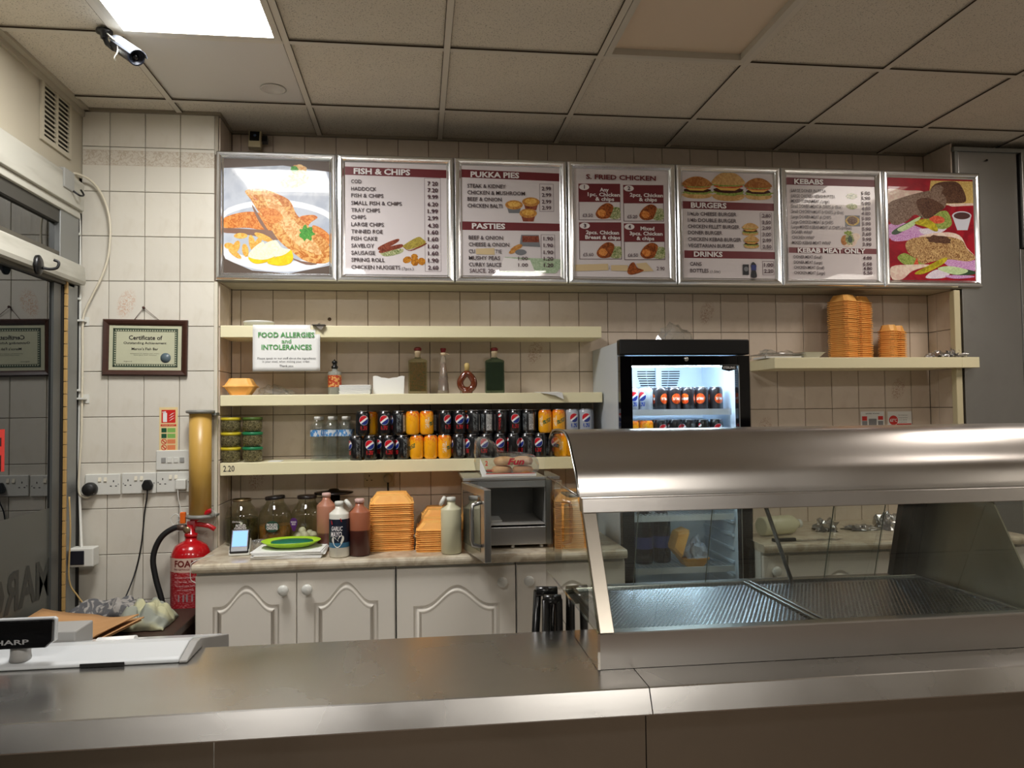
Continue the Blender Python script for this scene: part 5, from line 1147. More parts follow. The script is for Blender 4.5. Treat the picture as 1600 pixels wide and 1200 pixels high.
# sockets and switch
def pc(x, y): return at(x, y, 3.615)
s1, s2, s3_ = pc(160.5, 757), pc(217, 755), pc(271, 753)
dbl_socket('wall_socket', 'white double socket nearest the window, holding a black adapter', 'socket', s1.x, YS, s1.z, .150, .094, (0, 1), 1)
dbl_socket('wall_socket', 'white double socket with a black plug in it, middle of three', 'socket', s2.x, YS, s2.z, .147, .094, (1, 0), 1)
dbl_socket('wall_socket', 'white double socket beside the yellow cup dispenser, holding a white plug', 'socket', s3_.x, YS, s3_.z, .147, .094, (1, 0), 1)
q = pc(270, 719); t = thing('cooker_switch', 'white double switch plate under the fire sign', 'switch', (q.x, YS, q.z))
MB().box(q.x-.073, q.x+.073, YS-.010, YS-.0002, q.z-.045, q.z+.045).build('faceplate', white_m, t, bev=.004, seg=3)
for dx, mt in ((-.040, 'g'), (-.014, 'w'), (.014, 'w'), (.040, 'g')):
    MB().box(q.x+dx-.010, q.x+dx+.010, YS-.0135, YS-.010, q.z-.011, q.z+.012).build('rocker_switch' if mt == 'w' else 'inset', white_m if mt == 'w' else Mat('grey_inset', (150, 150, 146), .5), t, bev=.0015)
q = pc(143, 764); t = thing('plug_adapter', 'round black plug adapter in the socket nearest the window', 'plug', (q.x, YS-.012, q.z))
MB().lathe([(.020, -.0125), (.030, -.016), (.031, -.030), (.028, -.045), (.022, -.052), (0, -.053)], 24, (q.x, YS, q.z), axis='y', sx=1).build('body', Mat('matt_black', (18, 18, 18), .45), t)
q = pc(232, 757); t = thing('plug', 'black three-pin plug with a long black lead', 'plug', (q.x, YS-.012, q.z))
MB().prism([(q.x-.018, q.z-.024), (q.x+.018, q.z-.024), (q.x+.024, q.z-.002), (q.x+.012, q.z+.022), (q.x-.012, q.z+.022), (q.x-.024, q.z-.002)], YS-.034, YS-.0125, 'y').build('body', Mat('matt_black_plug', (18, 18, 18), .45), t, bev=.005, seg=3)
e1 = at(196, 938, 3.55)
MB().tube(curve([(q.x, YS-.026, q.z-.02), (q.x-.002, YS-.024, q.z-.06), pc(226, 800), pc(221, 850), pc(211, 895), (e1.x, 3.53, e1.z), (e1.x-.02, 3.50, e1.z-.05)], 6), .0032).build('lead', rubber_m, t)
q = pc(284, 756); t = thing('plug', 'white plug with a tangled white lead', 'plug', (q.x, YS-.012, q.z))
MB().box(q.x-.022, q.x+.024, YS-.036, YS-.0125, q.z-.024, q.z+.022).build('body', white_m, t, bev=.005, seg=3)
wl = [(q.x-.012, YS-.03, q.z-.02)]+[tuple(at(x_, y_, 3.59)) for x_, y_ in ((279, 780), (283, 798), (285, 812), (278, 826), (266, 812), (276, 803), (283, 815), (279, 830), (272, 820), (288, 806), (283, 800), (277, 812), (280, 828))]
MB().tube(curve(wl, 6), .0022).build('lead', white_m, t)
MB().tube(curve([tuple(at(x_, y_, 3.60)) for x_, y_ in ((323, 795), (336, 800), (337, 812), (331, 822), (318, 834))], 6), .0016).build('lead_loop', white_m, t)
e0 = at(345, 866, 3.5)
MB().tube(curve([at(334, 867, 3.30), at(318, 872, 3.22), at(301, 879, 3.19), at(298, 886, 3.19), at(298, 905, 3.2), at(306, 911, 3.21)], 6), .0016).build('lead_end', white_m, t)
# yellow cup dispenser
q = at(313, 725, 3.56); r_ = .0475; zt_, zb_ = at(313, 645, 3.56).z, at(313, 806, 3.56).z
t = thing('cup_dispenser', 'tan yellow tube dispenser with grey caps beside the shelves', 'dispenser', (q.x, 3.56, zb_))
tan_m = Mat('tan_tube', rough=.35); tan_m.color(tan_m.mix(tan_m.noise(3, 4, stretch=(2, 2, .5)), (206, 166, 84), (184, 144, 66)))
grey_pl = Mat('grey_plastic', (128, 128, 122), .4)
MB().lathe([(r_, zb_), (r_, zt_)], 40, (q.x, 3.56, 0)).build('tube', tan_m, t)
MB().lathe([(r_+.002, zt_-.004), (r_+.014, zt_), (r_+.014, zt_+.010), (r_, zt_+.013), (0, zt_+.013)], 40, (q.x, 3.56, 0)).box(q.x+.01, q.x+.066, 3.565, YS, zt_-.012, zt_).build('top_cap', grey_pl, t)
MB().lathe([(0, zb_-.010), (r_+.004, zb_-.010), (r_+.016, zb_-.004), (r_+.014, zb_+.004), (r_+.001, zb_+.008)], 40, (q.x, 3.56, 0)).box(q.x+.01, q.x+.066, 3.565, YS, zb_-.008, zb_+.002).build('bottom_cap', grey_pl, t)
# fire extinguisher
q = at(302, 900, 3.50); ex, ey = -1.003, 3.535; er = .083; ztop = at(300, 846, 3.5).z; z0 = .50
t = thing('fire_extinguisher', 'red foam fire extinguisher on the wall left of the cabinets', 'fire extinguisher', (ex, ey, z0))
ext_m = Mat('extinguisher_red', (178, 12, 22), .22, Coat_Weight=.5)
MB().lathe([(er*.9, z0+.03), (er, z0+.04), (er, ztop-.075), (er*.96, ztop-.05), (er*.80, ztop-.022), (er*.5, ztop-.006), (.026, ztop), (.024, ztop+.020)], 44, (ex, ey, 0)).build('cylinder', ext_m, t)
MB().lathe([(er*.86, z0), (er*1.0, z0+.004), (er*1.01, z0+.042), (er*.95, z0+.046)], 40, (ex, ey, 0)).build('skirt', Mat('red_skirt', (150, 30, 44), .5), t)
lab_m = Mat('extinguisher_label', rough=.4); x_, y_, z_ = lab_m.xyz(); lz = z_
lab_m.color(lab_m.mix((lab_m.noise(220, 1, stretch=(.35, .35, 1.6)) > .58)*.5, (160, 18, 30), (214, 150, 150)))
zz1 = at(300, 872, 3.46).z; zz2 = at(300, 894, 3.46).z
MB().lathe([(er+.0008, zz1-.40), (er+.0008, zz2)], 44, (ex, ey, 0), cap=False).build('red_label', lab_m, t)
MB().lathe([(er+.001, zz2), (er+.001, zz1)], 44, (ex, ey, 0), cap=False).build('cream_band', plain('cream_band', (206, 176, 160), .4), t)
def wrapz(o, r, cx, cy, a0=0):
    for v in o.data.vertices:
        a = a0+v.co.x/r; v.co = Vector((cx+math.sin(a)*r, cy-math.cos(a)*r, v.co.z))
def wl_(items, mat, name, par, r, cx, cy, a0=0):
    o = lettering(items, name, mat, None, (0, 0, 0)); wrapz(o, r, cx, cy, a0)
    off = par.location
    for v in o.data.vertices: v.co -= off
    o.parent = par; return o
wl_([('FOAM', 0, zz2+(zz1-zz2)*.62, .10, .026, .03), ('FIRE EXTINGUISHER', 0, zz2+(zz1-zz2)*.22, .11, .007, .01)], plain('brown_red_ink', (110, 30, 26)), 'lettering', t, er+.0018, ex, ey)
wl_([('WATER BASED FILM FORMING FOAM', -.0, zz2-.022, .10, .006, .01), ('PULL PIN   AIM   SQUEEZE', .0, zz2-.04, .10, .006, .01), ('FOR WOOD PAPER TEXTILE', .0, zz2-.058, .09, .006, .01), ('AND LIQUID FIRES', .0, zz2-.075, .07, .005, .01)], plain('pale_pink_ink', (224, 180, 180)), 'small_lettering', t, er+.0018, ex, ey)
for s_ in (-1, 1):
    o = MB().box(s_*.018-.014, s_*.018+.014, -.0002, .0, zz2-.125, zz2-.095).build('pictogram', plain('grey_pictogram', (196, 178, 180)), None); wrapz(o, er+.0016, ex-t.location.x, ey-t.location.y); o.data.update()
    for v in o.data.vertices: v.co.z -= t.location.z
    o.parent = t
hz = ztop+.02
MB().lathe([(.028, hz-.004), (.028, hz+.010), (.018, hz+.014), (.016, hz+.05)], 20, (ex, ey, 0)).box(ex-.014, ex+.02, ey-.012, ey+.012, hz+.03, hz+.065).build('valve', ext_m, t)
MB().tube(curve([(ex, ey, hz+.06), (ex+.03, ey-.006, hz+.078), (ex+.075, ey-.008, hz+.105), (ex+.088, ey-.008, hz+.108)], 5), .0065, 8, flat=1.6).build('upper_lever', ext_m, t)
MB().tube(curve([(ex-.005, ey, hz+.052), (ex+.03, ey-.006, hz+.050), (ex+.075, ey-.008, hz+.042), (ex+.104, ey-.008, hz+.026)], 5), .0065, 8, flat=1.6).build('lower_lever', ext_m, t)
MB().box(ex-.045, ex-.022, ey-.012, ey+.006, hz+.055, hz+.105).xf(Matrix.Translation((0, 0, 0))).build('orange_tag', plain('orange_tag', (222, 100, 16), .5), t, bev=.003)
MB().lathe([(.014, -.014), (.016, -.022), (.006, -.024), (0, -.024)], 16, (ex-.012, ey, hz+.028), axis='y').build('gauge', Mat('brass_gauge', (150, 130, 100), .3, .7), t)
MB().tube(curve([(ex-.02, ey-.004, hz+.038), (ex-.07, ey-.006, hz+.036), (ex-.125, ey-.01, hz-.005), (ex-.155, ey-.012, hz-.085), (ex-.145, ey-.012, hz-.175), (ex-.120, ey-.012, hz-.27), (ex-.105, ey-.012, hz-.36), (ex-.10, ey-.01, hz-.42)], 6), .0125, 12).build('hose', rubber_m, t)
MB().tube([(ex-.02, ey-.004, hz+.038), (ex-.055, ey-.005, hz+.038)], .014, 12).build('hose_ferrule', Mat('hose_ferrule', (110, 90, 80), .35, .6), t)

# cables and conduit by the window
def pl(x, y, Y=3.60): return at(x, y, Y)
t = thing('cable_run', 'looping cream cable and white cable clips beside the window frame', 'cable', tuple(pl(125, 600)))
MB().tube(curve([pl(100, 282, 3.52), pl(106, 272, 3.53), pl(122, 272, 3.56), pl(145, 285), pl(163, 312), pl(172, 350), pl(170, 395), pl(160, 430), pl(145, 460), pl(132, 488), pl(129, 510), pl(129, 560), pl(128, 625), pl(127, 680), pl(124, 730), pl(123, 762), pl(126, 774), pl(136, 777), pl(146, 770, 3.585)], 5), .0052, 10).build('looped_cable', Mat('cream_cable', (214, 206, 184), .4), t)
for px, py in ((131, 502), (131, 623)): 
    q = pl(px, py, 3.622); MB().box(q.x-.022, q.x+.022, YS-.003, YS, q.z-.020, q.z+.020).box(q.x-.016, q.x+.014, YS-.042, YS-.003, q.z-.004, q.z+.004).build('clip', white_m, t)
t = thing('cable_run', 'straight white cable running down the window edge to the white switch box', 'cable', tuple(pl(121, 600, 3.56)))
MB().tube(curve([pl(105, 300, 3.53), pl(106, 318, 3.55), pl(119, 330, 3.58), pl(124, 345, 3.61), pl(125, 440, 3.61), pl(125, 560, 3.61), pl(124, 640, 3.61), pl(123, 720, 3.605), pl(125, 790, 3.60), pl(127, 845, 3.56), pl(128, 862, 3.55)], 5), .0058, 10).build('cable', white_m, t)
for py in (366, 440, 467, 610): q = pl(123, py, 3.60); MB().cbox(q, .016, .016, .010).build('clip', white_m, t, bev=.002)
# white box with a black rocker
q = at(126.5, 871.5, 3.52); t = thing('switch_box', 'white surface box with a black rocker switch on the window post', 'switch', (q.x, 3.56, q.z))
MB().box(q.x-.050, q.x+.050, 3.52, 3.585, q.z-.041, q.z+.041).build('box', white_m, t, bev=.006, seg=3)
MB().box(q.x-.042, q.x+.014, 3.514, 3.5205, q.z-.030, q.z+.030).build('rocker', Mat('navy_rocker', (22, 24, 34), .4), t, bev=.003)
# junction box and conduit on the left wall
q = atx(101, 284, XL+.02); t = thing('junction_box', 'small grey junction box above the window corner', 'junction box', (XL, q.y, q.z))
MB().box(XL+.001, XL+.042, q.y-.05, q.y+.045, q.z-.035, q.z+.05).build('box', Mat('grey_box', (150, 150, 144), .45), t, bev=.005, seg=3)
MB().tube(curve([(XL+.042, q.y+.03, q.z-.03), (XL+.062, q.y+.045, q.z-.045), (XL+.066, q.y+.075, q.z-.035), (XL+.05, q.y+.085, q.z-.01)], 5), .0042, 8).build('black_hook', black_m, t)
def lw(x, y, d=.012): return atx(x, y, XL+d)
t = thing('conduit', 'cream cable conduit clipped along the wall above the window', 'conduit', tuple(lw(40, 250)))
MB().tube([Vector((XL+.012, 1.2, 2.592))]+[lw(x, y) for x, y in ((0, 222), (48, 262), (92, 282))], .008, 10).build('pipe', Mat('cream_conduit', (190, 182, 164), .4), t)
MB().tube([Vector((XL+.010, 1.2, 2.632))]+[lw(x, y, .010) for x, y in ((0, 208), (46, 240), (92, 272))], .005, 8).build('thin_cable', Mat('grey_conduit', (160, 154, 138), .4), t)
for x, y in ((50, 250),): q = lw(x, y); MB().cbox(q, .02, .012, .05).build('clip', alu_m, t)
# vent grille
gy0, gy1, gz0, gz1 = 3.235, 3.50, 1.115+CZ, 1.372+CZ
t = thing('air_vent', 'white louvred air vent high on the left wall', 'vent', (XL, (gy0+gy1)/2, gz0))
MB().box(XL+.001, XL+.010, gy0, gy1, gz0, gz0+.02).box(XL+.001, XL+.010, gy0, gy1, gz1-.018, gz1).box(XL+.001, XL+.010, gy0, gy0+.022, gz0+.02, gz1-.018).box(XL+.001, XL+.010, gy1-.022, gy1, gz0+.02, gz1-.018).box(XL+.001, XL+.010, (gy0+gy1)/2-.009, (gy0+gy1)/2+.009, gz0+.02, gz1-.018).build('frame', Mat('vent_cream', (186, 178, 158), .5), t)
MB().box(XL+.0005, XL+.0015, gy0+.02, gy1-.02, gz0+.02, gz1-.018).build('recess', Mat('vent_dark', (52, 46, 40), .9), t)
for k in range(11):
    z = gz0+.028+k*.0198
    for a, b in ((gy0+.022, (gy0+gy1)/2-.009), ((gy0+gy1)/2+.009, gy1-.022)):
        MB().prism([(XL+.0016, z+.006), (XL+.0016, z+.014), (XL+.0095, z+.006), (XL+.0095, z+.002)], a, b, 'x').v  # outline in x-z, swept along y
        m_ = MB(); m_.prism([(XL+.0016, z+.006), (XL+.0016, z+.015), (XL+.0095, z+.008), (XL+.0095, z+.001)], a, b, 'y'); m_.build('louver', Mat('vent_cream2', (180, 172, 152), .5) if k == 0 and a == gy0+.022 else bpy.data.materials['vent_cream2'], t)

# ------------------------------------------------------------------ window frame and door on the left wall
WY0 = YB; P1 = 3.580
t = struct('window_2', MB().box(XL-.03, XL+.035, WY0, P1-.01, .905+CZ, 1.03+CZ).box(XL-.03, XL+.020, WY0, P1-.01, .872+CZ, .905+CZ), paintalu_m, bev=.003)
struct('dark_channel', MB().box(XL-.05, XL+.006, WY0, P1-.02, .815+CZ, .872+CZ), Mat('channel_grey', (62, 60, 54), .6), t)  # dark grey channel under the frame head
struct('transom_bar', MB().prism([(XL-.03, .575+CZ), (XL+.04, .575+CZ), (XL+.045, .59+CZ), (XL+.038, .655+CZ), (XL+.02, .668+CZ), (XL-.03, .668+CZ)], WY0, P1-.01, 'y'), paintalu_m, t)
struct('transom_bead', MB().box(XL-.04, XL+.010, WY0, P1-.04, .560+CZ, .574+CZ).box(XL-.04, XL+.008, WY0, P1-.04, .669+CZ, .69+CZ), Mat('grubby_bead', (80, 76, 66), .6), t)
struct('post', MB().box(XL-.05, XL+.010, 3.485, P1-.005, 0, .573+CZ).box(XL-.05, XL+.012, 3.40, P1-.005, .67+CZ, .905+CZ), alu_m, t, bev=.003)
struct('gap', MB().box(XL-.06, XL+.002, P1-.006, 3.625, 0, 2.46), dark_m, t)
struct('transom_pane', MB().add([(XL-.012, WY0, .67+CZ), (XL-.012, 3.40, .67+CZ), (XL-.012, 3.40, .85+CZ), (XL-.012, WY0, .85+CZ)], [(0, 1, 2, 3)]), door_glass_m, t, fix=False)
for yy in (2.30, 2.75, 3.05, 3.16, 3.28): struct('glazing_bar', MB().box(XL-.05, XL-.03, yy, yy+.012, .66+CZ, .86+CZ), Mat('far_bar', (120, 130, 130), .5), t)
dt = struct('door_1', MB().box(XL-.035, XL-.001, 3.375, 3.44, 0, .556+CZ), Mat('door_stile', (96, 98, 96), .4, .5))
struct('pane', MB().add([(XL-.010, WY0, -.384+CZ), (XL-.010, 3.376, -.384+CZ), (XL-.010, 3.376, .556+CZ), (XL-.010, WY0, .556+CZ)], [(0, 1, 2, 3)]), door_glass_m, dt, fix=False)
frost = Mat('frosted_film', (78, 80, 74), .32)
struct('frosted_pane', MB().box(XL-.014, XL-.010, WY0, 3.376, .0, -.384+CZ), frost, dt)
brass = Mat('brass_hinge', (188, 152, 92), .5, .1)
hg = MB(); z = .02
while z < .545+CZ: 
    struct('hinge_knuckle', MB().box(XL+.003, XL+.014, 3.459, 3.474, z, z+.0515), brass, dt, bev=.001, seg=1); z += .054
struct('hinge_gap', MB().box(XL-.02, XL+.002, 3.442, 3.484, 0, .55+CZ), dark_m, dt)  # dark strip filling the gap beside the hinge
# lettering on the glass, read backwards from inside
ltr_m = Mat('grey_frost_lettering', (52, 54, 50), .5)
za, zb2 = atx(80, 874, XL).z, atx(80, 926, XL).z
yR, yL = atx(83, 880, XL).y, atx(0, 900, XL).y
o = lettering([('MARCO', 0, 0, .62, (za-zb2), .03)], 'lettering', ltr_m, None, (XL-.0085, yR-.31, (za+zb2)/2), ex=Vector((0, -1, 0)), ez=Vector((0, 0, 1))); o.parent = dt; o['kind'] = 'structure'
rz1, rz0 = atx(6, 674, XL).z, atx(6, 734, XL).z; ry = atx(11, 700, XL).y
o = lettering([('R', 0, 0, .09, rz1-rz0, .03), ('A', .12, 0, .10, rz1-rz0, .03), ('B', .25, 0, .09, rz1-rz0, .03)], 'red_lettering', red_m, None, (XL-.0085, ry-.045, (rz1+rz0)/2), ex=Vector((0, -1, 0)), ez=Vector((0, 0, 1))); o.parent = dt; o['kind'] = 'structure'
# latch hook on the transom
q = atx(58, 414, XL+.045); t = thing('hook', 'black round plate with a hook on the white transom bar', 'hook', tuple(q))
MB().lathe([(.030, 0), (.030, .010), (.022, .016), (0, .018)], 26, (XL+.044, q.y, q.z), axis='x', sy=1.3).build('plate', black_m, t)
MB().tube(curve([(XL+.06, q.y+.01, q.z-.01), (XL+.085, q.y+.02, q.z-.012), (XL+.105, q.y+.03, q.z-.004), (XL+.108, q.y+.035, q.z+.018), (XL+.092, q.y+.03, q.z+.026)], 5), .0055, 8).build('hook_arm', black_m, t)
# hanging yellow cord at the bottom of the door edge
q0, q1 = at(102, 880, 3.50), at(140, 955, 3.52)
tag(MB().tube(curve([(XL+.026, 3.47, 1.20), (XL+.03, 3.475, 1.05), at(108, 905, 3.50), at(122, 932, 3.52), q1, (q1.x+.03, 3.52, q1.z-.05)], 6), .0035, 8).build('beige_cord', Mat('beige_cord', (190, 160, 104), .6)), 'thin beige cord hanging from the door edge behind the cardboard', 'cord')

# ------------------------------------------------------------------ cameras under the ceiling
t = thing('security_camera', 'black bullet security camera hanging from the ceiling at the left', 'security camera', (-1.10, 2.86, H))
m0 = at(163, 52, 2.85); 
MB().lathe([(.028, H), (.028, H-.010), (.014, H-.014), (.012, H-.03)], 20, (m0.x, 2.85, 0)).tube([(m0.x, 2.85, H-.025), (m0.x+.012, 2.845, H-.05), (m0.x+.04, 2.83, H-.075)], .009, 10).build('bracket', black_m, t)
A = Vector(at(184, 70, 2.84)); B = Vector(at(213, 90, 2.72)); ax = (B-A).normalized()
Mc = Matrix.Translation(A) @ ax.to_track_quat('Z', 'Y').to_matrix().to_4x4(); Lc = (B-A).length
MB().lathe([(.020, -.01), (.027, 0), (.027, Lc-.01), (.028, Lc), (.022, Lc), (.021, Lc-.006), (0, Lc-.006)], 28).xf(Mc).build('barrel', Mat('camera_barrel', (40, 44, 54), .3, .4), t)
MB().lathe([(.011, Lc-.0055), (.010, Lc-.001), (0, Lc+.001)], 20).xf(Mc).build('lens', gloss_black_m, t)
up = Mc.to_3x3().inverted() @ Vector((0, 0, 1)); ua = math.atan2(up.y, up.x)
hood = MB(); pts = [(.031*math.cos(ua+a), .031*math.sin(ua+a)) for a in [i*.2-1.3 for i in range(14)]]; pts2 = [(.029*math.cos(ua+a), .029*math.sin(ua+a)) for a in [1.3-i*.2 for i in range(14)]]
hood.prism(pts+pts2, -.01, Lc+.018, 'z').xf(Mc).build('sun_hood', Mat('camera_hood', (120, 126, 136), .3, .5), t)
MB().tube(curve([(m0.x+.01, 2.845, H-.012), tuple(at(176, 60, 2.80)), tuple(at(183, 66, 2.78)), tuple(at(184, 80, 2.77)), tuple(at(179, 90, 2.78)), tuple(at(180, 94, 2.79))], 6), .0028, 8).build('cable', white_m, t)
q = at(399, 220, 3.80); t = thing('motion_sensor', 'small beige and black sensor on the wall above the first menu board', 'sensor', (q.x, 3.80, q.z))
Mq = Matrix.Translation((q.x, 3.80, q.z)) @ Matrix.Rotation(-.25, 4, 'X')
MB().box(-.030, .030, -.018, .018, -.045, .045).xf(Mq).build('body', Mat('beige_sensor', (190, 176, 140), .45), t, bev=.004)
MB().box(-.024, .022, -.0195, -.0185, -.012, .040).xf(Mq).build('window', gloss_black_m, t)
MB().lathe([(.008, -.0197), (.007, -.021), (0, -.021)], 14, (0, 0, .018), axis='y').xf(Mq).build('lens', Mat('blue_lens', (60, 80, 110), .15), t)
MB().box(.02, .055, .0, .03, .0, .03).xf(Mq).tube([Mq @ Vector((0, .015, .0)), (q.x, D2-.01, q.z)], .010, 10).build('bracket', black_m, t)

# ------------------------------------------------------------------ right shelf and right worktop things
p = at(1240, 560, 3.70); t = thing('wire_tray', 'wire tray of wrapped bags at the left end of the right shelf', 'tray', (p.x, 3.70, ZR))
x0, x1 = at(1186, 555, 3.70).x, at(1246, 555, 3.70).x; zt_ = at(1200, 553, 3.66).z
mb = MB(); 
for zq in (zt_,): mb.tube([(x0, 3.63, ZR+.003), (x0, 3.63, zq), (x1, 3.63, zq), (x1, 3.63, ZR+.003)], .003, 8).tube([(x0, 3.80, ZR+.003), (x0, 3.80, zq), (x1, 3.80, zq), (x1, 3.80, ZR+.003)], .003, 8).tube([(x0, 3.63, zq), (x0, 3.80, zq)], .003, 8).tube([(x1, 3.63, zq), (x1, 3.80, zq)], .003, 8)
for k in range(10): xx = x0+(x1-x0)*(k+.5)/10; mb.tube([(xx, 3.63, zt_), (xx, 3.80, zt_)], .0015, 6)
mb.build('frame', chrome_m, t)
MB().box(x0+.01, x1-.01, 3.64, 3.79, ZR+.002, ZR+.012).build('base_sheet', paper_m, t)
crumple('plastic_bag', 'left crumpled clear bag on the wire tray of the right shelf', 'plastic bag', (at(1200, 550, 3.7).x, 3.71, zt_+.004), .040, .045, .022, film_m, 5)
crumple('plastic_bag', 'right crumpled clear bag on the wire tray of the right shelf', 'plastic bag', (at(1230, 551, 3.7).x, 3.72, zt_+.004), .038, .045, .016, film_m, 8)
p = at(1262, 560, 3.70); tag(MB().rings([oct_ring(.075, .10, .01, 0), oct_ring(.125, .14, .012, .028), oct_ring(.135, .15, .012, .030), oct_ring(.121, .136, .012, .0305), oct_ring(.072, .097, .01, .003)], cap0=True, cap1=True).xf(Matrix.Translation((p.x, 3.70, ZR+.001))).build('foam_tray', white_m), 'shallow white foam tray left of the foam box stacks', 'tray')
foil_m = Mat('aluminium_foil', (190, 188, 186), .22, .9); foil_m.bump(foil_m.noise(40, 4), .8, .004)
p = at(1466, 560, 3.66); crumple('foil_scrap', 'left crumpled foil sheet at the right end of the right shelf', 'foil', (p.x, 3.67, ZR+.002), .052, .05, .028, foil_m, 11, .6, 26)
p = at(1492, 560, 3.64); crumple('foil_scrap', 'right crumpled foil sheet overlapping the right shelf edge', 'foil', (p.x+.004, 3.65, ZR+.002), .050, .045, .034, foil_m, 14, .6, 26)
for k, (x0, x1, lab) in enumerate(((1345, 1381, 'small white notice with red corners on the tiles, left of two'), (1387, 1424, 'small white notice with a red 63 degree disc, right of two'))):
    a_ = at(x0, 643, D2-.006); b_ = at(x1, 643, D2-.006); zb_ = a_.z-.145; yy = D2-.0065
    t = thing('wall_notice', lab, 'notice', ((a_.x+b_.x)/2, yy, zb_))
    MB().box(a_.x, b_.x, yy, D2-.0045, zb_, a_.z).build('sheet', paper_m, t)
    w__ = b_.x-a_.x
    if k == 0:
        MB().box(a_.x+.006, a_.x+.035, yy-.0003, yy, a_.z-.050, a_.z-.026).box(b_.x-.035, b_.x-.006, yy-.0003, yy, a_.z-.046, a_.z-.026).build('red_blocks', red_m, t)
        MB().box(a_.x+.006, a_.x+.036, yy-.0003, yy, a_.z-.13, a_.z-.052).box(b_.x-.036, b_.x-.006, yy-.0003, yy, a_.z-.13, a_.z-.052).box(a_.x+.044, b_.x-.044, yy-.0003, yy, a_.z-.10, a_.z-.04).build('grey_blocks', plain('grey_print', (130, 130, 132)), t)
        lettering([('SAFER FOOD', (a_.x+b_.x)/2, a_.z-.012, .08, .006, .01)], 'lettering', ink_m, t, (0, yy-.0004, 0))
    else:
        MB().prism(ell(a_.x+.032, a_.z-.048, .026, .026, 0, 30), yy-.0004, yy, 'y').box(a_.x+.05, b_.x-.002, yy-.0003, yy, a_.z-.078, a_.z-.066).build('red_disc', red_m, t)
        lettering([('63°C', a_.x+.032, a_.z-.048, .040, .015, .03)], 'white_lettering', txt_white, t, (0, yy-.0006, 0))
        lettering([('Core temperature', a_.x+.088, a_.z-.020, .055, .005, 0), ('Keep hot food', a_.x+.088, a_.z-.034, .05, .005, 0), ('at or above', a_.x+.088, a_.z-.046, .045, .005, 0), ('at all times', a_.x+.088, a_.z-.058, .045, .005, 0)], 'small_lettering', ink_m, t, (0, yy-.0004, 0))
p = at(1055, 528, 3.6); crumple('plastic_bag', 'crumpled clear bag on top of the black-framed fridge', 'plastic bag', (at(1055, 520, 3.55).x, 3.55, FT+.002), .075, .07, .085, film_m, 21, .3)
# right worktop: bottle lying down, foil and knife
cb = bpy.data.materials['cream_bottle']
p = atz(1228, 842, ZW); t = thing('sauce_bottle', 'cream squeezy bottle lying on its side on the right worktop', 'bottle', (p.x, 3.42, ZW))
Mb = Matrix.Translation((at(1205, 825, 3.42).x-.02, 3.45, ZW+.047)) @ Matrix.Rotation(.25, 4, 'Z')
MB().lathe([(.040, -.02), (.045, -.014), (.045, .150), (.042, .160), (.020, .192), (.019, .215)], 28, axis='x').xf(Mb).build('body', cb, t); MB().lathe([(.021, .196), (.021, .212), (0, .213)], 20, axis='x').xf(Mb).build('cap', white_m, t)
for (px, py, sx_, sz_, sd, lab) in ((1345, 822, .07, .022, 31, 'flat crumpled foil on the right worktop, middle of three'), (1388, 815, .06, .06, 33, 'peaked crumpled foil on the right worktop near the dark upright'), (1290, 818, .05, .045, 35, 'small crumpled foil on the right worktop beside the lying bottle')):
    q = at(px, py+8, 3.55); crumple('foil_scrap', lab, 'foil', (q.x, 3.55, ZW+.002), sx_, .05, sz_, foil_m, sd, .6, 26)
p = atz(1300, 846, ZW); t = thing('knife', 'long knife lying along the front of the right worktop', 'knife', (p.x, 3.30, ZW))
a_, b_ = atz(1250, 848, ZW), atz(1325, 845, ZW)
MB().prism([(a_.x, 3.285), (b_.x-.04, 3.290), (b_.x, 3.302), (b_.x-.03, 3.310), (a_.x, 3.312)], ZW+.002, ZW+.0045, 'z').build('blade', chrome_m, t); MB().box(a_.x-.11, a_.x, 3.287, 3.310, ZW+.001, ZW+.016).build('handle', black_m, t, bev=.004)
# fridge: lowest visible shelf
zf = FS[3]-.002
for k, (px, lab) in enumerate(((1004, 'left'), (1034, 'right'), (1019, 'rear'))):
    yb_ = (3.58, 3.60, 3.70)[k]; x = at(px, 860, 3.60).x; t = thing('drink_bottle', 'dark fizzy drink bottle low in the fridge, %s of three' % lab, 'bottle', (x, yb_, zf))
    MB().lathe([(.040, 0), (.044, .010), (.044, .07), (.040, .10), (.044, .13), (.044, .19), (.030, .24), (.014, .275), (.013, .285)], 24, (x, yb_, zf)).build('body', Mat('cola_pet', (28, 20, 22), .12) if k == 0 else bpy.data.materials['cola_pet'], t)
    MB().lathe([(.0446, .072), (.0416, .10), (.0446, .128)], 24, (x, yb_, zf), cap=False).build('label', Mat('blue_label', (60, 66, 130), .4) if k == 0 else bpy.data.materials['blue_label'], t)
    MB().lathe([(.0155, .283), (.0155, .300), (0, .301)], 16, (x, yb_, zf)).build('cap', Mat('pale_cap', (190, 200, 214), .35) if k == 0 else bpy.data.materials['pale_cap'], t)
q = at(1082, 890, 3.50); t = thing('foam_box', 'open orange foam box standing in the bottom of the fridge', 'food box', (q.x, 3.50, zf))
MB().rings([oct_ring(.085, .11, .014, 0), oct_ring(.135, .14, .014, .040), oct_ring(.125, .13, .014, .041), oct_ring(.080, .10, .014, .006)], cap0=True, cap1=True).xf(Matrix.Translation((q.x, 3.50, zf+.001))).build('base', foam_m, t)
MB().rings([oct_ring(.135, .14, .014, 0), oct_ring(.085, .10, .014, .040)], cap0=False, cap1=True).xf(Matrix.Translation((q.x-.075, 3.50, zf+.045)) @ Matrix.Rotation(math.radians(-72), 4, 'Y') @ Matrix.Translation((.068, 0, 0))).build('lid', foam_m, t)
wb_m = Mat('white_carrier_bag', (196, 206, 224), .45)
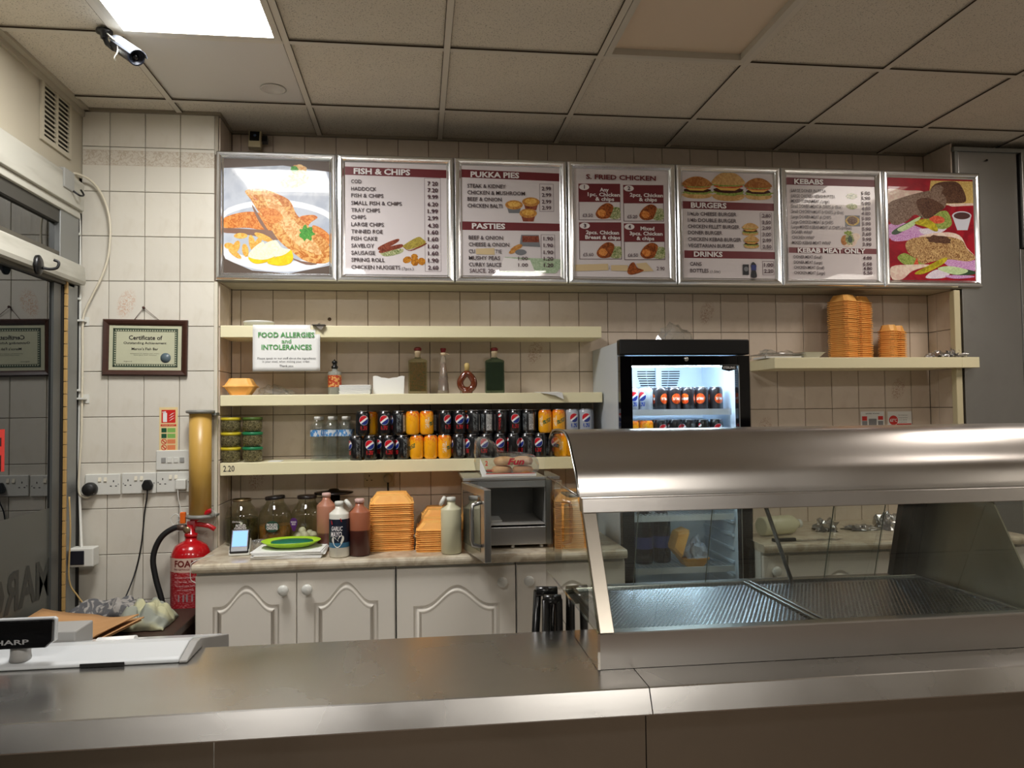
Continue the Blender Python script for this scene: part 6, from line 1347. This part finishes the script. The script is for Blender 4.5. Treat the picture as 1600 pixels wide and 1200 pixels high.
crumple('carrier_bag', 'white knotted carrier bag of food sitting in the open foam box', 'bag', (q.x+.012, 3.50, zf+.04), .058, .055, .075, wb_m, 41, .35, 26)

# ------------------------------------------------------------------ service counter
CT = .95; CF = 1.612; CBK = 2.055; XJ = atz(1003, 1060, CT).x
t = thing('service_counter', 'long brushed steel service counter across the foreground', 'counter', (.5, 1.8, 0))
for (a, b) in ((XL+.004, XJ-.0012), (XJ+.0012, 4.2)):
    prof = [(CF-.022, CT-.051), (CF-.0235, CT-.048), (CF-.001, CT-.002), (CF+.002, CT), (CBK-.002, CT), (CBK, CT-.002), (CBK, CT-.04), (CBK-.004, CT-.04), (CBK-.004, CT-.006), (CF+.008, CT-.006), (CF-.012, CT-.045), (CF+.02, CT-.045), (CF+.02, CT-.051)]
    MB().prism(prof, a, b, 'x').build('steel_top', counter_m, t)
cuts_ = [XL+.004, -.42, XJ, 2.0, 4.2]
for a, b in zip(cuts_[:-1], cuts_[1:]): MB().box(a+.0012, b-.0012, CF+.030, CF+.038, .1, CT-.044).build('front_panel', panel_m, t)
MB().box(XL+.004, 4.2, CF+.06, CF+.068, 0, .1).build('plinth', dark_m, t)
MB().box(XL+.004, 4.2, CF+.0385, CBK-.01, CT-.05, CT-.046).box(XL+.004, 4.2, CF+.0385, CBK-.03, .12, .14).box(XL+.004, XL+.02, CF+.04, CBK-.02, .14, CT-.05).box(.37, .385, CF+.04, CBK-.02, .14, CT-.05).build('inner_frame', Mat('counter_inside', (120, 116, 110), .5, .5), t)
# ledge behind the counter on the left, below the till
MB().box(XL+.006, -.45, CBK+.001, CBK+.40, .735, .75).build('till_ledge', Mat('ledge_grey', (120, 116, 108), .5), t)
MB().box(-.47, -.45, CBK+.36, CBK+.40, 0, .735).box(XL+.02, XL+.04, CBK+.36, CBK+.40, 0, .735).build('ledge_leg', Mat('ledge_leg_grey', (90, 88, 84), .5), t)

# ------------------------------------------------------------------ heated display case
X0, X1 = .407, 2.10; ZB = CT
t = thing('hot_display_case', 'curved stainless hot food display case with a sloping glass front', 'display case', (1.0, 2.0, ZB))
def cz(z): return z+CZ
# base tray housing
base = [(1.731, cz(-.599)), (1.731, cz(-.520)), (1.734, cz(-.517)), (1.765, cz(-.517)), (1.765, cz(-.545)), (2.335, cz(-.545)), (2.335, cz(-.599))]
MB().prism(base, X0+.004, X1, 'x').build('base', case_m, t)
# left end: one polished sheet following the whole outline
end = [(1.728, cz(-.5985)), (1.726, cz(-.515)), (1.896, cz(-.262)), (1.930, cz(-.225)), (1.937, cz(-.200)), (1.957, cz(-.169)), (1.990, cz(-.138)), (2.021, cz(-.108)), (2.063, cz(-.078)), (2.143, cz(-.060)), (2.290, cz(-.064)), (2.348, cz(-.090)), (2.424, cz(-.146)), (2.453, cz(-.200)), (2.440, cz(-.26)), (2.440, cz(-.5985))]
MB().prism(end[1:-1]+[(2.440, cz(-.516))], X0-.002, X0+.002, 'x').build('clear_end_panel', thin_glass('clear_end_acrylic', (244, 244, 236), 1.45), t)
MB().prism([(1.728, cz(-.5985)), (1.726, cz(-.516)), (2.440, cz(-.516)), (2.440, cz(-.5985))], X0-.002, X0+.0035, 'x').build('end_panel', mirror_m, t)
MB().prism([(y+.003 if i < 10 else y-.003, z-.003 if i in range(8, 13) else z) for i, (y, z) in enumerate(end)], X1, X1+.004, 'x').build('right_end_panel', dull_m, t)
MB().prism([(1.768, cz(-.5165)), (1.750, cz(-.5145)), (1.908, cz(-.262)), (2.19, cz(-.262)), (2.27, cz(-.53)), (2.27, cz(-.5445)), (1.768, cz(-.5445))], 1.552, 1.557, 'x').build('inner_end_panel', dull_m, t)
# rolled rim round the left end
MB().tube([Vector((X0, y, z)) for y, z in curve([(a, b, 0) for a, b in end[3:12]], 3) for y, z in [(y, z)]] if False else [Vector((X0, p.x, p.y)) for p in curve([(a, b, 0) for a, b in end[3:12]], 3)], .0035, 8).build('rim', skin_steel_m, t)
# hood: a curved sheet with thickness
outer = [(p.x, p.y) for p in curve([(a, b, 0) for a, b in [(1.930, cz(-.225)), (1.9355, cz(-.205)), (1.953, cz(-.166)), (1.984, cz(-.138)), (2.016, cz(-.107)), (2.046, cz(-.084)), (2.078, cz(-.068)), (2.115, cz(-.061)), (2.17, cz(-.058)), (2.235, cz(-.060)), (2.285, cz(-.066))]], 5)]
cyy, czz = 2.19, cz(-.25)
inner = [(y+(cyy-y)*.03, z-(.004 if z > cz(-.2) else 0)) for y, z in outer]
mb = MB(); n = len(outer)
for poly, sm in ((outer, True), (inner, True)):
    o = len(mb.v); mb.add([(X0+.003, y, z) for y, z in poly]+[(X1, y, z) for y, z in poly], [(i, i+1, n+i+1, n+i) for i in range(n-1)], 0, True)
mb.add([(X0+.003, *outer[0]), (X1, *outer[0]), (X1, *inner[0]), (X0+.003, *inner[0])], [(0, 1, 2, 3)]).add([(X0+.003, *outer[-1]), (X1, *outer[-1]), (X1, *inner[-1]), (X0+.003, *inner[-1])], [(0, 1, 2, 3)])
hood = mb.build('hood', case_m, t, fix=False)
MB().prism([(1.934, cz(-.222)), (1.9365, cz(-.205)), (1.941, cz(-.205)), (1.941, cz(-.222))], X0+.003, X1, 'x').build('hood_lip', skin_steel_m, t)
MB().box(X0+.006, X1, 2.10, 2.20, cz(-.246), cz(-.240)).build('inner_roof', dull_m, t)
MB().tube([(X0, 1.925, cz(-.2225)), (X0, 2.40, cz(-.2125))], .0028, 8).build('edge_trim', skin_steel_m, t)
MB().prism([(1.889, cz(-.262)), (1.898, cz(-.226)), (1.932, cz(-.226)), (1.932, cz(-.262))], X0+.003, X1, 'x').build('glass_header', case_m, t, bev=.002)
# sloping front glass with its left stile
g0 = Vector((0, 1.742, cz(-.517))); g1 = Vector((0, 1.903, cz(-.262)))
MB().add([(X0+.036, g0.y, g0.z), (X1, g0.y, g0.z), (X1, g1.y, g1.z), (X0+.036, g1.y, g1.z)], [(0, 1, 2, 3)]).build('front_glass', case_glass_m, t, fix=False)
MB().prism([(1.727, cz(-.516)), (1.745, cz(-.516)), (1.912, cz(-.262)), (1.892, cz(-.262))], X0+.004, X0+.038, 'x').build('glass_stile', steel('stile_steel', (150, 143, 132), .38, .04, .2, (8, 1, 1)), t, bev=.0015)
# back doors: four leaning panes in a track
b0 = Vector((0, 2.242, cz(-.530))); b1 = Vector((0, 2.160, cz(-.248)))
xs_ = [X0+.01, .637, .862, 1.245, 1.412, 1.478]
for k, (a, b) in enumerate(zip(xs_[:-1], xs_[1:])):
    s_ = .006*(k % 2)
    if k == 4: continue
    MB().add([(a, b0.y+s_, b0.z), (b+.012, b0.y+s_, b0.z), (b+.012, b1.y+s_, b1.z), (a, b1.y+s_, b1.z)], [(0, 1, 2, 3)]).build('rear_pane', bpy.data.materials['clear_glass'], t, fix=False)
for x in xs_[1:5]: MB().tube([(x, b0.y-.002, b0.z), (x, b1.y-.002, b1.z)], .0016, 6).build('pane_edge', Mat('pane_edge', (120, 126, 116), .3), t)
for a, b in ((1.470, 1.500), (1.512, 1.548)): MB().prism([(2.235, cz(-.53)), (2.262, cz(-.53)), (2.182, cz(-.248)), (2.155, cz(-.248))], a, b, 'x').build('door_upright', Mat('dark_anodised', (44, 42, 40), .35, .6), t)
MB().box(X0+.004, 1.55, 2.232, 2.272, cz(-.5448), cz(-.531)).build('door_track', Mat('track_steel', (120, 118, 112), .35, .9), t, bev=.002)
sa, sb = at(1195, 788, 2.13), at(1236, 905, 2.215); MB().tube([sa, sb], .006, 10).build('prop_rod', skin_steel_m, t)
# perforated trays
tray_m = Mat('perforated_steel', (178, 184, 192), .24, 1)
def tray(x0, x1, y0, y1, z, name):
    MB().box(x0, x1, y0, y0+.012, z-.004, z+.008).box(x0, x1, y1-.012, y1, z-.004, z+.008).box(x0, x0+.012, y0+.012, y1-.012, z-.004, z+.008).box(x1-.012, x1, y0+.012, y1-.012, z-.004, z+.008).build(name+'_rim', skin_steel_m, t, bev=.002)
    mb = MB(); px, py = .0115, .0105; j = 0; y = y0+.012
    while y+py <= y1-.010:
        x = x0+.012-(px/2 if j % 2 else 0)
        while x < x1-.012:
            a0, a1 = max(x, x0+.012), min(x+px, x1-.012)
            if a1-a0 > px*.7:
                h = [(a0+.0022, y+.0030), (a1-.0022, y+.0030), (a1-.0022, y+py-.0030), (a0+.0022, y+py-.0030)]; o_ = [(a0, y), (a1, y), (a1, y+py), (a0, y+py)]
                vs = [(p[0], p[1], z) for p in o_]+[(p[0], p[1], z-.0005) for p in h]
                mb.add(vs, [(0, 1, 5, 4), (1, 2, 6, 5), (2, 3, 7, 6), (3, 0, 4, 7)])
            x += px
        y += py; j += 1
    o = mb.build(name+'_mesh', tray_m, t, fix=False); o['kind'] = 'stuff'
tray(.445, .985, 1.775, 2.228, cz(-.533), 'tray'); tray(.992, 1.545, 1.775, 2.228, cz(-.533), 'tray')
# cupboard that carries the rear half of the case
t2 = thing('hot_cupboard', 'polished steel cupboard under the rear half of the display case', 'cupboard', (1.0, 2.25, 0))
MB().box(X0+.004, X1, 2.06, 2.438, .08, CT-.001).box(X0+.03, X1-.03, 2.10, 2.40, 0, .08).build('body', case_m, t2)
MB().box(X0-.002, X0+.0035, 2.06, 2.438, .08, CT-.001).build('end_panel', mirror_m, t2)
for a, b in ((X0+.01, 1.0), (1.004, X1-.01)): MB().box(a, b, 2.4385, 2.446, .12, CT-.06).build('sliding_door', case_m, t2)

# ------------------------------------------------------------------ till on the counter
rg = Mat('till_white', (200, 203, 204), .25, Coat_Weight=.3); rg2 = Mat('till_grey', (150, 148, 144), .45)
XR_ = -.556
t = thing('cash_register', 'low white cash register with receipt paper on the counter, left', 'cash register', (-.9, 2.1, CT))
side = [(1.935, CT+.001), (1.935, CT+.009), (1.947, CT+.014), (2.02, CT+.030), (2.05, CT+.029), (2.34, .905), (2.35, .895), (2.35, .752), (2.062, .752), (2.062, CT+.001)]
mb = MB(); n = 14
mb.prism(side, -1.48, XR_-.02, 'x')
mb.build('body', rg, t, bev=.005, seg=3)
MB().prism([(1.932, CT+.0012), (1.932, CT+.007), (1.98, CT+.018), (2.02, CT+.027), (2.05, CT+.026), (2.34, .903), (2.34, .86), (2.064, .93), (2.064, CT+.0012)], XR_-.02, XR_, 'x').build('side_cover', rg2, t, bev=.006, seg=3)
MB().box(-.80, -.70, 1.9325, 1.9345, CT+.001, CT+.010).build('drawer_slot', dark_m, t)
q0, q1 = at(88, 1003, 2.20), at(136, 1003, 2.20)
MB().box(q0.x-.02, q1.x, 2.13, 2.24, CT-.03, at(100, 987, 2.13).z).build('printer_cover', rg2, t, bev=.004)
ra, rb = at(155, 995, 2.20), at(214, 990, 2.20)
MB().tube([(ra.x, 2.19, ra.z-.014), (rb.x, 2.19, rb.z-.016)], .020, 20, flat=.7).build('receipt_roll', paper_m, t)
MB().tube([(rb.x+.006, 2.19, rb.z-.018), (rb.x+.028, 2.19, rb.z-.020)], .010, 14).build('roll_spindle', white_m, t)
# customer display on its pole
t = thing('customer_display', 'black customer display panel on a short white pole by the till', 'display', (-.97, 1.96, CT+.03))
dx1, dz1_, dz0_ = at(87, 966, 1.945).x, at(60, 966, 1.945).z, at(60, 1011, 1.945).z
Md = Matrix.Translation((0, 1.945, 0))
MB().prism([(dx1-.30, dz0_+.001), (dx1-.022, dz0_+.001), (dx1-.001, dz0_+.012), (dx1, dz1_-.004), (dx1-.006, dz1_), (dx1-.30, dz1_)], .004, .016, 'y').xf(Md).build('housing', rg, t, bev=.002)
MB().prism([(dx1-.298, dz0_-.001), (dx1-.020, dz0_-.001), (dx1-.005, dz0_+.012), (dx1-.003, dz1_-.005), (dx1-.008, dz1_-.003), (dx1-.298, dz1_-.003)], -.006, .0039, 'y').xf(Md).build('screen', gloss_black_m, t, bev=.0025, seg=3)
xe = at(45, 1003, 1.939).x; zt3 = at(20, 1004, 1.939).z
lettering([('SHARP', xe-.045, zt3, .09, .0105, .02)], 'lettering', plain('grey_legend', (150, 150, 150), .4), t, (0, 1.9388, 0))
pa, pb = at(14, 1030, 1.96), at(45, 1030, 1.96)
MB().lathe([(.024, CT+.016), (.022, CT+.03), (.021, dz0_+.006)], 24, ((pa.x+pb.x)/2, 1.968, 0)).build('pole', rg2, t)

# ------------------------------------------------------------------ bench with cardboard and cloths behind the counter
wood = Mat('dark_stained_wood', rough=.5); wood.color(wood.mix(wood.noise(4, 5, stretch=(2, 10, 10)), (64, 44, 32), (44, 30, 22)))
TX1 = at(258, 985, 2.95).x; TZ = .715
t = thing('wooden_bench', 'dark wooden bench under the cardboard and cloths by the left wall', 'bench', (-1.2, 3.1, 0))
MB().box(XL+.03, TX1, 2.86, 3.44, TZ-.03, TZ).build('top', wood, t, bev=.003)
MB().box(XL+.05, TX1-.02, 2.88, 2.90, TZ-.10, TZ-.03).box(TX1-.035, TX1-.015, 2.90, 3.40, TZ-.10, TZ-.03).build('apron', wood, t)
for x in (XL+.05, TX1-.065):
    for y in (2.88, 3.37): MB().box(x, x+.045, y, y+.045, 0, TZ-.10 if False else TZ-.031).build('leg', wood, t, bev=.002)
card = Mat('cardboard', rough=.75); card.color(card.mix(card.noise(6, 3, stretch=(1, 8, 1)), (196, 150, 100), (178, 132, 84)))
ca = [at(45, 961, 3.18), at(130, 968, 3.16), at(206, 956, 3.02), at(150, 992, 2.86), at(40, 1000, 2.85)]
def card_sheet(k, dz, dx, label):
    pts = [(XL+.035+dx, 2.87), (-1.17+dx, 2.88+.01*k), (TX1-.11+dx, 3.13+.02*k), (-1.12+dx, 3.30), (XL+.035+dx, 3.32)]
    mb = MB(); nx, ny = 12, 6; vs = []
    for j in range(ny+1):
        v = j/ny
        for i in range(nx+1):
            u = i/nx
            xa = pts[0][0]+(pts[1][0]-pts[0][0])*min(u/.7, 1)+(0 if u < .7 else (pts[2][0]-pts[1][0])*(u-.7)/.3)*(.3+.7*v)
            ya = 2.875+v*(.40-.02*k)*(1-.62*max(0, u-.45)/.55)
            zz = TZ+.006+dz+.030*(2*u-1)**2+.045*max(0, u-.6)*v+.012*v
            vs.append((xa, ya, zz))
    mb.add(vs, [(j*(nx+1)+i, j*(nx+1)+i+1, (j+1)*(nx+1)+i+1, (j+1)*(nx+1)+i) for j in range(ny) for i in range(nx)], 0, True)
    o = mb.build('cardboard_sheet', card, fix=False); md = o.modifiers.new('thick', 'SOLIDIFY'); md.thickness = .005; tag(o, label, 'cardboard')
card_sheet(0, 0, 0, 'brown cardboard sheet at the bottom of the pile on the bench'); card_sheet(1, .012, .012, 'brown cardboard sheet in the middle of the pile on the bench'); card_sheet(2, .025, -.004, 'curled brown cardboard sheet topmost on the bench')
cloth_m = Mat('grey_green_cloth', rough=.9); cloth_m.color(cloth_m.mix(cloth_m.ramp(cloth_m.noise(5, 3, dist=1), .45, .6), (146, 150, 138), (186, 184, 148)))
cloth2 = Mat('patterned_cloth', rough=.9); cloth2.color(cloth2.mix(cloth2.ramp(cloth2.noise(16, 3, dist=2), .44, .52), (156, 152, 146), (92, 92, 94)))
def cloth(name, label, c, sx, sy, sz, mat, seed):
    mb = MB(); nx, ny = 70, 44; vs = []
    for j in range(ny+1):
        for i in range(nx+1):
            u, v = i/nx*2-1, j/ny*2-1
            b = (max(0, 1-abs(u)**3)*max(0, 1-abs(v)**3))**.5
            w_ = mathutils.noise.noise(Vector((u*1.5+seed, v*1.5, seed)))
            fold = math.sin((u*1.2+v*1.9+w_*2.2)*4.2+seed); f2 = math.sin((u*2.4-v*1.1+w_*1.6)*3.1+seed*2)
            edge = 1+.14*mathutils.noise.noise(Vector((u*2, v*2, seed+9)))
            vs.append((c[0]+u*sx*edge+.006*f2*b, c[1]+v*sy*edge+.006*fold*b, c[2]+.002+sz*b*(.62+.16*fold+.12*f2+.25*w_)))
    mb.add(vs, [(j*(nx+1)+i, j*(nx+1)+i+1, (j+1)*(nx+1)+i+1, (j+1)*(nx+1)+i) for j in range(ny) for i in range(nx)], 0, True)
    o = mb.build(name, mat, fix=False); md = o.modifiers.new('thick', 'SOLIDIFY'); md.thickness = .003; return tag(o, label, 'cloth')
q = at(172, 948, 3.36); cloth('crumpled_cloth', 'grey patterned cloth crumpled behind the cardboard on the bench', (q.x, 3.365, TZ+.002), .155, .075, .085, cloth2, 3.3)
q = at(228, 960, 3.20); cloth('crumpled_cloth', 'pale green and grey cloth bunched on the bench corner', (q.x-.002, 3.20, TZ+.002), .100, .105, .105, cloth_m, 7.1)

# ------------------------------------------------------------------ folding stool standing behind the counter
bk_m = Mat('stool_black', (22, 22, 22), .22)
t = thing('folding_step', 'black folding step with rounded handle tops standing behind the counter', 'step stool', (.36, 2.16, 0))
u0, u1 = at(838, 925, 2.16), at(871, 925, 2.16); v0, v1 = at(850, 938, 2.12), at(877, 938, 2.12)
MB().tube([(u0.x, 2.17, u0.z), (u1.x, 2.17, u1.z)], .014, 16).build('rear_hinge', bk_m, t)
MB().tube([(v0.x, 2.128, v0.z), (v1.x, 2.128, v1.z)], .0145, 16).build('front_hinge', bk_m, t)
for x in (u0.x+.006, u1.x-.010):
    MB().tube([(x, 2.175, u0.z), (x-.012, 2.25, .62), (x-.022, 2.36, .03)], [.0115, .012, .012], 12).build('leg', bk_m, t)
    MB().lathe([(.015, .0005), (.014, .03)], 12, (x-.022, 2.36, 0)).build('rubber_foot', rubber_m, t)
for x, dx in ((v0.x+.006, -.004), (v1.x-.007, .0)):
    MB().tube([(x, 2.125, v0.z), (x+dx, 2.118, .62), (x+dx, 2.10, .03)], [.0115, .012, .012], 12).build('leg', bk_m, t)
    MB().lathe([(.015, .0005), (.014, .03)], 12, (x+dx, 2.10, 0)).build('rubber_foot', rubber_m, t)
MB().box(u0.x-.02, u1.x, 2.13, 2.28, .50, .52).build('tread', bk_m, t, bev=.004)
